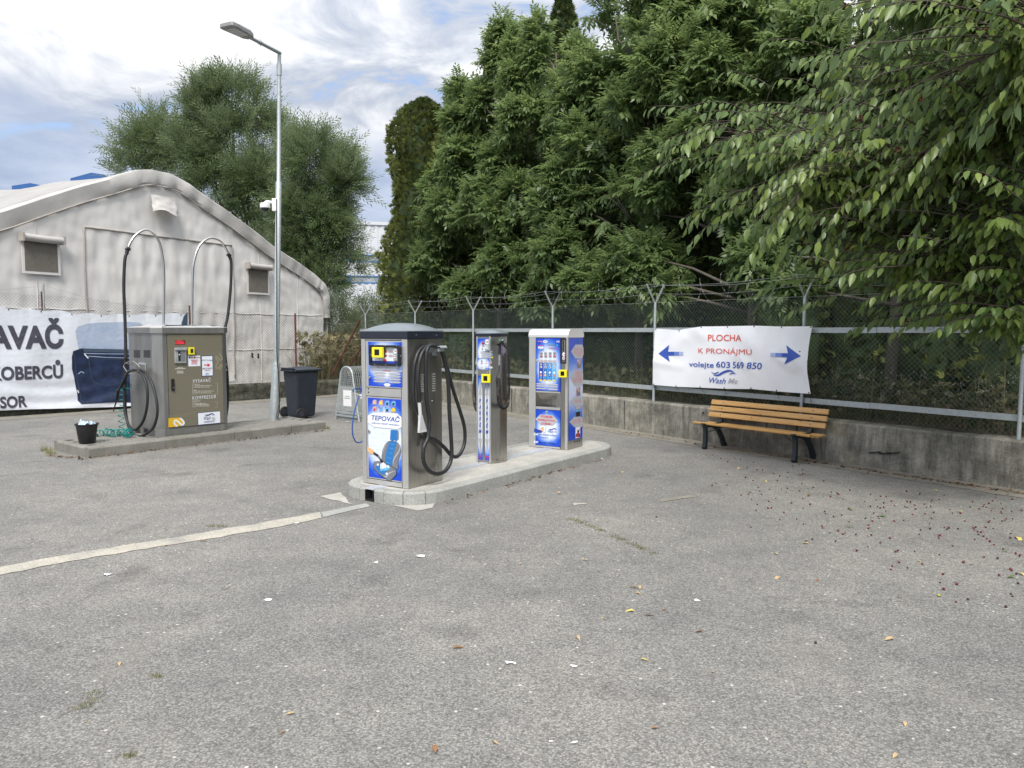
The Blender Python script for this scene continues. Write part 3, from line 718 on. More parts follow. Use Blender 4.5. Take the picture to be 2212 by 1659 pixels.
# slab in two halves either side of the drain slot
def clip(pts, f):
    out = []
    for i in range(len(pts)):
        a, c = pts[i], pts[(i + 1) % len(pts)]; fa, fc = f(a), f(c)
        if fa >= 0: out.append(a)
        if fa * fc < 0: t = fa / (fa - fc); out.append((a[0] + (c[0] - a[0]) * t, a[1] + (c[1] - a[1]) * t))
    return out
e_ = .002
for f in (lambda p: -.062 - p[0], lambda p: p[0] - .052):
    mb.prism([(p[0] + (0), p[1]) for p in clip(slab_o, f)], -.02, ISL['h'] - .004)
mb.build('slab', conc_slab, isl)
mb = MB(); mb.box(-.062, 3.2, 0, .052, ISL['y1'] - .115, ISL['h'] - .006); mb.build('slab', conc_slab, isl)
mb = MB(); y0 = ISL['y0']
mb.box(-.061, y0 + .008, .004, .051, 3.198, .012); mb.box(-.061, y0 - .004, .012, -.053, 3.198, .106); mb.box(.043, y0 - .004, .012, .051, 3.198, .106)
mb.box(-.061, y0 - .004, .0, .051, y0 + .006, .018)
mb.build('drain_channel', black_plastic, isl)
mb = MB(); mb.box(-.058, y0 + .002, .108, -.046, 3.198, .122); mb.box(.036, y0 + .002, .108, .048, 3.198, .122)
y = y0 + .004
while y < 3.19: mb.box(-.046, y, .110, .036, y + .013, .1215); y += .022
o = mb.build('drain_grate', pbr('zinc_grate', (.62, .64, .68), .4, .4, var=(30, .1)), isl, kind='stuff')

# ================================================================ LEFT ISLAND
K0 = at(190.2, 967.3, .13); K0.z = 0; K1 = at(704.4, 926.5)
kd = (K1 - K0); kd.z = 0; LI = kd.length; kd.normalize()
MK = frame(K0, math.degrees(math.atan2(kd.y, kd.x)))            # x along the front edge, y across (away to the left)
il = thing('paved_island', 'low paved island with square grey kerbs carrying the steel vacuum unit and lamp post', 'traffic island', M=MK)
HK, WK = .13, 1.06
def kerb_line(a, c, y0, y1, axis, cuts):
    for p, q in zip([a] + cuts, cuts + [c]):
        mb = MB()
        if axis == 'x':
            sg = 1 if y0 < WK / 2 else -1; yo, yi = (y0, y1) if sg > 0 else (y1, y0); pr = [(yo, -.03), (yo, HK - .02), (yo + sg * .02, HK), (yi, HK), (yi, -.03)]
            vs = [(x, *t) for x in (p + .003, q - .003) for t in pr]
        else:
            sg = 1 if y0 < LI / 2 else -1; yo, yi = (y0, y1) if sg > 0 else (y1, y0); pr = [(yo, -.03), (yo, HK - .02), (yo + sg * .02, HK), (yi, HK), (yi, -.03)]
            vs = [(t[0], x, t[1]) for x in (p + .003, q - .003) for t in pr]
        mb.add(vs, [(k, k + 5, k + 6, k + 1) for k in range(4)] + [(0, 1, 2, 3, 4), (9, 8, 7, 6, 5)]); mb.build('kerb_stone', conc_kerb2, il, bevel=.004)
kerb_line(0, LI, 0, .09, 'x', [1.0, 2.02, 2.3, 3.0]); kerb_line(0, LI, WK - .09, WK, 'x', [1.0, 2.0, 3.0])
kerb_line(.09, WK - .09, 0, .09, 'y', [.35]); kerb_line(.09, WK - .09, LI - .09, LI, 'y', [.5])
mb = MB(); mb.box(.09, .09, 0, LI - .09, WK - .09, HK - .022); mb.build('bedding', soil, il)
pv = MB(); pv.box(-.097, -.047, 0, .097, .047, .055); pm = pv.build('paver', paver_m, il, bevel=.005); first = True
nx, ny = int((LI - .18) / .2), int((WK - .18) / .1); sxp, syp = (LI - .18) / nx, (WK - .18) / ny
for j in range(ny):
    off = 0 if j % 2 == 0 else .5
    for i in range(nx - (1 if off else 0)):
        o = pm if first else pm.copy()
        if not first: COL.objects.link(o)
        o.parent = il; o.location = (.09 + sxp * (i + .5 + off), .09 + syp * (j + .5), HK - .058 + random.uniform(-.0025, .0025)); o.rotation_euler = (random.uniform(-.006, .006), random.uniform(-.006, .006), random.uniform(-.01, .01)); first = False
# ================================================================ shared machine pieces
def plate(parent, name, x0, z0, x1, z1, yb, yf, mat, bevel=0, label=None):
    mb = MB(); mb.box(x0, yf, z0, x1, yb, z1); return mb.build(name, mat, parent, bevel=bevel, label=label)
def xz(M, y, z, a, b):
    p, q = hit(z(*a), M, 1, y), hit(z(*b), M, 1, y); return p.x, q.z, q.x, p.z        # x0, zlow, x1, zhigh
def disc(mb, x, y, z, r, t=.004, seg=12):
    return mb.lathe([(r * .9, t), (r, t * .4), (r, 0)], seg, Matrix.Translation((x, y, z)) @ Matrix.Rotation(math.pi / 2, 4, 'X'))
def card_reader(parent, x0, z0, x1, z1, y, d=.05, name='card_reader'):
    w, h = x1 - x0, z1 - z0
    mb = MB(); mb.mat(yellow)
    mb.prism([(x0, y - d - .012), (x1, y - d), (x1, y - d + .03), (x0, y - d + .018)], z0, z1)
    mb.mat(black_plastic).box(x0 + .012, y - d + .02, z0 + .006, x1 - .006, y, z1 - .006)
    r = mb.build(name, None, parent, bevel=.005)
    s_ = MB(); s_.prism([(x0 + w * .28, y - d - .0125 + .012 * .28 - .001), (x0 + w * .74, y - d - .0125 + .012 * .74 - .001), (x0 + w * .74, y - d + .005), (x0 + w * .28, y - d + .002)], z0 + h * .24, z1 - h * .2)
    s_.build('screen', glass_dark, r); return r
def dome(x0, y0, x1, y1, z, h, nx=14, ny=12, p=2.6):
    mb = MB(); cx, cy, a, c = (x0 + x1) / 2, (y0 + y1) / 2, (x1 - x0) / 2, (y1 - y0) / 2
    mb.grid(lambda u, v: Vector((x0 + (x1 - x0) * u, y0 + (y1 - y0) * v, z + h * (1 - abs(2 * u - 1) ** p) ** .75 * (1 - abs(2 * v - 1) ** p) ** .75)), nx, ny)
    return mb

# ================================================================ FOAM CLEANER (first machine)
C = at(883.3, 1056, .12); TW, TD, TH = .578, .50, 1.398
MT = frame(C, -33.5) @ Matrix.Translation((-TW, 0, 0))
tp = thing('foam_cleaner_machine', 'steel foam cleaner cabinet reading TEPOVAČ with car seat picture and hanging black hose', 'vending machine', M=MT)
mb = MB(); mb.box(0, .0, 0, TW, TD, TH); mb.build('cabinet', steel_dark, tp, bevel=.003)
xL, xR = .055, .503
for a_, c_ in ((-.001, xL - .006), (xR + .006, TW + .001)): mb = MB(); mb.box(a_, -.012, 0, c_, -.0003, TH); mb.build('front_pillar', steel_light, tp, bevel=.004)
mb = MB(); mb.box(-.012, -.020, TH, TW + .012, TD + .012, TH + .068); mb.build('cap_band', cap_band, tp, bevel=.006)
d_ = dome(-.014, -.022, TW + .014, TD + .014, TH + .0755, .075); d_.box(-.014, -.022, TH + .0685, TW + .014, TD + .014, TH + .0752); d_.build('cap', cap_grey, tp, smooth='auto')
plate(tp, 'door_gap_shade', xL - .006, .002, xR + .006, TH - .001, -.0002, -.0015, black_plastic)  # black plate behind the doors paints in their shadow gap
x0, z0, x1, z1 = xz(MT, -.012, ZD, (200, 180), (1145, 1425)); z0 -= 0
plate(tp, 'top_rail', xL, z1 + .02, xR, TH - .002, -.0017, -.012, steel_light, .002)
up = plate(tp, 'upper_door', xL, z0 - .012, xR, z1 + .012, -.0017, -.010, steel_light, .002)
pz0, pz1 = z0, z1
plate(up, 'printed_panel', x0, z0, x1, z1, -.0102, -.012, panel_mat('foam_panel_upper', .30, (z0 + z1) / 2 + .03, .30, .27, lo=.62, hi=1.0))
x0, z0, x1, z1 = xz(MT, -.012, ZE, (118, 105), (672, 1475))
lo = plate(tp, 'lower_door', xL, z0 - .012, xR, z1 + .012, -.0017, -.010, steel_light, .002)
plate(lo, 'printed_panel', x0, z0, x1, z1, -.0102, -.012, panel_mat('foam_panel_lower', .28, (z0 + z1) / 2 + .01, .36, .42, lo=.66, hi=1.0))
band = plate(tp, 'middle_band', xL, z1 + .018, xR, pz0 - .018, -.0017, -.013, steel_light, .002)
plate(tp, 'base_rail', xL, .004, xR, z0 - .018, -.0017, -.014, steel_light, .002)
# upper door print
D = front_decal(MT, -.0125, ZD)
D.text('CENA', 435, 852, 525, 888, ppink, bold=.01); D.rect(555, 862, 620, 880, ppink); D.ell(655, 855, 800, 915, pw); D.text('10Kč / 1min', 665, 868, 790, 900, pblack, shear=.3)
D.rect(302, 930, 1138, 1000, pgrey); D.text('POSTUP', 610, 945, 822, 988, pred, bold=.02)
for r_, y_ in enumerate((1030, 1103, 1180, 1255)):
    for c_, x_ in ((0, 330), (1, 735)):
        yy = y_ + c_ * 22; D.hexa(x_, yy - 36, x_ + 382, yy + 36, pgrey, 1, .2); 
        for q_ in range(2): D.rect(x_ + 85 + q_ * 30, yy - 17 + q_ * 20, x_ + 300 - q_ * 40, yy - 10 + q_ * 20, (pblue if (r_ + c_) % 2 == 0 else pred), 2)
D.hexa(630, 1298, 820, 1402, pw, 2, .25); D.rect(362, 1332, 625, 1345, pred); D.rect(680, 1318, 765, 1326, pblue, 3); D.rect(668, 1345, 790, 1350, ppink, 3); D.rect(680, 1372, 775, 1382, pred, 3)
D.build('print', up)
mb = MB(); p = hit(ZD(250, 1150), MT, 1, -.012); disc(mb, p.x, -.012, p.z, .014, .012, 16); mb.build('lock', chrome, up, smooth='auto')
# control window
x0, z0, x1, z1 = xz(MT, -.014, ZD, (272, 262), (1110, 848)); ix0, iz0, ix1, iz1 = xz(MT, -.014, ZD, (322, 322), (1062, 780))
def rrect(x0, z0, x1, z1, r, k=4):
    return [(cx + r * math.cos(math.radians(a + 90 * i / k)), cz + r * math.sin(math.radians(a + 90 * i / k))) for cx, cz, a in ((x1 - r, z1 - r, 0), (x0 + r, z1 - r, 90), (x0 + r, z0 + r, 180), (x1 - r, z0 + r, 270)) for i in range(k + 1)]
def bezel(parent, name, o, i, yb, yf, mat, r=.02):
    a, c = rrect(*o, r), rrect(*i, r * .35); n_ = len(a); mb = MB()
    vs = [(p[0], yf, p[1]) for p in a] + [(p[0], yf, p[1]) for p in c] + [(p[0], yb, p[1]) for p in a] + [(p[0], yb, p[1]) for p in c]
    fs = []
    for k in range(n_):
        j = (k + 1) % n_; fs += [(k, j, n_ + j, n_ + k), (2 * n_ + k, 2 * n_ + j, j, k), (n_ + k, n_ + j, 3 * n_ + j, 3 * n_ + k)]
    mb.add(vs, fs); return mb.build(name, mat, parent, bevel=.0015)
bz = bezel(up, 'window_frame', (x0, z0, x1, z1), (ix0, iz0, ix1, iz1), -.0122, -.045, black_plastic)
mb = MB()
for X, Y in ((385, 272), (680, 280), (977, 288), (283, 532), (1088, 560), (385, 800), (680, 812), (980, 826)):
    p = hit(ZD(X, Y), MT, 1, -.045); disc(mb, p.x, -.045, p.z, .0055, .002, 8)
mb.build('screw', chrome, up)
D = front_decal(MT, -.0145, ZD)
D.rect(322, 322, 1062, 780, pw, 0); D.rect(322, 690, 1062, 780, pblue, 1)
for Y in (405, 515):
    D.hexa(615, Y, 728, Y + 82, pgrey_d, 2, .3); D.ell(675, Y + 15, 720, Y + 68, pred, 3); D.hexa(740, Y + 8, 905, Y + 88, pgrey, 2, .25); D.rect(790, Y + 35, 865, Y + 42, pred, 3); D.rect(800, Y + 52, 860, Y + 58, pred, 3)
D.build('control_print', up)
p = hit(ZD(672, 682), MT, 1, -.016); mb = MB(); disc(mb, p.x, -.0162, p.z, .015, .014, 16); mb.build('red_button', red_lamp, up, smooth=True)
a, c = hit(ZD(890, 345), MT, 1, -.03), hit(ZD(1000, 690), MT, 1, -.03)
ca = plate(up, 'coin_slot', a.x, c.z, c.x, a.z, -.0165, -.032, galv_dull, .002)
D = front_decal(MT, -.0325, ZD); D.ell(893, 355, 990, 508, pw); D.ell(898, 532, 970, 628, pw); D.ell(945, 405, 985, 450, pred, 2); D.stroke([(915, 380), (925, 410), (940, 440), (915, 455)], .004, pblack); D.ell(900, 562, 925, 590, pred, 2); D.rect(932, 552, 955, 592, pblack, 2)
D.build('pictogram', up)
a, c = hit(ZD(322, 325), MT, 1, -.07), hit(ZD(585, 615), MT, 1, -.07); card_reader(up, a.x, c.z, c.x, a.z, -.0162, .055)
# lower door print
D = front_decal(MT, -.0125, ZE)
cols = [(pgrey, pskin), (pskin, pyel), (plblue, pblack), (plblue, pblack), (pskin, pred), (pgrey_d, plblue), (plblue, pblack), (pyel, pyel)]
for k in range(8):
    x_ = 197 + (k % 4) * 103; y_ = 138 + (k % 4) * 7 + (k // 4) * 108
    D.rect(x_, y_, x_ + 66, y_ + 84, ppink); D.rect(x_ + 4, y_ + 4, x_ + 62, y_ + 80, pgrey if k in (0, 4) else (pdblue if k == 7 else plblue if k in (2, 3, 5, 6) else pskin), 2)
    if k == 7:
        D.ell(x_ + 2, y_ + 3, x_ + 66, y_ + 82, pyel, 3, 20); D.ell(x_ + 20, y_ + 20, x_ + 27, y_ + 34, pblack, 4, 8); D.ell(x_ + 40, y_ + 20, x_ + 47, y_ + 34, pblack, 4, 8); D.stroke([(x_ + 15, y_ + 46), (x_ + 25, y_ + 62), (x_ + 42, y_ + 62), (x_ + 54, y_ + 46)], .003, pblack, 4)
    else:
        m1, m2 = cols[k]; D.poly([(x_ + 12, y_ + 70), (x_ + 20, y_ + 30), (x_ + 38, y_ + 18), (x_ + 52, y_ + 40), (x_ + 44, y_ + 74)], m2, 3); D.ell(x_ + 22, y_ + 12, x_ + 44, y_ + 40, m1, 4, 10); D.ell(x_ + 2, y_ - 2, x_ + 16, y_ + 16, pdblue, 4, 10)
D.poly([(118, 520), (118, 400), (205, 345), (600, 362), (672, 430), (672, 592), (606, 628), (225, 594)], pgrey_d); D.poly([(118, 515), (118, 402), (205, 348), (600, 364), (672, 428), (672, 588), (605, 622), (225, 588)], pw, 2)
t_ = text_geo('TEPOVAČ', shear=.18, bold=.016)
D.text('TEPOVAČ', 178, 390, 642, 508, pblue, 3, shear=.15, bold=.018)
def serif(D, xs, ys, w, h, mat):
    for x, y in zip(xs, ys): D.rect(x - w, y - h, x + w, y + h, mat, 4)
D.text('pěnový čistič interiéru', 178, 503, 634, 568, pblue, 3, shear=.3, bold=.02)
# seat picture
D.poly([(482, 790), (492, 640), (500, 632), (600, 636), (612, 650), (602, 740), (604, 798), (590, 808), (500, 802)], pmblue, 2); D.poly([(606, 650), (618, 640), (626, 680), (624, 780), (604, 806), (596, 760)], pgrey_d, 3)
D.rect(512, 800, 526, 822, pblack, 2); D.rect(572, 806, 588, 828, pblack, 2)
D.poly([(345, 1060), (360, 960), (400, 870), (450, 820), (520, 806), (610, 840), (650, 900), (664, 980), (650, 1050), (622, 1120), (618, 1180), (624, 1240), (606, 1290), (560, 1262), (350, 1130)], pblack, 2)
D.poly([(350, 1060), (364, 962), (402, 874), (450, 826), (520, 810), (608, 845), (646, 902), (658, 980), (644, 1050), (616, 1118), (612, 1180), (616, 1240), (602, 1282), (560, 1258), (352, 1124)], pgrey_d, 3)
D.poly([(486, 812), (596, 832), (560, 960), (538, 1060), (520, 1180), (510, 1240), (405, 1180), (412, 1050), (440, 940), (462, 860)], pmblue, 4)
for y_ in (860, 930, 1005, 1082, 1165): D.stroke([(490 - (y_ - 860) * .25, y_), (530 - (y_ - 860) * .2, y_ + 10), (556 - (y_ - 860) * .2, y_ + 14)], .003, plblue, 5)
D.stroke([(612, 862), (646, 930), (612, 1010), (560, 1090), (535, 1160), (560, 1235)], .012, pgrey, 5, taper=True); D.stroke([(430, 838), (390, 930), (362, 1050)], .006, pgrey, 5, taper=True)
D.poly([(206, 1200), (230, 1155), (290, 1142), (400, 1160), (560, 1262), (598, 1300), (590, 1370), (485, 1474), (460, 1470), (300, 1350), (222, 1270)], pblack, 6)
D.poly([(212, 1202), (234, 1160), (290, 1148), (400, 1166), (560, 1266), (590, 1302), (582, 1366), (484, 1466), (462, 1462), (304, 1344), (228, 1266)], pgrey_d, 7)
D.poly([(240, 1240), (330, 1190), (500, 1240), (440, 1300), (380, 1368), (300, 1320)], pmblue, 8); D.stroke([(370, 1385), (430, 1395), (470, 1340), (580, 1300)], .012, pgrey, 8, taper=True)
D.poly([(328, 1200), (342, 1178), (384, 1162), (436, 1222), (430, 1250), (340, 1274), (330, 1270)], pw, 9); D.stroke([(360, 1180), (352, 1240), (348, 1270)], .003, pgrey_d, 10)
D.poly([(338, 1290), (380, 1260), (440, 1236), (500, 1240), (470, 1280), (400, 1300)], plblue, 9)
for x_, y_, r_ in ((290, 1200, 18), (457, 1232, 20), (434, 1348, 18), (418, 1270, 10), (344, 1292, 11)): D.ell(x_ - r_, y_ - r_ * 1.25, x_ + r_, y_ + r_ * 1.25, pw, 10, 14); D.ell(x_ - r_ + 3, y_ - r_ * 1.25 + 4, x_ + r_ - 3, y_ + r_ * 1.25 - 4, plblue if r_ < 12 else pw, 11, 14)
D.poly([(186, 980), (210, 985), (300, 1040), (330, 1110), (320, 1122), (290, 1080), (220, 1030), (190, 1000)], pblack, 9); D.poly([(300, 1040), (344, 1100), (326, 1118), (288, 1068)], pgrey_d, 10); D.poly([(344, 1100), (384, 1160), (344, 1172), (318, 1120)], pblack, 10)
D.poly([(118, 900), (150, 925), (200, 950), (232, 990), (222, 1000), (206, 990), (222, 1030), (160, 1020), (118, 975)], pskin, 10)
for (x_, y_) in ((190, 620), (330, 700), (180, 760), (360, 830), (170, 900), (250, 960), (190, 1090)): D.stroke([(x_, y_), (x_ + 35, y_ - 12), (x_ + 80, y_ + 14)], .003, pbr('print_watermark', (.58, .62, .70), .4) if x_ == 190 and y_ == 620 else bpy.data.materials['print_watermark'], 1, taper=True)
D.build('print', lo)
mb = MB(); p = hit(ZE(148, 656), MT, 1, -.012); disc(mb, p.x, -.012, p.z, .016, .012, 16); mb.build('lock', chrome, lo, smooth='auto')
mb = MB()
for q in (20, -28): pass
p = hit(ZE(130, 18), MT, 1, -.013)
for dz in (0, .033): disc(mb, p.x, -.0132, p.z + dz, .008, .003, 10)
mb.build('rivet', black_plastic, band)
# right side
mb = MB()
for X, Y in ((745, 205), (910, 208)):
    p = hit(Z3(X, Y), MT, 0, TW + .012); mb.lathe([(.007, 0), (.006, .004)], 10, Matrix.Translation((TW + .012, p.y, p.z)) @ Matrix.Rotation(math.pi / 2, 4, 'Y'))
for X, Y in ((792, 750), (875, 745)):
    p = hit(Z3(X, Y), MT, 0, TW); mb.lathe([(.008, 0), (.006, .005)], 10, Matrix.Translation((TW, p.y, p.z)) @ Matrix.Rotation(math.pi / 2, 4, 'Y'))
mb.build('bolt', chrome, tp)
for X, Yt, Yb, n_ in ((797, 530, 665, 8), (887, 525, 660, 8)):
    for k in range(n_):
        p = hit(Z3(X, Yt + (Yb - Yt) * k / (n_ - 1)), MT, 0, TW); mb = MB()
        mb.prism([(p.z - .006, 0), (p.z + .007, 0), (p.z - .004, .008)], p.y - .022, p.y + .022, Matrix(((0, 1, 0, TW), (0, 0, 1, 0), (1, 0, 0, 0), (0, 0, 0, 1)))); mb.build('louvre', steel_light, tp)
mb = MB()
for X in (893, 925):
    for k in range(9): p = hit(Z3(X, 1250 + k * 14), MT, 0, TW); mb.box(TW - .001, p.y - .012, p.z - .002, TW + .001, p.y + .012, p.z + .002)
mb.build('vent_slot', black_plastic, tp)
hk = hit(Z3(905, 330), MT, 0, TW + .05)
mb = MB(); y_, z_ = hk.y, hk.z
mb.box(TW, y_ - .05, z_ - .03, TW + .006, y_ + .05, z_ + .05); mb.beam((TW, y_, z_), (TW + .12, y_, z_ + .005), .08, .03)
hkp = catmull([Vector((TW + .02, 0, z_ + .01)), Vector((TW + .08, 0, z_ + .03)), Vector((TW + .13, 0, z_ + .045)), Vector((TW + .15, 0, z_ + .03))], 4)
for a_, c_ in zip(hkp[:-1], hkp[1:]):
    mb.add([(a_.x, y_ - .05, a_.z), (a_.x, y_ + .05, a_.z), (c_.x, y_ + .05, c_.z), (c_.x, y_ - .05, c_.z), (a_.x, y_ - .05, a_.z - .01), (a_.x, y_ + .05, a_.z - .01), (c_.x, y_ + .05, c_.z - .01), (c_.x, y_ - .05, c_.z - .01)], [(0, 3, 2, 1), (4, 5, 6, 7), (0, 4, 7, 3), (1, 2, 6, 5), (2, 3, 7, 6), (0, 1, 5, 4)])
mb.box(TW + .02, y_ - .03, z_ - .05, TW + .05, y_ + .03, z_); mb.build('hose_hook', galv, tp, bevel=.003)
def strand(M, z, pts, axis=0): return [hit(z(X, Y), M, axis, o) for X, Y, o in pts]
ribbed, nt, n, b, l = node_mat('ribbed_black_hose')
t_ = n('ShaderNodeTexCoord').outputs['Object']; q1 = n('ShaderNodeTexNoise', i_Scale=120.0, i_Detail=2.0); l(t_, q1.inputs['Vector'])
l(ramp(n, l, q1.outputs[0], [(.35, (.008, .008, .009)), (.65, (.028, .029, .032))]), b.inputs['Base Color']); b.inputs['Roughness'].default_value = .45
def ribhose(pts, r, pitch=.016, seg=10):
    P = catmull([Vector(p) for p in pts], 14); L_ = [0]
    for i in range(1, len(P)): L_.append(L_[-1] + (P[i] - P[i - 1]).length)
    n_ = int(L_[-1] / pitch) * 2; out = []; k = 0
    for q in range(n_ + 1):
        s_ = L_[-1] * q / n_
        while k < len(P) - 2 and L_[k + 1] < s_: k += 1
        out.append(P[k].lerp(P[k + 1], (s_ - L_[k]) / max(1e-9, L_[k + 1] - L_[k])))
    mb = MB(); mb.tube(out, [r * (1.0 if i % 2 else .93) for i in range(len(out))], seg); return mb
X1, X2, X3 = TW + .055, TW + .075, TW + .10
h1 = [(770, 690, X2), (757, 600, X2), (762, 480, X2), (785, 370, X2), (830, 305, X2), (880, 288, X2), (930, 305, X2), (975, 420, X1), (985, 600, X1), (1000, 640, X1)]
ribhose(strand(MT, Z3, h1[:7]), .019).build('hose', ribbed, tp, smooth=True)
h2 = [(905, 297, X3), (850, 300, X3), (826, 370, X3), (822, 560, X3), (830, 750, X3), (852, 900, X3), (840, 1040, X3), (805, 1130, X3), (806, 1240, X3), (850, 1315, X3), (925, 1340, X3), (995, 1300, X3), (1032, 1200, X3), (1028, 1020, X3), (1015, 830, X3), (1008, 640, X3), (990, 470, X3), (955, 350, X3), (925, 305, X3)]
ribhose(strand(MT, Z3, h2), .020).build('hose', ribbed, tp, smooth=True)
h3 = [(928, 300, X1), (962, 350, X1), (1000, 480, X1), (1045, 650, X1), (1100, 820, X1), (1138, 960, X1), (1138, 1090, X1), (1095, 1185, X1), (1040, 1195, X1), (970, 1120, X1), (905, 1065, X1), (850, 1050, X1), (822, 1085, X1)]
ribhose(strand(MT, Z3, h3), .019).build('hose', ribbed, tp, smooth=True)
h4 = [(900, 292, X1 - .02), (790, 310, X1 - .02), (735, 420, X1 - .02), (722, 560, X1 - .02), (726, 740, X1 - .02), (790, 900, X1 - .02), (815, 1010, X1 - .02), (800, 1120, X1 - .02)]
ribhose(strand(MT, Z3, h4), .017).build('hose', ribbed, tp, smooth=True)
a, c = hit(Z3(768, 680), MT, 0, X2), hit(Z3(770, 755), MT, 0, X2); mb = MB(); mb.tube([a, c], [.022, .019], 12); cf = mb.build('hose_cuff', black_plastic, tp, smooth='auto')
e, f_ = hit(Z3(778, 860), MT, 0, X2), hit(Z3(795, 1000), MT, 0, X2)
mb = MB(); mb.tube([c, e], [.017, .017], 12); w_ = [(e, .016, .016), (e.lerp(f_, .25), .024, .014), (f_.lerp(e, .12), .055, .010), (f_, .058, .012)]
vs = []
for p, hw, hd in w_: vs += [Vector((p.x - hd, p.y - hw, p.z)), Vector((p.x + hd, p.y - hw, p.z)), Vector((p.x + hd, p.y + hw, p.z)), Vector((p.x - hd, p.y + hw, p.z))]
mb.add(vs, [(4 * i + k, 4 * i + (k + 1) % 4, 4 * i + 4 + (k + 1) % 4, 4 * i + 4 + k) for i in range(3) for k in range(4)] + [(3, 2, 1, 0), (12, 13, 14, 15)])
mb.build('nozzle', pbr('clear_grey_plastic', (.55, .56, .56), .3), tp, bevel=.003)
bhose = pbr('blue_rubber', (.015, .07, .28), .4)
mb = MB(); mb.tube(strand(MT, ZC, [(1925, 480, -.05), (1905, 600, -.05), (1880, 730, -.05), (1830, 880, -.05), (1770, 1100, -.05), (1740, 1300, -.05), (1742, 1480, -.05), (1790, 1600, -.05), (1850, 1630, -.05), (1925, 1590, -.03), (1990, 1500, -.01)]), .0065, 6, smooth=5)
mb.tube(strand(MT, ZC, [(1980, 690, -.02), (1900, 682, -.05), (1800, 676, -.05), (1750, 695, -.05), (1760, 735, -.05)]), .0065, 6, smooth=5); mb.build('air_hose', bhose, tp, smooth=True)
mb = MB(); mb.tube(strand(MT, ZC, [(1760, 735, -.05), (1800, 765, -.05), (1860, 788, -.05)]), .005, 6, smooth=3); mb.tube(strand(MT, ZC, [(1860, 788, -.05), (1905, 805, -.04)]), .012, 8); mb.tube(strand(MT, ZC, [(1880, 830, -.05), (1905, 850, -.03)]), .006, 8); mb.build('hose_fitting', white_p, tp)

# ================================================================ PERFUME COLUMN
A = at(1030.6, 997.6, .12); PW = .19
MP = frame(A, -33.0); PH = 1.41
pf = thing('perfume_column', 'slim steel perfume dispenser column with two strips reading PARFÉM and coiled black hoses', 'vending machine', M=MP)
fo = [(0, 0), (PW, 0), (PW + .05, .11), (PW + .05, .25), (PW + .02, .27), (-.02, .27), (-.05, .25), (-.05, .11)]
mb = MB(); mb.prism(fo, 0, PH); mb.build('cabinet', steel, pf, bevel=.004)
def offs(f, k): cx, cy = PW / 2, .13; return [((x - cx) * (1 + k) + cx, (y - cy) * (1 + k) + cy) for x, y in f]
mb = MB(); mb.prism(offs(fo, .07), PH, PH + .03); mb.build('cap_band', cap_band, pf, bevel=.003)
mb = MB(); rings = [(1.10, .0305), (1.10, .037), (.95, .052), (.7, .068), (.35, .078), (.02, .08)]; vs = []
for k_, h_ in rings: vs += [(x, y, PH + h_) for x, y in offs(fo, k_ - 1)]
mb.add(vs, [(8 * i + k, 8 * i + (k + 1) % 8, 8 * i + 8 + (k + 1) % 8, 8 * i + 8 + k) for i in range(5) for k in range(8)] + [tuple(range(40, 48)), tuple(range(7, -1, -1))]); mb.build('cap', cap_grey, pf, smooth='auto')
for a_, c_ in ((0, .016), (PW - .018, PW)): mb = MB(); mb.box(a_, -.008, 0, c_, -.0003, PH); mb.build('front_pillar', steel_light, pf, bevel=.002)
def fz(z, Y, X=300): return hit(z(X, Y), MP, 1, -.01).z
za, zb, zc_, zd = fz(ZG, 262), fz(ZG, 742), fz(ZG, 755), fz(ZG, 1012)
u = plate(pf, 'control_door', .02, zb, PW - .02, za, -.0003, -.009, panel_mat('perfume_panel_top', PW / 2, (za + zb) / 2 - .05, .11, .17, lo=.6, hi=1.0), .001)
u2 = plate(pf, 'button_panel', .012, zd, PW - .012, zc_, -.0003, -.0105, panel_mat('perfume_panel_mid', PW / 2, (zc_ + zd) / 2, .12, .10, lo=.6, hi=1.0), .001)
D = front_decal(MP, -.0108, ZG)
for k, Y in enumerate((580, 625, 668, 712)): D.hexa(205, Y - 17, 485, Y + 19, pgrey, 1, .16); D.rect(260, Y - 2, 430, Y + 3, pblue, 2)
D.rect(205, 590, 225, 625, ppink, 2); D.ell(468, 702, 500, 738, pyel, 2); D.rect(470, 560, 498, 590, pgrey_d, 2); D.rect(470, 640, 496, 665, plblue, 2)
D.rect(220, 398, 285, 404, pred, 2); D.rect(232, 430, 290, 448, ppink, 2); D.rect(225, 460, 292, 466, pred, 2); D.ell(225, 500, 260, 535, pgrey_d, 2)
D.text('P1', 205, 768 - 0, 206, 769, pred, 2) if 0 else None
for X in (205, 420): D.hexa(X, 775, X + 48, 888, pgrey, 2, .3); D.ell(X + 8, 780, X + 40, 830, chrome, 3); D.poly([(X + 10, 880), (X + 24, 838), (X + 40, 880)], pred, 3)
D.ell(320, 782, 354, 822, pgrey_d, 2); D.ell(325, 788, 349, 816, pw, 3); D.rect(295, 855, 385, 866, ppink, 2); D.rect(315, 940, 358, 950, pred, 2); D.rect(303, 972, 360, 990, pmblue, 2)
for X in (182, 400): D.ell(X, 935, X + 90, 992, pgrey, 2); D.ell(X + 3, 938, X + 87, 989, pw, 3); D.rect(X + 18, 958, X + 70, 968, pdblue, 4)
D.build('print', pf)
a, c = hit(ZG(300, 280), MP, 1, -.03), hit(ZG(415, 555), MP, 1, -.03); plate(pf, 'coin_slot', a.x, c.z, c.x, a.z, -.0095, -.03, galv, .002)
D = front_decal(MP, -.0305, ZG); D.ell(312, 285, 402, 410, pw); D.ell(310, 428, 382, 515, pw); D.ell(355, 325, 395, 365, pred, 2); D.rect(345, 445, 365, 478, pblack, 2); D.stroke([(335, 310), (340, 335), (350, 358), (330, 365)], .003, pblack); D.build('pictogram', pf)
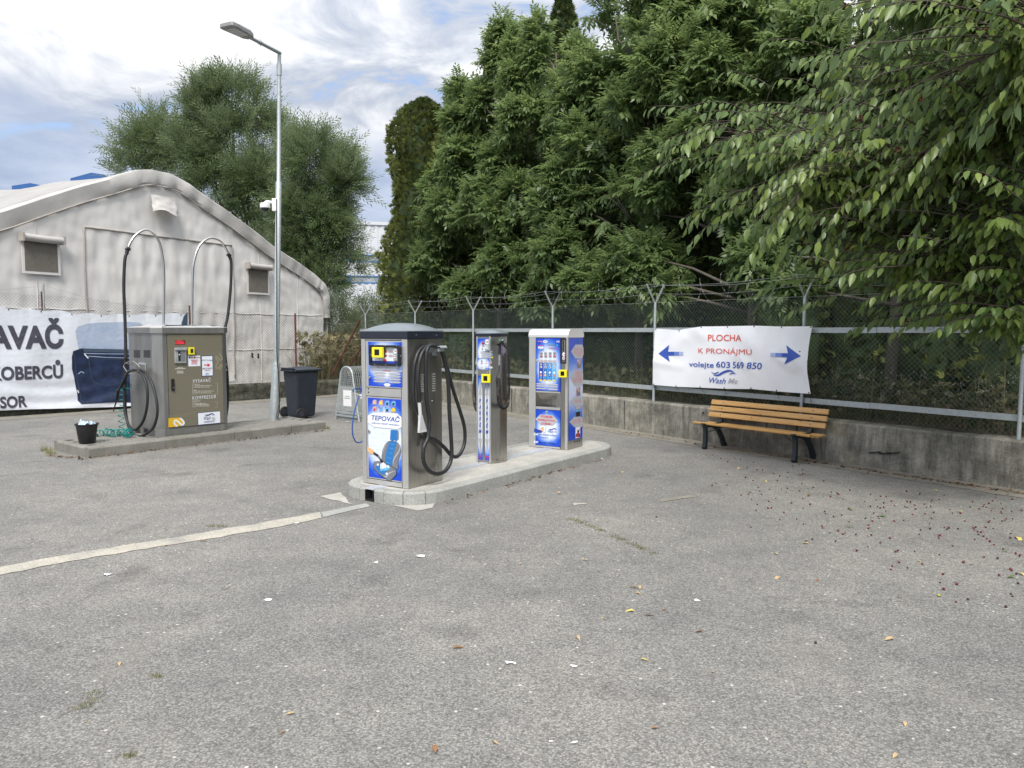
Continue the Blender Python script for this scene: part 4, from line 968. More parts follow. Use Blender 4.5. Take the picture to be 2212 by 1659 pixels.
mb = MB(); p = hit(ZG(265, 372), MP, 1, -.012); disc(mb, p.x, -.011, p.z, .014, .012, 14); mb.build('red_button', red_lamp, pf, smooth=True)
mb = MB(); p = hit(ZG(350, 1088), MP, 1, -.01); disc(mb, p.x, -.0005, p.z, .010, .006, 14); mb.build('lock', chrome, pf, smooth='auto')
ztop, zbot = hit(Z4(230, 640), MP, 1, -.002).z, hit(Z4(230, 1528), MP, 1, -.002).z
for k, (xa, xb, name) in enumerate(((.020, .075, 'P1'), (.112, .170, 'P2'))):
    xm = (xa + xb) / 2; st_ = plate(pf, 'lettered_strip', xa, zbot, xb, ztop, -.0003, -.002, panel_mat('strip_panel_%d' % k, xm, (ztop + zbot) / 2, .2, .50, lo=.70, hi=1.0))
    D = Decal(lambda x, z, l_: Vector((x, -.0026 - l_ * .0006, z)))
    D.rect(xa + .014, zbot + .24, xb - .014, ztop - .22, pgrey, 1)
    for s0, s1 in ((ztop - .22, ztop - .03), (zbot + .24, zbot + .05)): D.poly([(xa + .003, s0), (xb - .003, s0), (xm, s1)], pgrey, 1); D.poly([(xm - .012, s0 + (s1 - s0) * .05), (xm + .012, s0 + (s1 - s0) * .05), (xm, s0 + (s1 - s0) * .75)], pgrey_d if False else steel_light, 2)
    zl0 = hit(Z4(215, 885), MP, 1, -.003).z; zl1 = hit(Z4(215, 1272), MP, 1, -.003).z; n_ = 6; hgt = (zl0 - zl1) / n_
    for i, ch in enumerate('PARFÉM'):
        zt = zl0 - hgt * i; w = .013 if ch != 'M' else .018; D.text(ch, xm - w, zt, xm + w, zt - hgt * .62, pblue, 3, shear=.12, bold=.03)
    D.text(name, xm - .020, zbot + .052, xm + .018, zbot + .012, pred, 3, shear=.1, bold=.02); 
    if k: D.text('P2', xm + .0, ztop - .015, xb - .004, ztop - .06, pred, 3)
    D.build('print', st_)
a, c = hit(ZG(225, 1122), MP, 1, -.06), hit(ZG(415, 1342), MP, 1, -.06); card_reader(pf, a.x, c.z, c.x, a.z, -.0095, .05)
def coil(path, r, turns, rr=.0042, per=10): mb = MB(); mb.tube(helix(path, r, turns, per), rr, 5); return mb
XP = PW + .13
coil(strand(MP, Z4, [(375, 672, XP), (383, 760, XP), (385, 860, XP), (400, 940, XP), (437, 975, XP), (470, 940, XP), (480, 850, XP), (482, 700, XP)]), .024, 56).build('coiled_hose', black_rubber, pf, smooth=True)
coil(strand(MP, Z4, [(482, 700, XP), (482, 560, XP), (480, 420, XP), (476, 340, XP), (455, 318, XP - .05)]), .022, 30).build('coiled_hose', black_rubber, pf, smooth=True)
coil(strand(MP, Z4, [(447, 400, PW + .06), (450, 520, PW + .06), (447, 640, PW + .06), (437, 900, PW + .05)]), .016, 34, .0036).build('coiled_hose', black_rubber, pf, smooth=True)
mb = MB(); mb.tube(strand(MP, ZG, [(650, 900, XP), (640, 1050, XP), (590, 1180, XP), (605, 1235, XP), (660, 1255, XP)]), .0045, 6, smooth=5); mb.build('thin_hose', black_rubber, pf, smooth=True)
gz = lambda X, Y, x=XP: hit(ZG(X, Y), MP, 0, x)
mb = MB(); mb.tube([gz(668, 380), gz(665, 480), gz(660, 640)], [.019, .015, .017], 10); mb.tube([gz(610, 410), gz(660, 375), gz(740, 330)], [.014, .022, .012], 10); mb.tube([gz(720, 350), gz(750, 385), gz(735, 440)], .011, 8); g_ = mb.build('spray_gun', black_plastic, pf, smooth='auto')
mb = MB(); mb.beam(gz(722, 430), gz(752, 668), .006, .014); mb.build('trigger', pbr('violet_plastic', (.22, .15, .38), .45), g_, bevel=.002)
mb = MB(); mb.tube([gz(652, 668), gz(650, 780)], .0068, 8); mb.tube([gz(650, 780), gz(648, 910)], .0055, 8); mb.build('connector', galv, g_)
mb = MB(); mb.tube([gz(655, 275), gz(660, 330)], .009, 8); mb.tube([gz(735, 290), gz(715, 335)], .009, 8); mb.build('nozzle_tip', pbr('green_plastic', (.12, .28, .18), .4), g_)
XQ = -.10
gl = lambda X, Y, x=XQ: hit(ZG(X, Y), MP, 0, x)
mb = MB(); mb.tube([gl(150, 290), gl(135, 420), gl(118, 640)], [.02, .016, .017], 10); g2 = mb.build('spray_gun', black_plastic, pf, smooth='auto')
mb = MB(); mb.tube([gl(116, 655), gl(88, 890)], .0065, 8); mb.build('connector', galv, g2)
mb = MB(); mb.tube([gl(90, 885), gl(60, 1030), gl(40, 1120), (gl(80, 1180)), gl(130, 1200)], .0045, 6, smooth=5); mb.build('thin_hose', black_rubber, pf, smooth=True)
coil(strand(MP, Z4, [(140, 650, XQ), (132, 760, XQ), (130, 880, XQ), (140, 960, XQ), (170, 1010, XQ), (215, 1000, XQ), (230, 900, XQ)]), .021, 46).build('coiled_hose', black_rubber, pf, smooth=True)
mb = MB()
for k in range(4):
    for r_ in range(2): p = hit(Z4(360 + k * 24, 1522 + r_ * 14 - k * 2), MP, 0, PW + .05); mb.box(PW + .049, p.y - .014, p.z - .002, PW + .0508, p.y + .014, p.z + .002)
mb.build('vent_slot', black_plastic, pf)

# ================================================================ PAPER WIPES DISPENSER
A = at(1143.4, 964.2, .12); UW, UD, UH = .549, .34, 1.39
MU = frame(A, -32.5)
wi = thing('wipes_dispenser', 'wide steel wipes dispenser with blue panels and rounded bright steel hood', 'vending machine', M=MU)
us = at(1226, 971.8, .12); UW = hit((1226, 960), MU, 1, 0).x; UD = hit((1258, 950), MU, 0, UW).y
def ux(X): return hit(ZF(X, 900), MU, 1, -.008).x
def uz(z, Y, X=650): return hit(z(X, Y), MU, 1, -.008).z
zo1, zo0 = hit(Z4(890, 822), MU, 1, 0).z, hit(Z4(890, 968), MU, 1, 0).z
mb = MB(); xa, xb = ux(375), ux(965)
ox0, ox1 = hit(Z4(775, 880), MU, 1, 0).x, hit(Z4(995, 880), MU, 1, 0).x
mb.box(0, 0, 0, UW, UD, zo0); mb.box(0, 0, zo1, UW, UD, UH); mb.box(0, 0, zo0, ox0, UD, zo1); mb.box(ox1, 0, zo0, UW, UD, zo1); mb.box(ox0, .22, zo0, ox1, UD, zo1)
mb.build('cabinet', steel, wi)
mb = MB(); mb.add([(ox0, .02, zo1), (ox1, .02, zo1), (ox1, .12, zo1 - .07), (ox0, .12, zo1 - .10), (ox0, .024, zo1), (ox1, .024, zo1), (ox1, .124, zo1 - .07), (ox0, .124, zo1 - .10)], [(0, 1, 2, 3), (7, 6, 5, 4), (3, 2, 6, 7)]); mb.build('flap', steel_light, wi)
mb = MB(); hx = [(0, -.01), (UW, UW + .01)]; prof = [(-.012, UH - .0), (-.012, UH + .03), (0, UH + .062), (.03, UH + .09), (.07, UH + .102), (UD - .07, UH + .102), (UD - .03, UH + .09), (UD, UH + .062), (UD + .012, UH + .03), (UD + .012, UH)]
mb.prism(prof, -.008, UW + .008, Matrix(((0, 0, 1, 0), (1, 0, 0, 0), (0, 1, 0, 0), (0, 0, 0, 1)))); mb.build('hood', pbr('bright_steel_hood', (.78, .77, .75), .4, .6), wi, bevel=.002)
for a_, c_ in ((-.001, xa - .008), (UW - .035, UW + .001)): mb = MB(); mb.box(a_, -.009, 0, c_, -.0003, UH - .001); mb.build('front_pillar', steel_light, wi, bevel=.003)
plate(wi, 'door_gap_shade', xa - .006, zo1 + .002, xb + .004, UH - .004, -.0002, -.001, black_plastic)  # black sheet as painted shade round the upper door
plate(wi, 'door_gap_shade', xa - .006, .004, xb + .004, zo0 - .002, -.0002, -.001, black_plastic)  # likewise painted shade round the lower door
za, zb = uz(ZF, 258), uz(ZF, 1530)
du = plate(wi, 'upper_door', xa, zb, xb, za, -.0012, -.008, panel_mat('wipes_panel_upper', (xa + xb) / 2, (za + zb) / 2 - .02, .235, .40, lo=.58, hi=1.0), .001)
plate(wi, 'crossbar', xa - .002, zo1 + .003, xb, zb - .006, -.0012, -.012, steel_light, .002)
zl1, zl0 = hit(Z4(890, 1002), MU, 1, -.008).z, hit(Z4(890, 1378), MU, 1, -.008).z
plate(wi, 'crossbar', xa - .002, zl1 + .006, xb, zo0 - .003, -.0012, -.012, steel_light, .002)
dl = plate(wi, 'lower_door', xa, zl0, xb, zl1, -.0012, -.008, panel_mat('wipes_panel_lower', (xa + xb) / 2, (zl0 + zl1) / 2, .23, .245, lo=.60, hi=1.0), .001)
plate(wi, 'base_rail', xa - .002, .004, xb, zl0 - .005, -.0012, -.013, steel_light, .002)
D = front_decal(MU, -.0085, ZF)
D.ell(545, 300, 652, 372, pw); D.text('10Kč', 572, 318, 625, 350, pblack, bold=.02); D.rect(415, 322, 488, 342, ppink); D.poly([(490, 312), (542, 335), (490, 358)], ppink)
D.ell(862, 315, 908, 360, pgrey); D.poly([(915, 330), (942, 308), (935, 340), (945, 340), (920, 370)], pw)
for x0_, x1_, y_ in ((700, 800, 398), (662, 840, 418), (665, 850, 436)): D.rect(x0_, y_ - 5, x1_, y_ + 4, pgreen if y_ < 400 else pgrey_d)
for x0_, x1_, y_ in ((685, 808, 485), (655, 850, 502), (680, 820, 520)): D.rect(x0_, y_ - 5, x1_, y_ + 4, pred if y_ < 490 else pgrey_d)
D.ell(868, 405, 908, 446, pgreen, 2); D.ell(866, 488, 900, 530, pred, 2)
D.rect(405, 425, 552, 437, pred); D.hexa(415, 447, 552, 512, pw, 1, .2); D.rect(450, 453, 515, 462, pblue, 2); D.rect(445, 488, 520, 497, pred, 2)
washme(D, 470, 528, 575, 572, pmblue, plblue, .006, .5)
for k in range(4):
    X = 465 + k * 107; bl = (pblue, pmblue, pbr('print_azure', (.03, .22, .62), .4) if k == 2 else pmblue, plblue)[k]
    D.rect(X, 600, X + 72, 725, pgrey_d, 1); D.ell(X, 583, X + 72, 655, pgrey_d, 1); D.ell(X, 665, X + 72, 737, pgrey_d, 1); D.rect(X + 3, 603, X + 69, 722, pgrey, 2); D.ell(X + 3, 586, X + 69, 650, pgrey, 2); D.ell(X + 3, 668, X + 69, 734, pgrey, 2)
    D.poly([(X + 15, 690), (X + 36, 662), (X + 58, 690)], pred, 4); D.rect(X + 12, 690, X + 60, 700, pred, 4)
    D.text('5 s', X + 25, 752, X + 52, 772, pgrey_d, 2)
    D.rect(X - 15, 778 + k * 3, X + 85, 842 + k * 3, pgrey, 1)
    for q_ in range(3): D.rect(X, 792 + q_ * 16 + k * 3, X + 68, 797 + q_ * 16 + k * 3, ppink, 2)
    D.rect(X - 18, 845 + k * 4, X + 82, 1270 + k * 4, bl, 1)
    yy = 862 + k * 4
    for m_, (h_, c_) in enumerate(((50, pgrey), (50, pw))): D.rect(X + 5, yy, X + 54, yy + h_, c_, 2); D.ell(X + 10, yy + 10, X + 45, yy + 45, (pskin, pgrey_d)[m_], 3, 10); D.rect(X + 20, yy + 4, X + 30, yy + 22, pdblue, 4); yy += 66
    yy = 1050 + k * 4; D.ell(X + 2, yy, X + 50, yy + 58, pw, 2); D.rect(X - 2, yy - 8, X + 14, yy + 6, pdblue, 3)
    yy += 75; D.rect(X + 2, yy, X + 50, yy + 46, (pskin, pskin, pblack, pred)[k], 2); D.ell(X + 8, yy + 6, X + 40, yy + 30, (pred, pw, pw, pskin)[k], 3, 10)
    yy += 58; D.rect(X + 2, yy, X + 50, yy + 50, plblue, 2); D.ell(X + 14, yy + 14, X + 38, yy + 48, pdblue, 3, 10)
    yy += 62; D.ell(X - 8, yy, X + 52, yy + 54, pyel, 2, 16); D.rect(X + 8, yy + 16, X + 14, yy + 24, pblack, 3); D.rect(X + 28, yy + 16, X + 34, yy + 24, pblack, 3); D.rect(X + 8, yy + 36, X + 36, yy + 40, pblack, 3)
for k, Y in enumerate((1362, 1412, 1472)):
    D.hexa(362, Y - 24, 640, Y + 24, pgrey, 1, .15); D.hexa(648, Y - 6 , 920, Y + (48 if k == 2 else 42), pgrey, 1, .15); D.rect(420, Y - 5, 580, Y + 2, pgrey_d, 2); D.rect(700, Y + 12, 865, Y + 19, pgrey_d, 2)
D.build('print', du)
for k in range(4):
    X = 501 + k * 107; p = hit(ZF(X, 622), MU, 1, -.01); mb = MB(); disc(mb, p.x, -.0108, p.z, .0115, .006, 14); mb.build('push_button', chrome, du, smooth='auto')
p = hit(ZF(400, 795), MU, 1, -.01); mb = MB(); disc(mb, p.x, -.0085, p.z, .020, .005, 18); disc(mb, p.x + .004, -.014, p.z, .007, .005, 10); mb.build('lock', steel_light, du, smooth='auto')
# lower door print
D = front_decal(MU, -.0085, ZI)
D.hexa(345, 435, 992, 770, pgrey_d, 1, .22); D.hexa(350, 438, 986, 764, pgrey, 2, .22)
D.text('VÝDEJNÍK', 486, 470, 852, 552, pred, 4, bold=.03); D.text('PAPÍROVÝCH', 420, 570, 908, 655, pred, 4, bold=.03); D.text('UTĚREK', 514, 672, 804, 745, pred, 4, bold=.03)
D.poly([(500, 742), (655, 770), (632, 975), (560, 935), (445, 830)], pgrey_d, 3); D.poly([(506, 750), (648, 775), (627, 965), (560, 925), (452, 830)], pw, 4)
D.poly([(318, 842), (400, 862), (520, 900), (548, 940), (520, 968), (400, 958), (316, 940)], pblue, 5)
D.poly([(505, 900), (512, 825), (540, 805), (560, 795), (590, 820), (592, 900), (560, 938)], pskin, 5); D.stroke([(535, 815), (530, 860)], .002, pgrey_d, 6); D.stroke([(555, 805), (552, 850)], .002, pgrey_d, 6); D.stroke([(575, 810), (570, 850)], .002, pgrey_d, 6)
washme(D, 705, 845, 975, 970, pblue, pgrey, .008, .42)
D.text('VLHČENÉ UTĚRKY', 452, 990, 988, 1078, pblue, 3, bold=.015); D.text('S ČISTIČI', 446, 1072, 710, 1132, pblue, 3, bold=.015); D.text('SUCHÉ UTĚRKY', 440, 1214, 905, 1298, pdblue, 3, bold=.015)
for X, s_ in ((312, 50), (365, 34), (405, 28)):
    D.poly([(X, 975 - 0), (X + s_, 1005), (X, 1050)], pw, 2); D.poly([(X, 1222 - s_), (X + s_, 1228), (X, 1235 + s_)], pw, 2)
D.build('print', dl)
p = hit(ZI(665, 375), MU, 1, -.01); mb = MB(); disc(mb, p.x, -.0085, p.z, .0165, .004, 18); disc(mb, p.x, -.0128, p.z, .007, .004, 10); mb.build('lock', steel_light, dl, smooth='auto')
# note slot
x0, z0, x1, z1 = xz(MU, -.01, ZF, (962, 250), (1100, 872)); ix0, iz0, ix1, iz1 = xz(MU, -.01, ZF, (988, 290), (1082, 835))
bezel(wi, 'slot_frame', (x0, z0, x1, z1), (ix0, iz0, ix1, iz1), -.0003, -.016, black_plastic, .012)
plate(wi, 'slot_plate', ix0, iz0, ix1, iz1, -.0004, -.003, steel_dark)
D = front_decal(MU, -.004, ZF); D.rect(1018, 300, 1042, 580, pblack); D.ell(1010, 598, 1082, 700, pw); D.ell(1008, 708, 1070, 775, pw); D.ell(1040, 640, 1080, 670, pred, 2); D.ell(1025, 725, 1060, 755, pred, 2); D.rect(1000, 795, 1070, 815, pblack); D.build('pictogram', wi)
a, c = hit(ZF(928, 1018), MU, 1, -.06), hit(ZF(1110, 1210), MU, 1, -.06); card_reader(wi, a.x, c.z, c.x, a.z, -.0095, .055)
# right side print
sz1, sz0 = hit(ZF(1350, 245), MU, 0, UW).z, hit(ZI(1500, 1150), MU, 0, UW).z
smat = panel_mat('wipes_panel_side', UD / 2, (sz0 + sz1) / 2, .9, .60, lo=.42, hi=1.0)
mb = MB(); mb.box(UW, .02, sz0, UW + .002, UD - .004, sz1); sp_ = mb.build('side_panel', smat, wi)
D = side_decal(MU, UW + .002, ZF)
def sidehex(z, x0, y0, x1, y1, D):
    D.poly([(x0, (y0 + y1) / 2), (x0 + (x1 - x0) * .35, y0), (x1 - 30, y0), (x1, y0 + (y1 - y0) * .3), (x1, y0 + (y1 - y0) * .7), (x1 - 35, y1), (x0 + (x1 - x0) * .35, y1)], pgrey, 1)
sidehex(ZF, 1215, 410, 1520, 745, D); sidehex(ZF, 1195, 1018, 1510, 1412, D)
for t, Y, X0, X1 in (('ČISTIČ PALUB.', 520, 1285, 1500), ('DESKY, PLASTŮ', 598, 1285, 1500), ('A KŮŽE', 668, 1355, 1462), ('OŽIVOVAČ', 1075, 1310, 1475), ('A LEŠTIDLO', 1142, 1310, 1475), ('PALUBNÍ DESKY', 1228, 1255, 1488), ('PLASTŮ A KŮŽE', 1300, 1262, 1485)): D.text(t, X0, Y - 30, X1, Y + 26, ppink, 2, bold=.01)
washme(D, 1345, 290, 1480, 375, pmblue, pgrey_d, .006, .45)
for (x_, y_) in ((1358, 770), (1345, 1440)):
    D.rect(x_, y_, x_ + 98, y_ + 212, ppink, 1); D.rect(x_ + 5, y_ + 6, x_ + 93, y_ + 206, pgrey, 2); D.poly([(x_ + 5, y_ + 50), (x_ + 60, y_ + 90), (x_ + 93, y_ + 70), (x_ + 93, y_ + 206), (x_ + 5, y_ + 206)], pgrey_d, 3); D.ell(x_ + 52, y_ + 25, x_ + 90, y_ + 60, pred, 4, 10); D.ell(x_ + 50, y_ + 80, x_ + 74, y_ + 115, pyel, 4, 10)
D.build('print', sp_)
D = side_decal(MU, UW + .002, ZI)
sidehex(ZI, 1325, -50, 1700, 215, D); sidehex(ZI, 1312, 512, 1695, 805, D); D.text('ČISTIČ SKEL', 1450, 40, 1650, 95, ppink, 2, bold=.01); D.text('SUCHÁ UTĚRKA', 1392, 600, 1655, 665, ppink, 2, bold=.01)
D.rect(1492, 230, 1616, 495, ppink, 1); D.rect(1498, 240, 1610, 300, pgrey, 2); D.rect(1498, 300, 1610, 375, plblue, 2); D.rect(1495, 375, 1613, 490, pblack, 2); D.poly([(1570, 300), (1590, 270), (1595, 290), (1580, 310)], pred, 3)
D.rect(1480, 810, 1620, 1098, ppink, 1); D.rect(1486, 818, 1614, 1090, pw, 2); D.poly([(1486, 1088), (1500, 1000), (1560, 960), (1610, 990), (1612, 1088)], pblack, 3); D.poly([(1495, 1088), (1540, 990), (1590, 960), (1560, 1088)], pred, 4); D.poly([(1535, 880), (1555, 870), (1570, 920), (1600, 850), (1612, 862), (1580, 940), (1560, 960)], pred, 4); D.ell(1530, 900, 1580, 960, pblack, 5, 10)
D.build('print', sp_)
D = side_decal(MU, UW, ZI)
for X in (1465, 1527, 1588):
    for Y in (1195, 1217, 1240): D.rect(X - 12, Y - 8 - (X - 1465) * .17, X + 12, Y + 3 - (X - 1465) * .17, pblack)
D.build('vent_slot', wi)
mb = MB(); mb.box(UW - .002, -.001, 0, UW + .003, .018, UH); mb.build('corner_trim', steel_dark, wi)

# ================================================================ VACUUM AND COMPRESSOR UNIT
A, Cc = at(357, 942.7, .13), at(486, 929.4, .13)
MV = frame(A, 49.3); VW = hit((486, 930), MV, 1, 0).x; VD = .93; ch = .10
va = thing('vacuum_unit', 'large stainless steel vacuum and compressor cabinet with two curved pipes and black hoses', 'vacuum machine', M=MV)
def oct_(e=0, c_=ch): return [(0 - e * .4, -e), (VW + e * .4, -e), (VW + c_ + e, c_ - e * .4), (VW + c_ + e, VD - c_ + e * .4), (VW + e * .4, VD + e), (-e * .4, VD + e), (-c_ - e, VD - c_ + e * .4), (-c_ - e, c_ - e * .4)]
VH = 1.43
vsteel = pbr('grey_brushed_steel', (.36, .355, .335), .36, .85, var=(2.5, .12), stretch=(4, 4, .5), bump=(50, .05, .002))
mb = MB(); mb.prism(oct_(), .10, VH); mb.build('cabinet', vsteel, va, bevel=.003)
mb = MB(); mb.prism(oct_(-.004), 0, .097); mb.build('plinth', vsteel, va, bevel=.002)
mb = MB(); mb.prism(oct_(.028), VH - .005, VH + .075); mb.build('lid_rim', vsteel, va, bevel=.004)
a_, c_ = oct_(.03), oct_(-.12, .02); mb = MB(); mb.add([(x, y, VH + .0755) for x, y in a_] + [(x, y, VH + .11) for x, y in c_], [(i, (i + 1) % 8, 8 + (i + 1) % 8, 8 + i) for i in range(8)] + [tuple(range(8, 16)), tuple(range(7, -1, -1))]); mb.build('lid', steel_light, va, bevel=.003)
olive, nt, n, b, l = node_mat('olive_printed_door')
b.inputs['Base Color'].default_value = (.215, .198, .145, 1); b.inputs['Roughness'].default_value = .38; b.inputs['Metallic'].default_value = .3
olive_l = pbr('olive_stripe', (.32, .30, .20), .38, .3); olive_p = pbr('olive_print', (.52, .50, .42), .45)
x0, _, x1, _ = xz(MV, -.006, Z2, (868, 700), (1530, 800)); zt = hit(Z2(1190, 236), MV, 1, -.006).z; zbm = hit(Z2(1190, 1338), MV, 1, -.006).z
plate(va, 'door_gap_shade', x0 - .006, zbm - .006, x1 + .006, zt + .006, -.0002, -.001, black_plastic)  # shadow line round the door, put in as a black plate
dr = plate(va, 'door', x0, zbm, x1, zt, -.0012, -.008, olive, .002)
D = front_decal(MV, -.0085, Z2)
X = 880
while X < 1525:
    D.rect(X, 245 + (X - 880) * .02, X + 5, 360 + 60 * (X - 880) / 640, olive_l, 1); X += 10.5
X = 880
while X < 1525:
    D.rect(X, 1215 - 110 * (X - 880) / 640, X + 5, 1242 - (X - 880) * .03, olive_l, 1); X += 10.5
D.text('VYSAVAČ', 1162, 780, 1381, 808, pw, bold=.005, space=1.25); D.text('KOMPRESOR', 1160, 982, 1447, 1006, pw, bold=0.0, space=1.3); D.text('bezplatný', 1160, 1028, 1257, 1046, olive_p)
def bracket(X0, Y0, X1, Y1):
    for sx_, X in ((1, X0), (-1, X1)): D.stroke([(X + sx_ * 32, Y0), (X, Y0), (X, Y1), (X + sx_ * 32, Y1)], .004, olive_p, 1, sm=0)
bracket(1162, 825, 1463, 962); bracket(1162, 1052, 1461, 1116)
for y_, e in ((840, 1250), (856, 1395), (874, 1368), (912, 1205), (922, 1420), (944, 1395), (1070, 1325), (1085, 1366), (1102, 1366)):
    X = 1172 if y_ in (912, 922, 944) else 1186
    if X == 1186: D.rect(1172, y_ - 4, 1178, y_ + 3, olive_p, 1)
    while X < e: w = random.uniform(14, 38); D.rect(X, y_ - 3.5, min(e, X + w), y_ + 2.5, olive_p, 1); X += w + 5
for y_, a_, c_ in ((635, 978, 1045), (650, 950, 1075)): D.rect(a_, y_ - 3, c_, y_ + 3, olive_p, 1)
for k in range(3):
    X = 985 + k * 26; D.ell(X - 15, 674, X + 15, 711, olive_p, 1); D.ell(X - 10, 680, X + 10, 705, olive, 2); D.ell(X - 6, 685, X + 6, 700, olive_p, 3)
D.stroke([(1010, 590), (1010, 618)], .004, olive_p, 1, sm=0)
D.stroke([(1483, 465), (1516, 520), (1500, 550), (1450, 500), (1448, 530), (1478, 575)], .022, olive_l, 2, 6); D.stroke([(1478, 570), (1450, 600), (1448, 640), (1475, 640), (1508, 600), (1516, 620), (1485, 668)], .022, olive_l, 2, 6)
vyel = pbr('warm_yellow_print', (.72, .44, .02), .4)
D.poly([(868, 1248), (1010, 1242), (1062, 1290), (1058, 1320), (1030, 1338), (960, 1352), (868, 1360)], vyel, 1)
D.stroke([(1012, 1248), (1045, 1280), (1058, 1312), (1030, 1328), (985, 1290), (955, 1275), (938, 1300), (945, 1320), (975, 1348)], .024, pw, 2, 5)
D.poly([(1060, 1250), (1075, 1300), (1062, 1345), (1000, 1352), (1036, 1336), (1062, 1318), (1064, 1290), (1030, 1246)], olive, 1)
D.build('print', dr)
def sticker(name, X0, Y0, X1, Y1, edge, inner=pw):
    a, c = hit(Z2(X0, Y0), MV, 1, -.010), hit(Z2(X1, Y1), MV, 1, -.010); return plate(dr, name, a.x, c.z, c.x, a.z, -.0088, -.0105, edge)
sticker('price_sticker', 1266, 494, 1413, 738, pdblue); sticker('notice_sticker', 1108, 496, 1256, 618, pw); sticker('logo_plate', 1222, 1184, 1503, 1308, pdblue)
D = front_decal(MV, -.0108, Z2)
D.rect(1273, 501, 1407, 731, pw, 0); D.text('10 Kč = 4 minuty', 1275, 538, 1404, 555, pdblue, bold=.01); D.poly([(1298, 600), (1342, 600), (1342, 584), (1378, 606), (1342, 632), (1342, 613), (1298, 613)], pred); D.text('BERTE HADICI', 1282, 640, 1400, 656, pdblue, bold=.01); D.text('VPRAVO', 1308, 664, 1375, 680, pred, bold=.01); washme(D, 1315, 706, 1362, 728, pmblue, pgrey, .006, .5)
D.ell(1112, 504, 1133, 526, pblue); D.rect(1136, 512, 1170, 520, pgrey_d); D.rect(1178, 506, 1196, 526, pred); D.rect(1199, 512, 1250, 520, pgrey_d)
for y_, a_, c_ in ((548, 1142, 1235), (562, 1150, 1218), (575, 1150, 1218), (593, 1145, 1220)): D.rect(a_, y_ - 4, c_, y_ + 3, ppink)
D.rect(1227, 1189, 1498, 1303, pw, 0); washme(D, 1298, 1194, 1440, 1266, pdblue, pgrey, .012, .5); D.text('„samoobslužná autodoráž“', 1298, 1276, 1434, 1294, pdblue)
D.build('print', dr)
a, c = hit(Z2(950, 308), MV, 1, -.012), hit(Z2(1072, 356), MV, 1, -.012)
dsp = plate(dr, 'display', a.x, c.z, c.x, a.z, -.0088, -.012, pbr('display_glass', (.07, .0, .004), .3, emit=((.5, .0, .01), .04)))
led = pbr('red_led', (.6, .02, .03), .4, emit=((1, .10, .12), .32))
D = front_decal(MV, -.0125, Z2)
segs7 = {'0': 'abcdef', '6': 'acdefg', 'b': 'cdefg'}
for k, chn in enumerate('000b'):
    X = 957 + k * 28; Y = 315; w, h = 17, 34; S7 = {'a': ((0, 0), (1, 0)), 'b': ((1, 0), (1, .5)), 'c': ((1, .5), (1, 1)), 'd': ((0, 1), (1, 1)), 'e': ((0, .5), (0, 1)), 'f': ((0, 0), (0, .5)), 'g': ((0, .5), (1, .5))}
    for q_ in segs7[chn]: (u0, v0), (u1, v1) = S7[q_]; D.stroke([(X + u0 * w + (1 - v0) * 3, Y + v0 * h), (X + u1 * w + (1 - v1) * 3, Y + v1 * h)], .006, led, 1, sm=0)
D.build('digits', dr)
a, c = hit(Z2(945, 402), MV, 1, -.03), hit(Z2(1088, 583), MV, 1, -.03)
cb = plate(dr, 'coin_box', a.x, c.z, c.x, a.z, -.0088, -.035, galv_dull, .006)
plate(cb, 'coin_window', a.x + .045, c.z + .03, c.x - .015, a.z - .04, -.0352, -.037, pgrey_d); plate(cb, 'slot', a.x + .045, c.z + .035, a.x + .075, a.z - .045, -.0372, -.039, pblack); plate(cb, 'coin_light', a.x + .052, c.z + .115, a.x + .068, c.z + .13, -.0392, -.041, pw); plate(cb, 'visor', a.x - .003, a.z - .028, c.x + .003, a.z + .006, -.0352, -.055, galv, .003)
a, c = hit(Z2(1110, 394), MV, 1, -.04), hit(Z2(1188, 480), MV, 1, -.04); card_reader(dr, a.x, c.z, c.x, a.z, -.0088, .035)
a, c = hit(Z2(905, 775), MV, 1, -.02), hit(Z2(945, 918), MV, 1, -.02); hd = plate(dr, 'handle', a.x, c.z, c.x, a.z, -.0088, -.026, black_plastic, .004)
mb = MB(); p = hit(Z2(936, 880), MV, 1, -.027); disc(mb, p.x, -.0262, p.z, .009, .003, 10); mb.build('keyhole', chrome, hd)
mb = MB()
for X, Y in ((882, 985), (867, 1393), (867, 1437), (1203, 1387), (1515, 1336), (1515, 1380)): p = hit(Z2(X, Y), MV, 1, 0); disc(mb, p.x, .0 if p.z > .1 else .004, p.z, .007, .004, 8)
mb.build('bolt', steel_light, va)
LX = -ch
mb = MB()
for X0, X1 in ((450, 528), (570, 652)):
    for k in range(11): a, c = hit(Z2(X0, 428 + k * 8.4), MV, 0, LX), hit(Z2(X1, 428 + k * 8.4 + 2), MV, 0, LX); mb.box(LX - .0015, min(a.y, c.y), a.z - .0035, LX, max(a.y, c.y), a.z + .0035)
for X0, X1 in ((470, 522), (570, 622)):
    for k in range(6): a, c = hit(Z2(X0, 1372 + k * 8.4), MV, 0, LX), hit(Z2(X1, 1380 + k * 8.4), MV, 0, LX); mb.box(LX - .0015, min(a.y, c.y), a.z - .0035, LX, max(a.y, c.y), a.z + .0035)
mb.build('vent_slot', black_plastic, va)
a, c = hit(Z2(512, 575), MV, 0, LX), hit(Z2(600, 606), MV, 0, LX); mb = MB(); mb.box(LX - .008, min(a.y, c.y), c.z, LX, max(a.y, c.y), a.z); mb.box(LX - .012, min(a.y, c.y), c.z - .17, LX - .004, min(a.y, c.y) + .012, c.z); mb.build('bracket', galv, va, bevel=.002)
hz_ = lambda X, Y, x: hit(Z2(X, Y), MV, 0, x)
HX = LX - .17
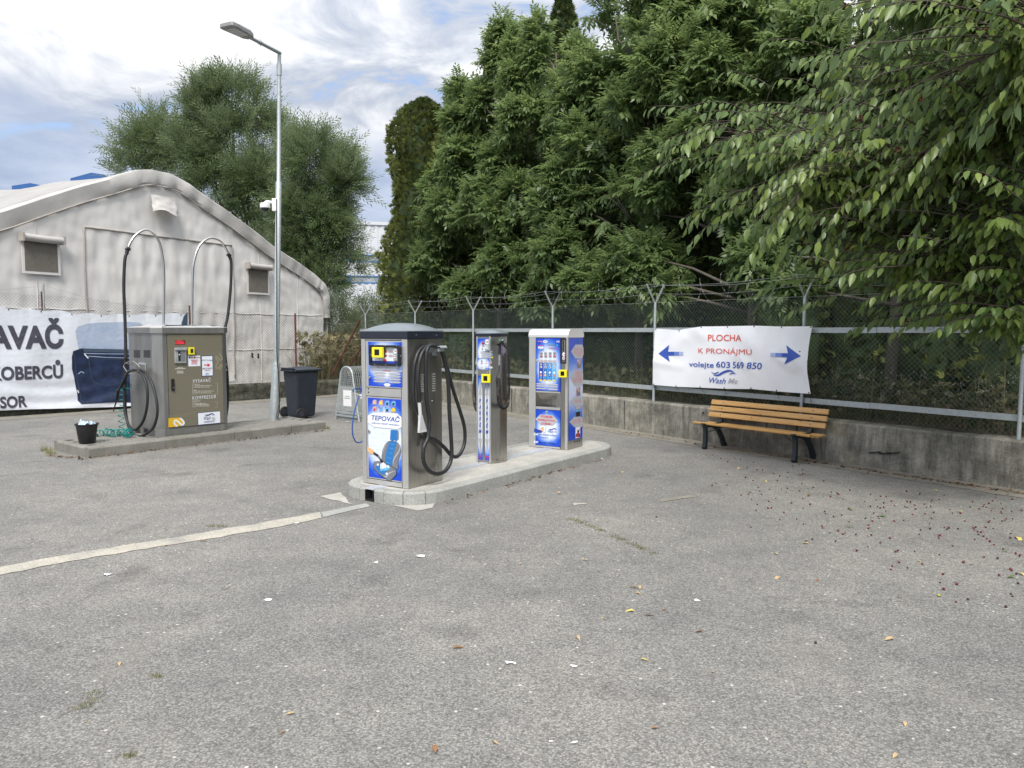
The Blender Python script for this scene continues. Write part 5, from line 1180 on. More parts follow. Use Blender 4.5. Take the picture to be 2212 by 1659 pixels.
mb = MB(); hp_ = [(325, 620), (345, 585), (410, 558), (440, 558), (490, 590), (523, 632), (490, 712), (385, 712), (325, 620)]
mb.tube([hz_(X, Y, HX) for X, Y in hp_], .0055, 6); q0 = hz_(490, 712, HX); mb.tube([q0, hz_(500, 700, LX)], .0055, 6); q0 = hz_(345, 585, HX); mb.tube([q0, (LX, q0.y, q0.z - .03)], .0055, 6); mb.build('hose_rack', chrome, va, smooth='auto')
HB = LX - .10
hose_m = black_rubber
mb = MB(); mb.tube([hz_(X, Y, HX + .03) for X, Y in ((345, 760), (336, 900), (336, 1050), (350, 1200), (385, 1320), (440, 1385), (500, 1370), (565, 1280), (607, 1130), (618, 960), (600, 830), (560, 730), (500, 675), (430, 668), (378, 695), (350, 760), (342, 900))], .019, 10, smooth=6); mb.build('hose', hose_m, va, smooth=True)
mb = MB(); mb.tube([hz_(X, Y, HX + .07) for X, Y in ((420, 672), (520, 668), (590, 695), (650, 780), (695, 900), (732, 1080), (732, 1220), (690, 1360), (620, 1425), (540, 1468), (460, 1462), (410, 1400), (375, 1300), (352, 1150), (345, 950), (347, 700), (349, 400), (349, 200))], .019, 10, smooth=6); mb.build('hose', hose_m, va, smooth=True)
mb = MB(); mb.tube([hz_(X, Y, HX) for X, Y in ((440, 672), (385, 690), (330, 790), (285, 880), (262, 920))], .017, 10, smooth=4); mb.build('hose', hose_m, va, smooth=True)
mb = MB(); mb.tube([hz_(262, 905, HX), hz_(245, 1020, HX)], [.024, .021], 10); mb.tube([hz_(245, 1020, HX), hz_(206, 1165, HX)], [.012, .008], 8); mb.build('nozzle', black_plastic, va, smooth='auto')
teal = pbr('teal_coil_hose', (.0, .19, .17), .35)
mb = MB(); mb.tube(helix([hz_(390, 850, LX - .10), hz_(330, 910, LX - .12), hz_(320, 1000, LX - .12), hz_(318, 1090, LX - .12), hz_(300, 1200, LX - .12), hz_(305, 1300, LX - .12), hz_(310, 1370, LX - .12)], .042, 9, 14, jit=.012), .0058, 6)
hp_ = [at(*ZB(X, Y), .13 + h) for X, Y, h in ((1300, 740, .06), (1330, 770, .055), (1270, 750, .06), (1180, 735, .06), (1080, 760, .055), (1000, 735, .06), (930, 740, .055), (880, 760, .045))]
mb.tube([MV.inverted() @ p for p in helix(hp_, lambda t: .046 + .012 * noise.noise(Vector((t * 20, 1, 1))), 20, 14, jit=.03)], .0062, 6)
mb.build('air_hose', teal, va, smooth=True)
mb = MB(); p = MV.inverted() @ at(*ZB(862, 790), .15); mb.lathe([(.01, -.02), (.016, 0), (.01, .02)], 10, Matrix.Translation(p)); mb.build('air_chuck', black_plastic, va)
# curved pipes and their hoses
ym = VD / 2
hy = lambda z, X, Y, y=ym: hit(z(X, Y), MV, 1, y)
for pts, dz, nm in (([(890, 936), (893, 700), (885, 570), (858, 470), (800, 422), (745, 445), (710, 490), (696, 528)], -1, 0), ([(1045, 945), (1048, 690), (1055, 600), (1085, 510), (1140, 467), (1195, 480), (1230, 525), (1246, 560)], 1, 1)):
    P = [hy(Z1, X, Y) for X, Y in pts]; mb = MB(); mb.tube(P, .0165, 12, smooth=6); mb.lathe([(.05, 0), (.05, .008), (.02, .012)], 16, Matrix.Translation((P[0].x, ym, VH + .108))); mb.build('curved_pipe', chrome, va, smooth='auto')
    e = P[-1]; d = (P[-1] - P[-2]).normalized(); mb = MB(); mb.tube([e - d * .03, e + d * .06], [.026, .024], 10); mb.cbox((e.x, e.y, e.z), (.06, .05, .03)); mb.build('pipe_clamp', black_plastic, va, bevel=.004)
dn = [hy(Z1, X, Y) for X, Y in ((694, 545), (682, 570), (676, 640), (674, 750), (680, 900), (684, 1050), (686, 1130))]
mb = MB(); mb.tube(dn, .021, 10, smooth=5); mb.build('hose', hose_m, va, smooth=True)
dn = [hy(Z1, X, Y) for X, Y in ((1248, 562), (1258, 600), (1257, 700), (1250, 800), (1238, 900), (1222, 975), (1225, 1100), (1236, 1200), (1240, 1290), (1238, 1380), (1230, 1440))]
mb = MB(); mb.tube(dn, .021, 10, smooth=5); mb.build('hose', hose_m, va, smooth=True)
mb = MB(); mb.tube([(VW + ch, .3, .95), (VW + ch + .12, .3, .96), (VW + ch + .14, .38, .90), (VW + ch + .12, .3, .86), (VW + ch, .3, .9)], .0055, 6); mb.build('hose_rack', chrome, va)

# ================================================================ BUCKET
pb = at(*ZB(715, 903), .13); MBk = frame((pb.x, pb.y, .13), 20)
bk = thing('bucket', 'black plastic bucket full of crumpled waste on the paved island', 'bucket', M=MBk)
mb = MB(); mb.lathe([(.088, .0), (.098, .012), (.125, .21), (.132, .245), (.134, .252), (.128, .254), (.12, .21), (.10, .16)], 28); mb.build('pail', black_plastic, bk, smooth='auto')
mb = MB(); mb.tube([(.140 * math.cos(a * math.pi / 12), .140 * math.sin(a * math.pi / 12), .252) for a in range(25)], .006, 6); mb.build('rim', black_plastic, bk, smooth=True)
mb = MB(); mb.tube([(.142 * math.cos(a * math.pi / 12), .142 * math.sin(a * math.pi / 12) - .0, .245 - .05 * math.sin(a * math.pi / 12)) for a in range(13)], .003, 5); mb.build('handle', black_plastic, bk, smooth=True)
mb = MB(); mb.mat(pbr('blue_white_wrap', (.20, .42, .55), .35, var=(12, .5, (.62, .60, .64))))
for (x, y, s_, ax) in ((-.02, -.02, .13, .3), (.05, .02, .07, -.4), (-.05, .03, .08, .8)):
    Mx = Matrix.Translation((x, y, .225)) @ Matrix.Rotation(ax, 4, 'Z') @ Matrix.Rotation(.3, 4, 'X')
    mb.grid(lambda u, v: Mx @ Vector(((u - .5) * s_ * 1.3, (v - .5) * s_, .06 * noise.noise(Vector((u * 3 + x * 50, v * 3, s_ * 10))) + .05 * math.sin(u * 3.1))), 10, 8)
props(mb.build('waste_wrappers', None), 'crumpled blue and white wrappers sticking out of the black bucket', 'rubbish', kind=None); wr_ = bpy.data.objects['waste_wrappers']; wr_.matrix_world = MBk

# ================================================================ LAMP POST
LB = at(591.4, 907, .13); LY = LB.y
lp = thing('lamp_post', 'tall galvanised street lamp with a flat head and stepped pole on the paved island', 'street lamp', loc=LB)
Pl = lambda x, y, Y=None: atY(x, y, Y or LY) - LB
a, b_, c_, d_ = Pl(591.4, 912), Pl(596.8, 786), Pl(602, 394), Pl(603.3, 113)
mb = MB(); mb.tube([a, b_ - Vector((0, 0, .01)), b_ + Vector((0, 0, .02)), b_ + Vector((0, 0, .0201)), c_, c_ + Vector((0, 0, .025)), Pl(603, 150)], [.074, .066, .060, .046, .046, .031, .030], 16)
mb.build('pole', galv, lp, smooth='auto')
mb = MB(); mb.tube([Pl(603, 163), Pl(603, 138)], [.040, .040], 14); mb.tube([Pl(603.1, 152), d_ + Vector((0, 0, .0))], .029, 14); mb.build('sleeve', galv, lp, smooth='auto')
e = Pl(536, 78.5, LY - .78); mb = MB(); mb.tube([d_ + Vector((.01, .01, -.01)), e], [.030, .028], 14); m_ = d_.lerp(e, .62); mb.tube([m_, m_.lerp(e, .12)], .036, 12); mb.tube([m_ + Vector((0, 0, .05)), m_ - Vector((0, 0, .05))], .008, 6); mb.build('arm', galv, lp, smooth='auto')
hd_ = (Pl(478, 63, LY - 1.25) - e).normalized(); hd_.z = .03; hd_.normalize(); rt = hd_.cross(Vector((0, 0, 1))).normalized(); u_ = rt.cross(hd_)
MH = Matrix(((hd_.x, rt.x, u_.x, e.x), (hd_.y, rt.y, u_.y, e.y), (hd_.z, rt.z, u_.z, e.z), (0, 0, 0, 1)))
lampg = pbr('lamp_housing', (.27, .27, .27), .5, .2)
mb = MB(); mb.prism([(-.06, -.05), (.0, -.10), (.36, -.14), (.42, -.13), (.44, -.10), (.44, .10), (.42, .13), (.36, .14), (.0, .10), (-.06, .05)], -.02, .035, MH)
hl = mb.build('lamp_head', lampg, lp, bevel=.006)
mb = MB(); mb.box(.08, -.09, -.026, .36, .09, -.0205, MH); mb.build('lens', pbr('lamp_lens', (.35, .36, .37), .15), hl)
mb = MB(); mb.box(.0, -.075, .036, .28, .075, .06, MH); mb.box(-.05, -.02, .036, .10, .02, .085, MH); mb.box(.30, -.10, .036, .40, .10, .05, MH)
for k in range(6): mb.box(.02 + k * .04, -.07, .0605, .03 + k * .04, .07, .078, MH)
mb.build('cooling_fins', lampg, hl)
mb = MB(); mb.tube([Pl(597.5, 430, LY - .055), Pl(597.8, 600, LY - .055), Pl(598, 760, LY - .06), Pl(601, 800, LY - .075), Pl(603, 850, LY - .08), Pl(603.5, 885, LY - .08), Pl(599, 905, LY - .09)], .0085, 6, smooth=4)
mb.tube([Pl(605, 828, LY - .07), Pl(613, 832, LY - .12), Pl(614, 840, LY - .12), Pl(608, 855, LY - .12), Pl(604, 870, LY - .12), Pl(598, 895, LY - .1), Pl(596, 905, LY - .08)], .004, 5, smooth=4); mb.build('cable', black_plastic, lp, smooth=True)
cw = pbr('camera_white', (.70, .70, .70), .4)
cm = thing('security_camera', 'white dome security camera on a bracket fixed to the lamp post', 'camera', loc=LB)
q = Pl(600, 443); mb = MB(); mb.cbox((q.x - .035, q.y, q.z), (.09, .10, .20)); mb.tube([q + Vector((-.05, -.0, .03)), q + Vector((-.16, -.05, .045)), q + Vector((-.185, -.06, .02))], .028, 10); mb.build('bracket', cw, cm, bevel=.008)
mb = MB(); o_ = q + Vector((-.185, -.06, .0)); mb.lathe([(.03, .03), (.075, .02), (.08, 0), (.08, -.05), (.072, -.06)], 20, Matrix.Translation(o_)); bd = mb.build('housing', cw, cm, smooth='auto')
mb = MB(); mb.lathe([(.064, -.06), (.060, -.08), (.04, -.105), (.01, -.115)], 18, Matrix.Translation(o_)); mb.build('dome_glass', glass_dark, cm, smooth=True)

# ================================================================ WHEELIE BIN
pb = at(642, 907, 0); back = Vector((-.66, -.75, 0)).normalized(); side = Vector((-back.y, back.x, 0)) * 1
if side.x < 0: side = -side
MW = Matrix(((side.x, back.x, 0, pb.x), (side.y, back.y, 0, pb.y), (0, 0, 1, 0), (0, 0, 0, 1)))      # x: side normal, -y: front; origin the near bottom corner
wb = thing('wheelie_bin', 'dark plastic two wheeled rubbish bin standing behind the lamp post', 'bin', M=MW)
Wb, Db, Hb = .46, .50, .90
def bring(z, i): return [(-Wb + i, -Db + i * 1.6, z), (-i, -Db + i * 1.6, z), (-i, -i, z), (-Wb + i, -i, z)]
mb = MB(); rings = [bring(.03, .06), bring(.06, .05), bring(.5, .03), bring(.80, .012), bring(.86, .012)]; vs = [p for r in rings for p in r]
mb.add(vs, [(4 * i + k, 4 * i + (k + 1) % 4, 4 * i + 4 + (k + 1) % 4, 4 * i + 4 + k) for i in range(4) for k in range(4)] + [(3, 2, 1, 0), (16, 17, 18, 19)]); mb.build('body', bin_plastic, wb, bevel=.03, seg=3)
mb = MB(); mb.box(-Wb - .01, -Db - .015, .855, .01, .03, .885); mb.box(-Wb + .03, .03, .86, -.03, .06, .885); mb.build('rim', bin_plastic, wb, bevel=.008)
mb = MB(); mb.grid(lambda u, v: Vector((-Wb - .015 + (Wb + .03) * u, -Db - .05 + (Db + .06) * v, .888 + .055 * math.sin(math.pi * min(1, max(0, u))) ** .6 * math.sin(math.pi * min(1, max(0, v * .9 + .02))) ** .5)), 12, 10)
mb.box(-Wb - .02, -Db - .055, .872, .015, .015, .89); mb.box(-Wb + .04, .02, .90, -.04, .045, .925); mb.box(-Wb + .04, -.01, .89, -Wb + .07, .045, .91); mb.box(-.07, -.01, .89, -.04, .045, .91); mb.build('lid', bin_plastic, wb, smooth='auto')
for xx in (.012, -Wb - .052):
    mb = MB(); Mx = Matrix.Translation((xx, -.06, .105)) @ Matrix.Rotation(math.pi / 2, 4, 'Y'); mb.lathe([(.045, .006), (.085, .0), (.10, .008), (.103, .02), (.10, .034), (.085, .042), (.045, .036)], 24, Mx); w = mb.build('wheel', black_rubber, wb, smooth='auto')
    mb = MB(); mb.lathe([(.05, .0), (.05, .044), (.018, .05), (.01, .046)], 16, Mx)
    for k in range(6): mb.cbox((.0, 0, 0), (.001, .001, .001))
    mb.build('hub', pbr('hub_plastic', (.03, .035, .045), .5) if xx > 0 else bpy.data.materials['hub_plastic'], w, smooth='auto')

# ================================================================ MAT BEATING RACK
R0, R1 = at(725, 905.5), at(776, 911.5); rx_ = (R1 - R0).normalized(); MR = frame(R0, math.degrees(math.atan2(rx_.y, rx_.x))); RW = (R1 - R0).length; RL = 1.1
rk = thing('mat_beater_rack', 'galvanised arched wire grid rack for beating car mats with a white paper sign', 'rack', M=MR)
arch = [(0, 0), (.03, .25)]
apx = hit(ZC(1650, 290), MR, 1, 0).z; r_ = .17
L0, L1 = Vector((0, 0, 0)), Vector((RW / 2 - r_, 0, apx - r_))
prof = [L0, L1] + [Vector((RW / 2 + r_ * math.cos(a), 0, apx - r_ + r_ * math.sin(a))) for a in [math.pi - math.pi * k / 10 for k in range(1, 10)]] + [Vector((RW / 2 + r_, 0, apx - r_)), Vector((RW, 0, 0))]
for y_ in (0, RL):
    mb = MB(); mb.tube([p + Vector((0, y_, 0)) for p in prof], .017, 8); mb.build('end_frame', galv, rk, smooth='auto')
zpan = apx - .345
def xat(z, right=False):
    t = min(1, z / L1.z); x = L1.x * t; return RW - x if right else x
mb = MB(); mb.prism([(xat(.17) + .015, .17), (xat(.17, 1) - .015, .17), (xat(zpan, 1) - .012, zpan), (xat(zpan) + .012, zpan)], -.008, .003, Matrix(((1, 0, 0, 0), (0, 0, 1, 0), (0, 1, 0, 0), (0, 0, 0, 1)))); mb.build('end_panel', galv_dull, rk)
mb = MB(); mb.box(.01, -.012, .125, RW - .01, .012, .155); mb.box(.02, -.012, .065, RW - .05, .012, .09); mb.build('crossbar', galv, rk)
mb = MB(); mb.box(.02, .02, .0, RW - .02, RL, .075); mb.box(.0, .0, .10, .03, RL, .12); mb.box(RW - .03, .0, .10, RW, RL, .12); mb.build('tray', galv_dull, rk)
mb = MB(); wr_r = .003
zz = zpan + .02
while zz < apx - .02:
    hw = r_ if zz < apx - r_ else math.sqrt(max(0, r_ ** 2 - (zz - apx + r_) ** 2)); x0_, x1_ = (xat(zz), xat(zz, 1)) if zz < apx - r_ else (RW / 2 - hw, RW / 2 + hw); mb.tube([(x0_, 0, zz), (x1_, 0, zz)], wr_r, 4); zz += .036
xx = .16
while xx < RW - .15:
    d_ = abs(xx - RW / 2); zt_ = apx - r_ + math.sqrt(max(0, r_ ** 2 - d_ ** 2)); mb.tube([(xx, 0, zpan), (xx, 0, zt_)], wr_r, 4); xx += .036
P = [p for p in prof]; P = [L0.lerp(L1, t) for t in (.25, .4, .55, .7, .85)] + P[1:-1] + [Vector((RW, 0, 0)).lerp(P[-2], t) for t in (.85, .7, .55, .4, .25)]
y_ = .045
while y_ < RL: mb.tube([p + Vector((0, y_, 0)) for p in P], wr_r, 4); y_ += .045
for p in P + [(P[i] + P[i + 1]) / 2 for i in range(4)] + [(P[-i] + P[-i - 1]) / 2 for i in range(1, 5)]: mb.tube([p, p + Vector((0, RL, 0))], wr_r, 4)
mb.build('wire_grid', galv, rk)
a, c = hit(ZC(1573, 700), MR, 1, -.012), hit(ZC(1720, 990), MR, 1, -.012); w, h = c.x - a.x, a.z - c.z
pts = []
for (x0_, z0_, x1_, z1_, n_) in ((a.x, c.z, c.x, c.z, 5), (c.x, c.z, c.x, a.z, 9), (c.x, a.z, a.x, a.z, 5), (a.x, a.z, a.x, c.z, 9)):
    for k in range(n_ * 2):
        t = k / (n_ * 2); o_ = .008 if (k // 1) % 2 else -.006; px, pz = x0_ + (x1_ - x0_) * t, z0_ + (z1_ - z0_) * t; cx_, cz_ = (a.x + c.x) / 2, (a.z + c.z) / 2
        pts.append((px + (o_ if x0_ == x1_ else 0) * (1 if px > cx_ else -1), pz + (o_ if z0_ == z1_ else 0) * (1 if pz > cz_ else -1)))
mb = MB(); mb.prism(pts, -.0105, -.0085, Matrix(((1, 0, 0, 0), (0, 0, 1, 0), (0, 1, 0, 0), (0, 0, 0, 1)))); sg = mb.build('paper_sign', white_p, rk)
D = front_decal(MR, -.0108, ZC); D.text('KLEPAČ', 1612, 800, 1688, 822, pblack, bold=.01); D.text('KOBEREČKŮ', 1590, 832, 1703, 856, pblack, bold=.01); D.build('lettering', sg)
# ================================================================ LEFT WALL, FENCE AND BANNER
L0_, L1_ = at(0, 901), at(713, 853)
lx = (L1_ - L0_).normalized(); ML = frame(L0_, math.degrees(math.atan2(lx.y, lx.x)))
LLEN = (L1_ - L0_).length
lA, lB = -5.0, LLEN + 1.6
LW = .37
lw = thing('low_wall', 'low mossy dark wall under the rusty wire fence in front of the tent', 'wall', M=ML)
mb = MB()
mb.grid(lambda u, v: Vector((lA + (lB - lA) * u, (-.0 if v < .8 else .0) + .03 * noise.noise(Vector((u * 60, v * 4, 0))) + (0.0 if v < .95 else .05), -.02 + (LW + .02) * min(1, v * 1.08) + .015 * noise.noise(Vector((u * 30, 5, 0))) * v)), 220, 8)
mb.grid(lambda u, v: Vector((lA + (lB - lA) * u, .04 + .2 * v, LW + .01 * noise.noise(Vector((u * 60, v * 3, 3))))), 200, 2)
mb.box(lA, .22, -.02, lB, .24, LW); mb.build('wall_face', conc_wall2, lw, smooth=True)
sheet('pavement_strip', [tuple((ML @ Vector(p)))[:2] for p in ((lA, -.75, 0), (LLEN - 1, -.5, 0), (lB - .3, -.45, 0), (lB - .1, .02, 0), (lA, .02, 0))], conc_strip, .0045, .03, step=.15)
rust = pbr('rusted_steel', (.10, .035, .022), .75, var=(12, .5)); rust2 = pbr('red_oxide_paint', (.13, .025, .022), .6, var=(10, .3))
lf = thing('low_wire_fence', 'rusty diamond wire fence with mixed posts between the car park and the tent', 'fence', M=ML)
def lft(s): return 2.30 + (1.88 - 2.30) * max(-.3, min(1.1, s / LLEN)) + .03 * math.sin(s * 1.3)
chainlink(lf, lA + 2.5, lB, LW, lft, .12, p=.032, r=.0021, mat=pbr('rusty_mesh_wire', (.10, .095, .09), .6, .3))
for px, top, m, w in ((99, 613, galv_dull, .045), (95, 630, rust, .03), (412, 660, rust, .04), (639, 677, rust2, .045), (-120, 610, galv_dull, .045)):
    s_ = hit((px, 760), ML, 1, .10).x; zt = hit((px, top), ML, 1, .10).z; mb = MB(); mb.tube([(s_, .10, LW - .05), (s_, .10, zt)], w / 2, 8); mb.build('post', m, lf, smooth='auto')
mb = MB()
ps = [(-2.5, 2.46), (hit((99, 613), ML, 1, .1).x, 2.44), (hit((411, 665), ML, 1, .1).x, 2.12), (hit((639, 680), ML, 1, .1).x, 1.95), (lB, 1.9)]
for (a, za_), (c, zb_) in zip(ps[:-1], ps[1:]): mb.tube([(a + (c - a) * t / 10, .10, za_ + (zb_ - za_) * t / 10 - .16 * math.sin(math.pi * t / 10)) for t in range(11)], .003, 4)
mb.tube([(lA + 2.5, .10, 1.05), (lB, .10, 1.02)], .0025, 4); mb.tube([(lA + 2.5, .10, 1.5), (lB, .10, 1.35)], .002, 4)
mb.build('strand_wire', galv_dull, lf)
for a, c in (((778, 690), (716, 812)), ((785, 744), (742, 812))):
    p, q = MF.inverted() @ atY(*a, 18.6), MF.inverted() @ atY(*c, 19.2); mb = MB(); mb.tube([ML.inverted() @ (MF @ p), ML.inverted() @ (MF @ q)], .022, 8); mb.build('brace', rust, lf, smooth='auto')
# banner
YL = -.07
b2 = thing('banner', 'long white advertising banner with a navy car door picture on the left fence', 'banner', M=ML)
def lpx(X, Y): h = hit(ZH(X, Y), ML, 1, YL); return (h.x, h.z)
tc2 = [lpx(*q) for q in ((-900, 100), (-450, 135), (0, 158), (320, 186), (580, 194), (830, 222), (1060, 238), (1280, 244), (1480, 240), (1680, 240), (1885, 236), (2092, 226))]
bc2 = [lpx(*q) for q in ((-900, 1360), (-450, 1340), (0, 1322), (320, 1308), (580, 1302), (830, 1295), (1060, 1290), (1280, 1282), (1480, 1268), (1680, 1255), (1885, 1245), (2092, 1232))]
def wr2(s_, z_):
    y = .035 * noise.noise(Vector((s_ * 1.3, z_ * 1.1, 2))) + .012 * noise.noise(Vector((s_ * 3, z_ * 2.0, 5))) + .0025 * noise.noise(Vector((s_ * 13, z_ * 16, 5)))
    y += .012 * math.sin(z_ * 22 + 3 * math.sin(s_ * 1.7)) * max(0, (1.0 - z_)) 
    y -= .05 * max(0, .5 - z_) 
    t = z_ * .75 + 1.2 * 0
    for s0, z0, dx in ((5.2, .45, 1.2), (6.0, .6, 1.0), (4.4, .5, .9)):
        q = (s_ - s0) * .55 - (z_ - z0) * .83; y -= .03 * math.exp(-(q / .07) ** 2) * math.exp(-((s_ - s0) / dx) ** 2)
    return y
def interp(c, s_):
    for a, d in zip(c[:-1], c[1:]):
        if a[0] <= s_ <= d[0]: return a[1] + (d[1] - a[1]) * (s_ - a[0]) / (d[0] - a[0])
    return c[0][1] if s_ < c[0][0] else c[-1][1]
def b2f(u, v):
    s_ = tc2[0][0] + (tc2[-1][0] - tc2[0][0]) * u; zt, zb = interp(tc2, s_), interp(bc2, s_); k = u * 0
    zt -= .035 * abs(math.sin(math.pi * s_ / .52)) ** 2; z_ = zb + (zt - zb) * v; return Vector((s_, YL + wr2(s_, z_) - .02 * abs(math.sin(math.pi * s_ / .52)) * v ** 6, z_))
banner2 = vinyl('dirty_white_vinyl', (.68, .71, .76))
nt = banner2.node_tree; b = nt.nodes['Principled BSDF']
q_ = nt.nodes.new('ShaderNodeTexNoise'); q_.inputs['Scale'].default_value = 1.6; q_.inputs['Detail'].default_value = 8; q_.inputs['Roughness'].default_value = .75
t_ = nt.nodes.new('ShaderNodeTexCoord'); mp = nt.nodes.new('ShaderNodeMapping'); mp.inputs['Scale'].default_value = (2.6, 1, .6); nt.links.new(t_.outputs['Object'], mp.inputs[0]); nt.links.new(mp.outputs[0], q_.inputs['Vector'])
r_ = nt.nodes.new('ShaderNodeValToRGB'); r_.color_ramp.elements[0].position = .62; r_.color_ramp.elements[0].color = (.62, .65, .70, 1); r_.color_ramp.elements[1].position = .8; r_.color_ramp.elements[1].color = (.46, .40, .33, 1)
nt.links.new(q_.outputs[0], r_.inputs[0]); nt.links.new(r_.outputs[0], b.inputs['Base Color'])
mb = MB(); mb.grid(b2f, 340, 100); mb.build('cloth', banner2, b2, smooth=True)
def d2f(s_, z_, l_):
    zt = interp(tc2, s_); v = max(0, min(1, (z_ - interp(bc2, s_)) / max(.1, zt - .03 - interp(bc2, s_)))); return Vector((s_, YL + wr2(s_, z_) - .02 * abs(math.sin(math.pi * s_ / .52)) * v ** 6 - .007 - l_ * .001, z_))
D = Decal(d2f, lpx); D.maxe = .04
blet = pbr('banner_dark_letters', (.055, .055, .075), .5, var=(8, .3)); navy = pbr('banner_navy_door', (.012, .022, .06), .38, var=(5, .5)); navy2 = pbr('banner_slate', (.05, .075, .11), .4); gls = pbr('banner_pale_glass', (.28, .36, .50), .45, var=(3, .25, (.42, .47, .56)))
D.text('VYS', -520, 345, -165, 590, blet, bold=.045); D.text('AVAČ', -130, 372, 712, 614, blet, bold=.045)
D.text('KOBERCŮ', -115, 836, 706, 953, blet, bold=.035); D.text('KOMPRE', -640, 1165, -22, 1270, blet, bold=.0); D.text('SOR', -8, 1168, 302, 1274, blet, bold=.035)
D.poly([(876, 630), (850, 500), (840, 430), (870, 385), (960, 355), (1100, 343), (1300, 336), (1450, 334), (1560, 342), (1640, 400), (1680, 640), (1400, 638), (1100, 634)], gls, 1)
D.poly([(800, 720), (815, 660), (870, 640), (920, 628), (1400, 645), (1700, 650), (1720, 1238), (1300, 1228), (905, 1250), (868, 1210), (860, 1120), (830, 960), (803, 860)], navy, 2)
D.poly([(920, 628), (1400, 645), (1700, 650), (1700, 680), (1400, 678), (940, 668)], navy2, 3)
D.stroke([(935, 684), (1200, 690), (1700, 692)], .012, gls, 4, 3); D.stroke([(985, 716), (1200, 730), (1450, 736), (1700, 738)], .012, gls, 4, 3); D.stroke([(940, 690), (985, 740)], .022, pw, 5, 0)
D.stroke([(990, 750), (1010, 900), (1060, 1010), (1200, 1040), (1330, 1020)], .008, navy2, 4, 6); D.stroke([(1000, 745), (1180, 752), (1390, 752)], .006, navy2, 4, 3)
D.stroke([(830, 700), (850, 900), (890, 1120), (905, 1200)], .010, navy2, 4, 5); D.stroke([(875, 915), (905, 890), (940, 905)], .015, gls, 4, 4); D.stroke([(865, 1095), (878, 1125)], .014, pw, 4, 0)
D.poly([(2030, 330), (2050, 270), (2085, 226), (2092, 226), (2094, 420), (2010, 420)], navy2, 2)
D.build('lettering', b2)
mb = MB(); s_ = tc2[0][0] + .26
while s_ < tc2[-1][0]:
    p = d2f(s_, interp(tc2, s_) - .045, 0); mb.lathe([(.011, -.002), (.011, .003)], 10, Matrix.Translation(p) @ Matrix.Rotation(math.pi / 2, 4, 'X')); s_ += .52
mb.build('eyelet', dark_iron, b2)
mb = MB(); s_ = tc2[0][0] + .26
while s_ < tc2[-1][0]:
    p = d2f(s_, interp(tc2, s_) - .03, 0); q = Vector((s_ + random.uniform(-.15, .25), .10, min(lft(s_), p.z + random.uniform(.15, .4)))); mb.tube([p, q], .002, 4); s_ += .52
mb.build('tie_wire', galv_dull, b2)

# ================================================================ TENT
RT = atY(709, 760, 24.5); RT.z = 0
GD = 63.0
MTN = frame(RT, GD)
tn = thing('frame_tent', 'large pale beige canvas frame tent with two roller windows behind the left fence', 'tent', M=MTN)
ap = hit(Z1(862, 177), MTN, 1, 0); HWd = -ap.x
ev = hit(Z1(1750, 800), MTN, 1, 0)
ns = 40
rt_prof = [hit(Z1(*q), MTN, 1, 0) for q in ((1752, 900), (1750, 800), (1738, 755), (1690, 712), (1620, 662), (1540, 612), (1460, 558), (1350, 475), (1220, 380), (1100, 300), (1000, 230), (950, 199), (905, 181), (862, 173))]
rp = [(p.x - rt_prof[0].x * 0, p.z) for p in rt_prof]; rp[0] = (rp[1][0] + .02, rp[0][1])
half = [(-(p[0] - ap.x), p[1]) for p in rp]                   # distance from the ridge, positive
half = [(abs(a), z) for a, z in half]; half.sort(); half[0] = (0.0, half[0][1])
def ztop(d):
    d = abs(d)
    for (a, za_), (c, zb_) in zip(half[:-1], half[1:]):
        if a <= d <= c: return za_ + (zb_ - za_) * (d - a) / max(1e-6, c - a)
    return half[-1][1]
WM = half[-1][0]
canvas = pbr('beige_canvas', (.70, .68, .65), .8, var=(.7, .03), bump=(9, .25, .01)); canvas_r = pbr('roof_canvas', (.47, .455, .43), .8, var=(1.6, .08), bump=(5, .4, .02)); canvas_t = pbr('shade_toned_roof_canvas', (.33, .32, .305), .85, var=(1.2, .12), bump=(4, .3, .02)); canvas_d = pbr('weathered_canvas_edge', (.36, .33, .30), .85, var=(5, .2)); screen_m = pbr('window_mesh', (.17, .155, .13), .85, var=(9, .15))  # canvas_t: same canvas, colour darkened to hold back bright sky light on the roof
def gy(x, z):
    f = .04 * noise.noise(Vector((x * .5, z * .6, 1))) - .024 * abs(noise.noise(Vector((x * .8 + z * .35, z * 1.0 - x * .2, 4)))) - .011 * abs(noise.noise(Vector((x * 2.3 - z * .9, z * 1.6, 14)))) + .012 * noise.noise(Vector((x * 6, z * 2.4, 9))) + .010 * noise.noise(Vector((x * .7, z * 3.2, 19))) + .010 * noise.noise(Vector((x * 3 + z * 3, z * 3 - x, 29)))
    return f - .05
XA, XB = ap.x - WM, ap.x + WM
mb = MB()
def gf(u, v):
    x = XA + .02 + (XB - XA - .04) * u; z = v * (ztop(x - ap.x) - .01); return Vector((x, gy(x, z), z))
mb.grid(gf, 240, 90); mb.build('gable_wall', canvas, tn, smooth=True)
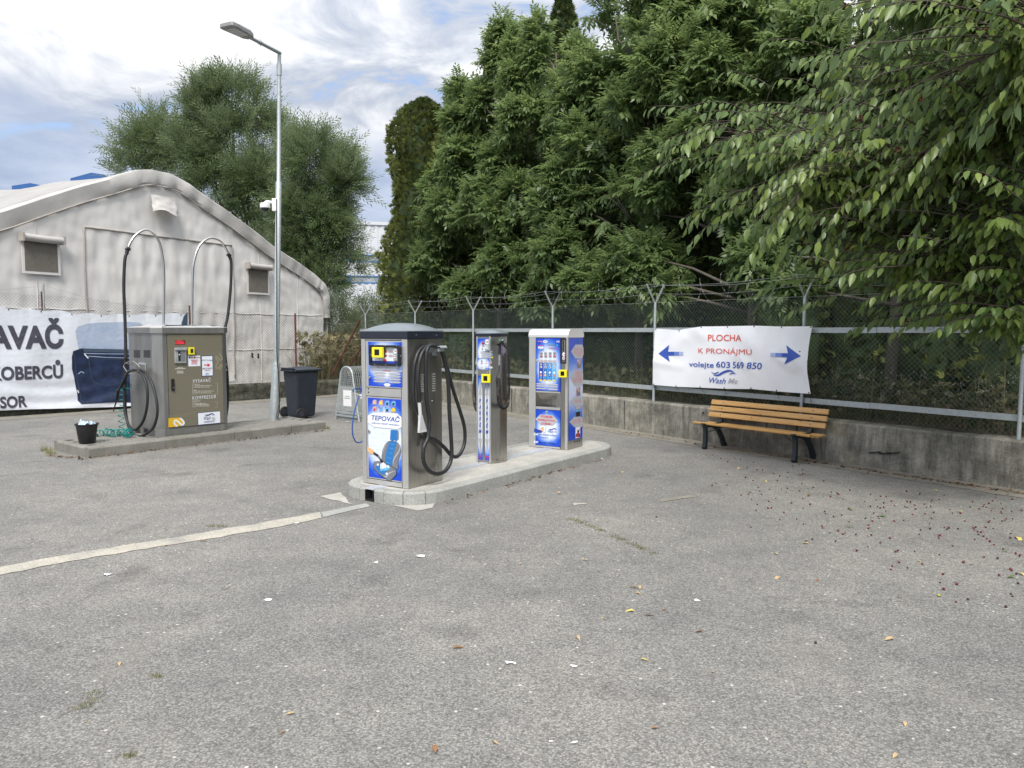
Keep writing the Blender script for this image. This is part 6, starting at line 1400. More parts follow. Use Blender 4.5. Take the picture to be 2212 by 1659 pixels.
# roof skin folds over the gable as a gathered band
N_ = 150
def prof_pt(t):            # t -1..1 across, arc-like parameter
    d = abs(t) * WM * 1.0; return ap.x + t * WM, ztop(d)
pts = []
for i in range(N_ + 1):
    t = -1 + 2 * i / N_; x, z = prof_pt(math.sin(t * math.pi / 2) if abs(t) > .0 else 0); pts.append((x, z))
def nrmo(i):
    a, c = pts[max(0, i - 1)], pts[min(N_, i + 1)]; d = Vector((c[0] - a[0], c[1] - a[1])).normalized(); return Vector((-d.y, d.x))
BW = .30
mb = MB(); rows = []
for k, (off, yy) in enumerate(((-.06, -.10), (.0, -.125), (.12, -.125), (.26, -.12), (BW - .005, -.09), (BW, .05))):
    row = []
    for i, (x, z) in enumerate(pts):
        nn_ = nrmo(i); arc = i / N_ * 70; near = math.exp(-((x - ap.x) / 1.6) ** 2)
        w = (.014 + .034 * near) * math.sin(arc * (2.2 if near < .4 else 3.1) + noise.noise(Vector((arc * .2, 0, 0))) * 5) * (1 - k / 6) + .035 * noise.noise(Vector((arc * .25, k * .5, 0)))
        row.append(Vector((x + nn_.x * (off + (w if k == 0 else 0)), yy + w, z + nn_.y * (off + (w * .6 if k == 0 else 0)))))
    rows.append(row)
vs = [p for r in rows for p in r]; mb.add(vs, [(k * (N_ + 1) + i, k * (N_ + 1) + i + 1, (k + 1) * (N_ + 1) + i + 1, (k + 1) * (N_ + 1) + i) for k in range(5) for i in range(N_)]); mb.build('roof_valance', canvas_r, tn, smooth='auto')
mb = MB(); mb.tube([Vector((x + nrmo(i).x * -.07, -.115, z + nrmo(i).y * -.07)) for i, (x, z) in enumerate(pts)], .018, 5); mb.build('hem', canvas_d, tn)
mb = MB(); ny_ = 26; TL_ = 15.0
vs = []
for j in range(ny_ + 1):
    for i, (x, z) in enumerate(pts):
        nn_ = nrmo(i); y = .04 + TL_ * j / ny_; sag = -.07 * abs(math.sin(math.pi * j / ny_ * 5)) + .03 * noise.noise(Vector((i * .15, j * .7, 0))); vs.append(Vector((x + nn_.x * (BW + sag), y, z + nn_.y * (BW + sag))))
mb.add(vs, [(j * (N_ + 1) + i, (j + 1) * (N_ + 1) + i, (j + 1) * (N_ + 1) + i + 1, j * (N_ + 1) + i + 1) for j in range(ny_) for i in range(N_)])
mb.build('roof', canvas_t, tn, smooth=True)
mb = MB()
for x in (XA - .25, XB + .25): mb.grid(lambda u, v: Vector((x + .02 * math.sin(u * 90), TL_ * u, half[-1][1] * v)), 60, 3)
mb.build('side_wall', canvas, tn, smooth=True)
def tx(X, Y, y=-.12): return hit(Z1(X, Y), MTN, 1, y)
for q in (((130, 455), (318, 655), (305, 480)), ((1352, 612), (1460, 765), (1468, 640))):
    a, c = tx(*q[0]), tx(*q[1]); 
    zt, zb, xa_, xb_ = a.z - .08, c.z, a.x, c.x
    mb = MB(); mb.box(xa_ - .06, -.115, zb - .06, xb_ + .06, -.105, zt + .05); wf = mb.build('window', canvas, tn, bevel=.004)
    mb = MB(); mb.box(xa_, -.119, zb, xb_, -.1155, zt); mb.build('window_screen', screen_m, wf)
    mb = MB(); mb.tube([(xa_ - .10, -.19, zt + .06), ((xa_ + xb_) / 2, -.195, zt + .045), (xb_ + .10, -.19, zt + .05)], .075, 12); mb.build('rolled_blind', canvas_r, wf, smooth='auto')
    for e in (xa_ - .11, xb_ + .06): mb = MB(); mb.box(e, -.275, zt - .03, e + .04, -.10, zt + .14); mb.build('strap', canvas_d, wf)
a, b_, c_ = tx(462, 405), tx(1270, 522), tx(1275, 1250)
mb = MB(); zt1, zt2 = a.z, b_.z; zt = (zt1 + zt2) / 2
for p, q in (((a.x, zt1), (b_.x, zt1)), ((a.x, zt1), (a.x, .3)), ((b_.x, zt1), (b_.x, .3))):
    n_ = 30; prev = None; P = []
    for i in range(n_ + 1): x = p[0] + (q[0] - p[0]) * i / n_; z = p[1] + (q[1] - p[1]) * i / n_; P.append((x, gy(x, z) - .02, z))
    mb.tube(P, .022, 5)
mb.build('door_hem', canvas_d, tn, smooth=True)
mb = MB(); mb.grid(lambda u, v: Vector((a.x + (b_.x - a.x) * u, gy(a.x + (b_.x - a.x) * u, .2 + (zt1 - .2) * v) - .012 + .012 * math.sin(u * 60) * math.sin(v * 5), .2 + (zt1 - .2) * v)), 100, 40); mb.build('door_flap', canvas, tn, smooth=True)
a, c = tx(812, 225), tx(960, 345); mb = MB(); m_ = (a.x + c.x) / 2
hw = abs(c.x - a.x) / 2; zt_, zb_ = a.z, c.z
mb.grid(lambda u, v: Vector((a.x + (c.x - a.x) * (u * (.86 + .14 * (1 - v)) + .07 * v), gy(a.x, zt_) - .06 - .30 * (1 - v) * math.sin(math.pi * (.12 + .76 * u)) + .03 * noise.noise(Vector((u * 4, v * 4, 2))), zb_ + (zt_ - zb_) * v + .05 * math.sin(u * 7) * (1 - v))), 24, 16); mb.build('vent_hood', canvas_r, tn, smooth=True)
mb = MB(); x0_, x1_ = tx(1385, 1090).x, tx(1405, 1120).x
for X, Y in ((1372, 1105), (1405, 1108)): p = tx(X, Y); mb.cbox((p.x, -.13, p.z), (.05, .02, .14))
mb.build('toggle', black_plastic, tn)
mb = MB()
for zz in (1.05, 2.05):
    n_ = 120; mb.tube([(XA + .1 + (XB - XA - .2) * i / n_, gy(XA + .1 + (XB - XA - .2) * i / n_, zz) - .006, zz + .01 * math.sin(i * .7)) for i in range(n_ + 1)], .009, 4)
for d_x in (-4.6, -3.1, 3.2, 4.7):
    zt = ztop(d_x) - .1; mb.tube([(ap.x + d_x, gy(ap.x + d_x, zt * i / 20) - .006, zt * i / 20) for i in range(21)], .009, 4)
mb.build('seam', canvas, tn, smooth=True)

# ================================================================ FAR BUILDINGS
clad = pbr('white_cladding', (.55, .57, .60), .5); bframe = pbr('blue_window_frame', (.05, .17, .40), .4); pane = pbr('office_pane', (.30, .33, .35), .15, var=(.8, .3)); broof = pbr('blue_roof_sheet', (.03, .10, .28), .4)
YB_ = 62
p0 = atY(745, 480, YB_); MBd = frame((p0.x - 8, YB_ - 3, 0), 14)
bd_ = thing('industrial_building', 'white ribbed industrial building with blue framed window bands beyond the willow', 'building', M=MBd)
zz_ = lambda X, Y: hit(Z6(X, Y), MBd, 1, 0)
zr = zz_(600, 88).z; w1t, w1b, w2t, w2b = zz_(540, 362).z, zz_(540, 432).z, zz_(500, 555).z, zz_(500, 628).z
BX0, BX1 = -12, 34
def clad_band(z0, z1):
    mb = MB(); x = BX0; V = []; k = 0
    while x < BX1: V.append((x, 0 if k % 4 in (0, 3) else -.05)); x += .17 if k % 2 else .10; k += 1
    vs = [(p[0], p[1], z0) for p in V] + [(p[0], p[1], z1) for p in V]; n_ = len(V); mb.add(vs, [(i, i + 1, n_ + i + 1, n_ + i) for i in range(n_ - 1)]); mb.build('cladding', clad, bd_)
clad_band(w1t, zr); clad_band(w2t, w1b); clad_band(0, w2b)
mb = MB(); mb.box(BX0, .1, 0, BX1, 16, zr - .1); mb.build('wall', clad, bd_)
mb = MB(); mb.box(BX0, -.15, zr, BX1, 16.1, zr + .25); mb.build('parapet', clad, bd_)
for z0, z1 in ((w1b, w1t), (w2b, w2t)):
    x = BX0
    while x < BX1:
        mb = MB(); mb.box(x, -.06, z0, x + .14, .08, z1); mb.box(x + .14, -.06, z0, x + 2.3, .08, z0 + .1); mb.box(x + .14, -.06, z1 - .1, x + 2.3, .08, z1); w_ = mb.build('window', bframe, bd_)
        mb = MB(); mb.box(x + .14, .0, z0 + .1, x + 2.3, .06, z1 - .1); mb.build('pane', pane, w_); x += 2.3
# blue roofed hall behind the tent
YC = 48
q0, q1 = atY(48, 408, YC), atY(105, 402, YC); q2, q3 = atY(172, 392, YC), atY(240, 380, YC)
hb = thing('blue_roofed_hall', 'large hall behind the tent showing two bright blue roof lights above the ridge', 'building', loc=(0, 0, 0))
mb = MB(); mb.box(-46, YC - 2, 0, -16, YC + 20, q0.z - 1.0); mb.build('wall', clad, hb)
for a, c in ((q0, q1), (q2, q3)):
    mb = MB(); mb.prism([(a.x, a.z - 1.4), (c.x, a.z - 1.4), (c.x, c.z - .1), ((a.x + c.x) / 2 + .3, c.z), (a.x, a.z)], YC - 1, YC + 8, Matrix(((1, 0, 0, 0), (0, 0, 1, 0), (0, 1, 0, 0), (0, 0, 0, 1)))); mb.build('roof_light', broof, hb)
fl = thing('far_street_lamp', 'small thin street lamp in front of the white industrial building', 'street lamp', loc=(atY(828, 515, 50).x, 50, 0))
zt = atY(829, 523, 50).z; mb = MB(); mb.tube([(0, 0, 0), (0, 0, zt * .6), (0, 0, zt * .6), (0, 0, zt - .8), (.1, 0, zt - .2), (.3, 0, zt)], [.10, .09, .06, .06, .05, .05], 8); mb.build('pole', lampg, fl); mb = MB(); mb.prism([(-.15, -.12), (.65, -.2), (.65, .2), (-.15, .12)], zt, zt + .3); mb.build('lamp_head', lampg, fl)

# ================================================================ VEGETATION
# far ground cover of dry grass by the fence corner and trees
T1 = lambda v, q: (np.array(v, float), np.array(q, int))
def pinnate(n_pair=5, ll=.34, lw_=.062):
    V, Q = [], []
    def leaflet(x, y, ang, l, w, droop):
        d = np.array([math.cos(ang), math.sin(ang), -droop]); s_ = np.array([-math.sin(ang), math.cos(ang), 0]); o = np.array([x, y, 0]); b = len(V)
        V.extend([o, o + d * l * .45 - s_ * w + np.array([0, 0, .02]), o + d * l + np.array([0, 0, -.04]), o + d * l * .45 + s_ * w + np.array([0, 0, .02])]); Q.append([b, b + 1, b + 2, b + 3])
    for i in range(n_pair):
        x = .22 + .68 * i / n_pair
        for sg in (-1, 1): leaflet(x, 0, sg * math.radians(58), ll, lw_, .25)
    leaflet(.88, 0, 0, ll * 1.05, lw_, .3); return np.array(V), np.array(Q)
ASH = pinnate(4, .38, .08)
def willow_twig():
    V, Q = [], []
    for i in range(9):
        x = .08 + i * .105; sg = 1 if i % 2 else -1; a = sg * .55; d = np.array([math.cos(a), math.sin(a), -.25]); s_ = np.array([-math.sin(a), math.cos(a), 0]); o = np.array([x, 0, -.12 * x * x]); b = len(V)
        V.extend([o, o + d * .13 - s_ * .024, o + d * .28, o + d * .13 + s_ * .024]); Q.append([b, b + 1, b + 2, b + 3])
    return np.array(V), np.array(Q)
WTW = willow_twig()
def flake():
    V, Q = [], []
    for a, l in ((-.7, .75), (-.3, .95), (.1, 1.0), (.5, .9), (.9, .7)):
        d = np.array([math.cos(a), math.sin(a), .15 * math.sin(a * 7)]); s_ = np.array([-math.sin(a), math.cos(a), 0]); b = len(V); V.extend([np.zeros(3), d * l * .55 - s_ * .12, d * l, d * l * .55 + s_ * .12]); Q.append([b, b + 1, b + 2, b + 3])
    return np.array(V), np.array(Q)
FLK = flake()
bark = pbr('grey_brown_bark', (.085, .075, .06), .9, var=(8, .4), bump=(14, .7, .02), stretch=(1, 1, .3))
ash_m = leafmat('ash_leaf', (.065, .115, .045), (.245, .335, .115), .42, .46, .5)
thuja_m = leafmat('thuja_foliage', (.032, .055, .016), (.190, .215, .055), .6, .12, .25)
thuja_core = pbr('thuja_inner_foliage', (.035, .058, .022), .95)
willow_m = leafmat('willow_leaf', (.035, .070, .020), (.165, .225, .085), .4, .28, .45, under=(.18, .23, .12))
cherry_m = leafmat('cherry_leaf', (.036, .090, .026), (.265, .345, .075), .36, .40, .5, under=(.14, .21, .09))
key_m = pbr('ash_keys', (.34, .36, .09), .6)
def ellip(n, c, r, shell=.55):
    v = rng.normal(0, 1, (n, 3)); v = nrm(v); rad = (shell + (1 - shell) * rng.random(n)) ; return np.array(c) + v * rad[:, None] * np.array(r), v
def limb(mb, a, c, r0, r1, bend=.2, seg=6):
    a, c = Vector(a), Vector(c); m = a.lerp(c, .5) + Vector((random.uniform(-1, 1), random.uniform(-1, 1), random.uniform(-.2, .8))) * bend * (c - a).length * .5
    mb.tube([a, a.lerp(m, .55), m, m.lerp(c, .5) + Vector((0, 0, .02)), c], [r0 + (r1 - r0) * t for t in (0, .25, .5, .75, 1)], seg)

def bunches(n, c, r, k=9, q_=.40):
    c, r = np.array(c), np.array(r); sc_, sv = ellip(k, c, r * .78, .45); w = rng.integers(0, k, n); q, v = ellip(n, (0, 0, 0), r * q_, .25)
    return sc_[w] + q * rng.uniform(.7, 1.15, (k, 1))[w], sv[w] * .8 + v * .6
# ---- thuja row
def thuja(base, H, R, n, seed, label, col=0.0, sh_=.45):
    th = thing('thuja_tree', label, 'conifer tree', loc=base, group='thuja trees in the row behind the wire fence')
    hull = MB(); ph = random.random() * 9
    def rad(z, a):
        t = z / H; prof = min(1, (t + .06) / .12) * (1 - max(0, (t - sh_) / (1 - sh_)) ** 2.4 * .93) * (.86 + .14 * math.sin(t * 9 + ph))
        return R * prof * (1 + .30 * noise.noise(Vector((math.cos(a) * 1.7 + ph, math.sin(a) * 1.7, z * .8))) + .26 * noise.noise(Vector((math.cos(a) * 4 + ph, math.sin(a) * 4, z * 2.6))))
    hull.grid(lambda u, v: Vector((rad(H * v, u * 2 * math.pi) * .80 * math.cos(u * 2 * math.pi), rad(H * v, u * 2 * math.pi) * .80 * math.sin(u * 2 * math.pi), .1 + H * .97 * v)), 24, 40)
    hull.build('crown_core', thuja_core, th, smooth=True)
    mb = MB(); mb.tube([(0, 0, -.3), (0, 0, H * .5)], [.10, .05], 7); mb.build('trunk', bark, th)
    u = rng.random(n); z = H * (u ** .85); a = rng.random(n) * 2 * np.pi
    rr = np.array([rad(zi, ai) for zi, ai in zip(z, a)]) * (.84 + .19 * rng.random(n))
    pos = np.stack([rr * np.cos(a), rr * np.sin(a), z], 1); out = np.stack([np.cos(a), np.sin(a), .55 + .9 * rng.random(n)], 1)
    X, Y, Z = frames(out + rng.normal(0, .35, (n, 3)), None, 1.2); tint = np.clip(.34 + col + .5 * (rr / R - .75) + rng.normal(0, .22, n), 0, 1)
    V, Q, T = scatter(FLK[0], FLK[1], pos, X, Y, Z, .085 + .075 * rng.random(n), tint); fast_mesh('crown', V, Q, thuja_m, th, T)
    return th
tl = ['broad olive green thuja tree at the far left end of the row behind the fence', 'second thuja tree from the left end of the row beside the ash trees']
spots = [(-17.0, 1.7, 7.3, 1.05), (-15.6, 2.0, 7.9, 1.0), (-14.4, 2.3, 7.6, 1.0)]
k = 0
S0T = hit((926, 500), MF, 1, 1.9).x
for i in range(17):
    s_ = S0T + i * 1.2; H = (7.9, 8.1, 7.7, 7.2, 7.2, 7.4, 7.5, 8.2, 7.2, 8.8, 6.6, 8.8, 7.4, 9.0, 8.0, 9.0, 8.8)[i]
    p = MF @ Vector((s_, (1.9 if i == 0 else 2.6 if i < 3 else 3.1) + random.uniform(-.15, .15), WH - .1))
    lab = {0: tl[0], 1: tl[1]}.get(i, 'dark thuja tree mostly hidden behind the leafy trees in the hedge row')
    thuja(p, H - WH, (1.12 if i < 2 else .95), 10500 if i < 3 else 2300, i, lab, .10 if i < 3 else .02, .80 if i < 3 else .45)
# a tall thuja rising above the ash crowns
thuja(MF @ Vector((hit((1215, 300), MF, 1, 3.4).x, 3.4, .4)), hit((1215, -12), MF, 1, 3.4).z - .4, .85, 5000, 50, 'tall thuja tree whose dark pointed top rises above the ash crowns')

# ---- ash trees
def ash_tree(base, H, clumps, n, label, seed, big=1.0):
    random.seed(seed); t = thing('ash_tree', label, 'tree', loc=base)
    mb = MB(); top = Vector((random.uniform(-.2, .2), random.uniform(-.2, .2), H * .86)); mid = Vector((random.uniform(-.25, .25), random.uniform(-.1, .2), H * .45))
    mb.tube([Vector((0, 0, -.4)), Vector((.03, 0, .8)), mid * .55 + Vector((0, 0, .3)), mid, mid.lerp(top, .5), top], [.095, .085, .07, .055, .035, .015], 8, smooth=3); mb.build('trunk', bark, t, smooth=True)
    P, O = [], []; tot = sum(c[1][0] * c[1][2] for c in clumps)
    bm_ = MB()
    for c, r in clumps:
        k = int(n * r[0] * r[2] / tot); p, o = bunches(k, c, r, 20, .30); P.append(p); O.append(o * np.array([1, 1, .7]) + np.array([0, 0, .45]))
        zc_0 = max(.8, min(H * .8, c[2] - r[2] * 1.1)); start = mid * (zc_0 / mid.z) if zc_0 < mid.z else mid.lerp(top, (zc_0 - mid.z) / (top.z - mid.z))
        limb(bm_, start, c, .032, .012, .25)
        for _ in range(4):
            v = Vector((random.gauss(0, 1), random.gauss(0, 1), random.gauss(.4, .8))).normalized(); limb(bm_, Vector(c) - Vector((0, 0, r[2] * .3)), Vector(c) + Vector((v.x * r[0], v.y * r[1], v.z * r[2])) * .95, .011, .004, .2, 5)
    bm_.build('branch', bark, t, smooth=True, kind='stuff')
    P, O = np.concatenate(P), np.concatenate(O); m = len(P)
    keep = np.array([noise.noise(Vector(p) * .9 + Vector((seed, 0, 0))) > -.32 for p in P]); P, O = P[keep], O[keep]; m = len(P)
    # each twig tip carries a rosette of compound leaves
    k = 4; pos = np.repeat(P, k, 0) + rng.normal(0, .05, (m * k, 3)); oo = np.repeat(nrm(O), k, 0); a = rng.normal(0, .85, (m * k, 3)); d = oo * .55 + a; d[:, 2] -= .35
    X, Y, Z = frames(d, None, .30); tint = np.clip(np.repeat(.36 + rng.normal(0, .13, m) + .24 * np.clip((P[:, 2] / H - .45), 0, 1), k) + rng.normal(0, .08, m * k), 0, 1)  # tint rises with height: sunlit upper tips painted into the leaf colour
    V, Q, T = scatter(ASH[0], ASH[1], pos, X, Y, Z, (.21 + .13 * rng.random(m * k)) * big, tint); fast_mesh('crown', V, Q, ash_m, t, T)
    kp = P[rng.random(m) < .085]; kp = kp[kp[:, 2] > H * .35]
    if len(kp):
        n_ = len(kp) * 16; pos = np.repeat(kp, 16, 0) + rng.normal(0, .045, (n_, 3)); d = rng.normal(0, .35, (n_, 3)) + np.array([0, 0, -1]); X, Y, Z = frames(d, np.array([[1.0, 0, 0]]).repeat(n_, 0), .8)
        kv = (np.array([[0, 0, 0], [.5, -.13, 0], [1, 0, 0], [.5, .13, 0]], float), np.array([[0, 1, 2, 3]]))
        V, Q, T = scatter(*kv, pos, X, Y, Z, .045 + .02 * rng.random(n_), np.ones(n_)); fast_mesh('seed_keys', V, Q, key_m, t)['kind'] = 'stuff'
    return t
def lc(px, py, back, r, base):
    h = hit((px, py), MF, 1, back); w = MF @ h; return (tuple(w - base), r)
def ash_at(s_, back, px_clumps, n, label, seed, big=1.0):
    base = MF @ Vector((s_, back, WH - .05)); cl = [lc(x, y, b_, r, base) for x, y, b_, r in px_clumps]; H = max(c[0][2] + c[1][2] for c in cl)
    return ash_tree(base, H, cl, n, label, seed, big)
ash_at(-11.6, 1.5, [(950, 560, 1.3, (.75, .7, .7)), (990, 470, 1.4, (.95, .8, .75)), (960, 400, 1.5, (.65, .6, .6)), (1010, 330, 1.5, (.8, .7, .8)), (1000, 260, 1.5, (.45, .45, .6)), (1040, 210, 1.6, (.42, .4, .7)), (1020, 620, 1.0, (.75, .6, .45)), (1060, 420, 1.1, (.8, .7, .8)), (1075, 120, 1.6, (.30, .3, .75)), (992, 205, 1.5, (.22, .22, .5)), (1090, 60, 1.6, (.18, .18, .42))], 2500, 'leftmost ash tree with loose upright tips against the cloudy sky', 11)
ash_at(-9.3, 1.4, [(1100, 560, 1.0, (.8, .7, .75)), (1120, 450, 1.2, (.85, .8, .8)), (1100, 350, 1.4, (.8, .8, .8)), (1150, 260, 1.5, (.8, .7, .8)), (1120, 190, 1.5, (.45, .45, .7)), (1165, 110, 1.5, (.28, .28, .75)), (1110, 110, 1.5, (.24, .24, .6)), (1180, 640, .9, (.8, .5, .4))], 2300, 'second ash tree from the left in front of the dark thujas', 12)
ash_at(-6.9, 1.4, [(1220, 560, .9, (.8, .7, .8)), (1230, 440, 1.1, (.8, .8, .8)), (1270, 330, 1.3, (.9, .8, .8)), (1250, 220, 1.4, (.7, .7, .7)), (1310, 150, 1.4, (.8, .7, .8)), (1330, 40, 1.4, (.7, .6, .8)), (1250, 130, 1.6, (.35, .3, .5)), (1300, 600, .8, (.7, .5, .5))], 2500, 'ash tree with hanging yellow green seed bunches behind the drinks machine row', 13)
ash_at(-4.5, 1.5, [(1400, 560, .9, (.7, .6, .6)), (1370, 460, 1.1, (.8, .7, .7)), (1420, 360, 1.1, (.8, .7, .7)), (1400, 250, 1.3, (.8, .8, .7)), (1460, 140, 1.3, (.8, .7, .7)), (1420, 30, 1.3, (.8, .7, .7)), (1500, 20, 1.5, (.6, .6, .6)), (1400, 630, .7, (.55, .4, .35)), (1310, 620, .6, (.40, .3, .3))], 2600, 'ash tree above the left end of the white rental banner', 14)
ash_at(-2.3, 1.6, [(1560, 180, 1.3, (.8, .7, .7)), (1600, 60, 1.4, (.8, .7, .7)), (1520, 300, 1.2, (.7, .6, .6)), (1660, 160, 1.5, (.7, .6, .6)), (1740, 90, 1.6, (.7, .6, .6)), (1600, 420, 1.5, (.6, .5, .5)), (1700, 330, 1.7, (.55, .5, .5)), (1640, 560, 1.0, (.45, .4, .35)), (1700, 620, .9, (.35, .3, .25))], 2300, 'ash tree with bare leaning trunk above the right half of the white banner', 15)

# ---- willows behind the tent
def willow(base, H, clumps, n, label, seed, sc=.55, name='willow_tree', mat=None):
    random.seed(seed); t = thing(name, label, 'tree' if H > 3 else 'shrub', loc=base); mb = MB(); c0 = Vector((0, 0, H * .35)); mb.tube([(0, 0, -.1), (.1, 0, H * .15), tuple(c0)], [.22 * H / 9, .17 * H / 9, .11 * H / 9], 8)
    for c, r in clumps:
        limb(mb, c0, c, .06 * H / 9, .02 * H / 9, .2, 6)
        for _ in range(4): v = Vector((random.gauss(0, 1), random.gauss(0, 1), random.gauss(.3, .8))).normalized(); limb(mb, c, Vector(c) + Vector((v.x * r[0], v.y * r[1], v.z * r[2])) * .9, .018 * H / 9, .006 * H / 9, .2, 5)
    mb.build('trunk', bark, t, smooth=True)
    tot = sum(r[0] * r[2] for c, r in clumps); P, O = [], []
    for c, r in clumps: p, o = bunches(int(n * r[0] * r[2] / tot), c, r, 9); P.append(p); O.append(o)
    P, O = np.concatenate(P), np.concatenate(O); P = P + nrm(O + np.array([0, 0, .5])) * (rng.random((len(P), 1)) ** 5) * .5 * H / 9; keep = np.array([noise.noise(Vector(p) * .8 + Vector((seed, 3, 0))) > -.28 for p in P]); P, O = P[keep], O[keep]; m = len(P)
    O = O + np.array([.15, 0, .55]); X, Y, Z = frames(O + rng.normal(0, .55, (m, 3)), None, .8)
    cl = np.array([noise.noise(Vector(p) * 1.1 + Vector((9, seed, 0))) for p in P]); tint = np.clip(.45 + .8 * cl + rng.normal(0, .12, m), 0, 1)  # clump noise in the tint paints in the crown's highlights
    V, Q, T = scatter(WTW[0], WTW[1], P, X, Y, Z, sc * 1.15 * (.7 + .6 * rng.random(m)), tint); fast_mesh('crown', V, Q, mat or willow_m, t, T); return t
def px_cl(L_, Y, base): return [(tuple(atY(x, y, Y + dy) - base), r) for x, y, dy, r in L_]
b_ = atY(560, 640, 33); b_.z = 0
willow(b_, 11, px_cl([(300, 330, 0, (.9, 1.2, 1.0)), (350, 300, .5, (1.3, 1.3, 1.0)), (420, 320, 0, (1.6, 1.6, 1.5)), (450, 250, 0, (1.1, 1.2, 1.2)), (510, 220, 0, (1.1, 1.2, 1.0)), (540, 250, 0, (1.2, 1.2, 1.3)), (500, 330, -.5, (1.6, 1.5, 1.5)), (560, 400, -.5, (1.4, 1.4, 1.4)), (470, 410, -.8, (1.2, 1.2, 1.0)), (600, 310, 0, (.8, 1, 1.0)), (500, 185, 0, (.35, .4, .5)), (440, 200, 0, (.4, .4, .5)), (290, 385, 0, (.7, .9, .7)), (620, 540, -1, (1.2, 1.2, 1.2))], 33, b_), 13500, 'large silvery willow tree with feathery top rising behind the tent roof', 21, .62)
b_ = atY(700, 640, 30); b_.z = 0
willow(b_, 9, px_cl([(650, 330, 0, (.9, 1, .9)), (690, 370, 0, (1.3, 1.3, 1.2)), (640, 430, 0, (1.3, 1.2, 1.4)), (715, 440, 0, (1.1, 1.1, 1.3)), (680, 520, 0, (1.3, 1.3, 1.4)), (745, 500, .3, (.7, .8, .9)), (755, 575, .3, (.4, .6, .6)), (700, 610, 0, (.7, 1, .7)), (640, 550, 0, (1.1, 1, 1.2)), (670, 300, 0, (.5, .5, .5)), (745, 400, 0, (.7, .7, .6)), (610, 620, 0, (1, 1, .8))], 30, b_), 12000, 'rounder willow tree right of the lamp post with drooping right side', 22, .55)
bush_m = leafmat('bush_leaf', (.05, .075, .04), (.22, .26, .15), .5, .25, .4)
for i, (px, py, Y, R, n) in enumerate(((790, 668, 26, 1.4, 1500), (735, 690, 25, 1.2, 1100), (825, 690, 24.5, 1.0, 900))):
    b_ = atY(px, 720, Y); b_.z = 0; cz = atY(px, py, Y).z
    willow(b_, 2.6, [((0, 0, cz * .6), (R, R, cz * .7)), ((R * .5, 0, cz * .9), (R * .6, R * .6, cz * .45)), ((-R * .6, 0, cz * .5), (R * .6, R * .6, cz * .5))], n, ['tallest grey green bush in the gap beyond the fence corner', 'low dark green bush beside the right edge of the tent', 'pale bush at the foot of the leftmost thuja'][i], 31 + i, .42, 'wild_bush', bush_m)

# ---- grass and weeds
def blades(name, pts, h, w, mat, tintv, parent=None, bend=.45, label=None):
    n_ = len(pts); a = rng.random(n_) * 2 * np.pi; hh = h[0] + (h[1] - h[0]) * rng.random(n_) ** 1.5; d = np.stack([np.cos(a), np.sin(a), np.zeros(n_)], 1); s_ = np.stack([-np.sin(a), np.cos(a), np.zeros(n_)], 1) * w / 2; b_ = hh * bend * rng.random(n_)
    up = np.array([0, 0, 1.0]); V = np.stack([pts - s_, pts + s_, pts + d * (b_ * .3)[:, None] + up * (hh * .55)[:, None] + s_ * .8, pts + d * (b_ * .3)[:, None] + up * (hh * .55)[:, None] - s_ * .8, pts + d * b_[:, None] + up * (hh * (1 - .25 * b_ / hh))[:, None] + s_ * .15, pts + d * b_[:, None] + up * (hh * (1 - .25 * b_ / hh))[:, None] - s_ * .15], 1).reshape(-1, 3)
    q = np.array([[0, 1, 2, 3], [3, 2, 4, 5]]); Q = (q[None] + (np.arange(n_) * 6)[:, None, None]).reshape(-1, 4); o = fast_mesh(name, V, Q, mat, parent, np.repeat(np.clip(tintv + rng.normal(0, .25, n_), 0, 1), 6)); props(o, kind='stuff'); return o
grass_m = leafmat('weed_grass', (.022, .042, .014), (.23, .20, .10), .6, .2, .3)
dry_m = leafmat('dry_grass', (.08, .085, .040), (.32, .27, .15), .7, .2, .2)
def fpts(s0, s1, y0, y1, n_, zf=WH):
    p = np.stack([rng.uniform(s0, s1, n_), rng.uniform(y0, y1, n_), np.full(n_, zf), np.ones(n_)], 1); return (np.array(MF) @ p.T).T[:, :3]
blades('weeds', fpts(S_FAR, S_NEAR, .22, 1.8, 11000), (.08, .42), .006, grass_m, .30)
blades('weeds', fpts(S_FAR, S_NEAR, .25, 1.3, 900), (.3, .95), .006, grass_m, .75)
p = fpts(S_FAR, S_NEAR, .3, 1.7, 8500); p[:, 2] += rng.uniform(.02, .55, len(p)) ** 1.3; X, Y, Z = frames(rng.normal(0, 1, p.shape)); V, Q, T = scatter(FLK[0], FLK[1], p, X, Y, Z, .05 + .07 * rng.random(len(p)), np.clip(.3 + rng.normal(0, .25, len(p)), 0, 1)); props(fast_mesh('weeds', V, Q, grass_m, None, T), kind='stuff')
p = fpts(-2.6, 2.6, .3, 1.1, 420); p[:, 2] += rng.uniform(.25, .62, len(p)); c_ = np.repeat(p, 5, 0) + rng.normal(0, .012, (len(p) * 5, 3)); X, Y, Z = frames(rng.normal(0, 1, c_.shape)); qd = (np.array([[0, 0, 0], [.5, -.5, 0], [1, 0, 0], [.5, .5, 0]], float), np.array([[0, 1, 2, 3]]))
V, Q, T = scatter(*qd, c_, X, Y, Z, np.full(len(c_), .013), np.ones(len(c_))); props(fast_mesh('weeds', V, Q, pbr('white_florets', (.42, .42, .38), .8), None, T), kind='stuff')
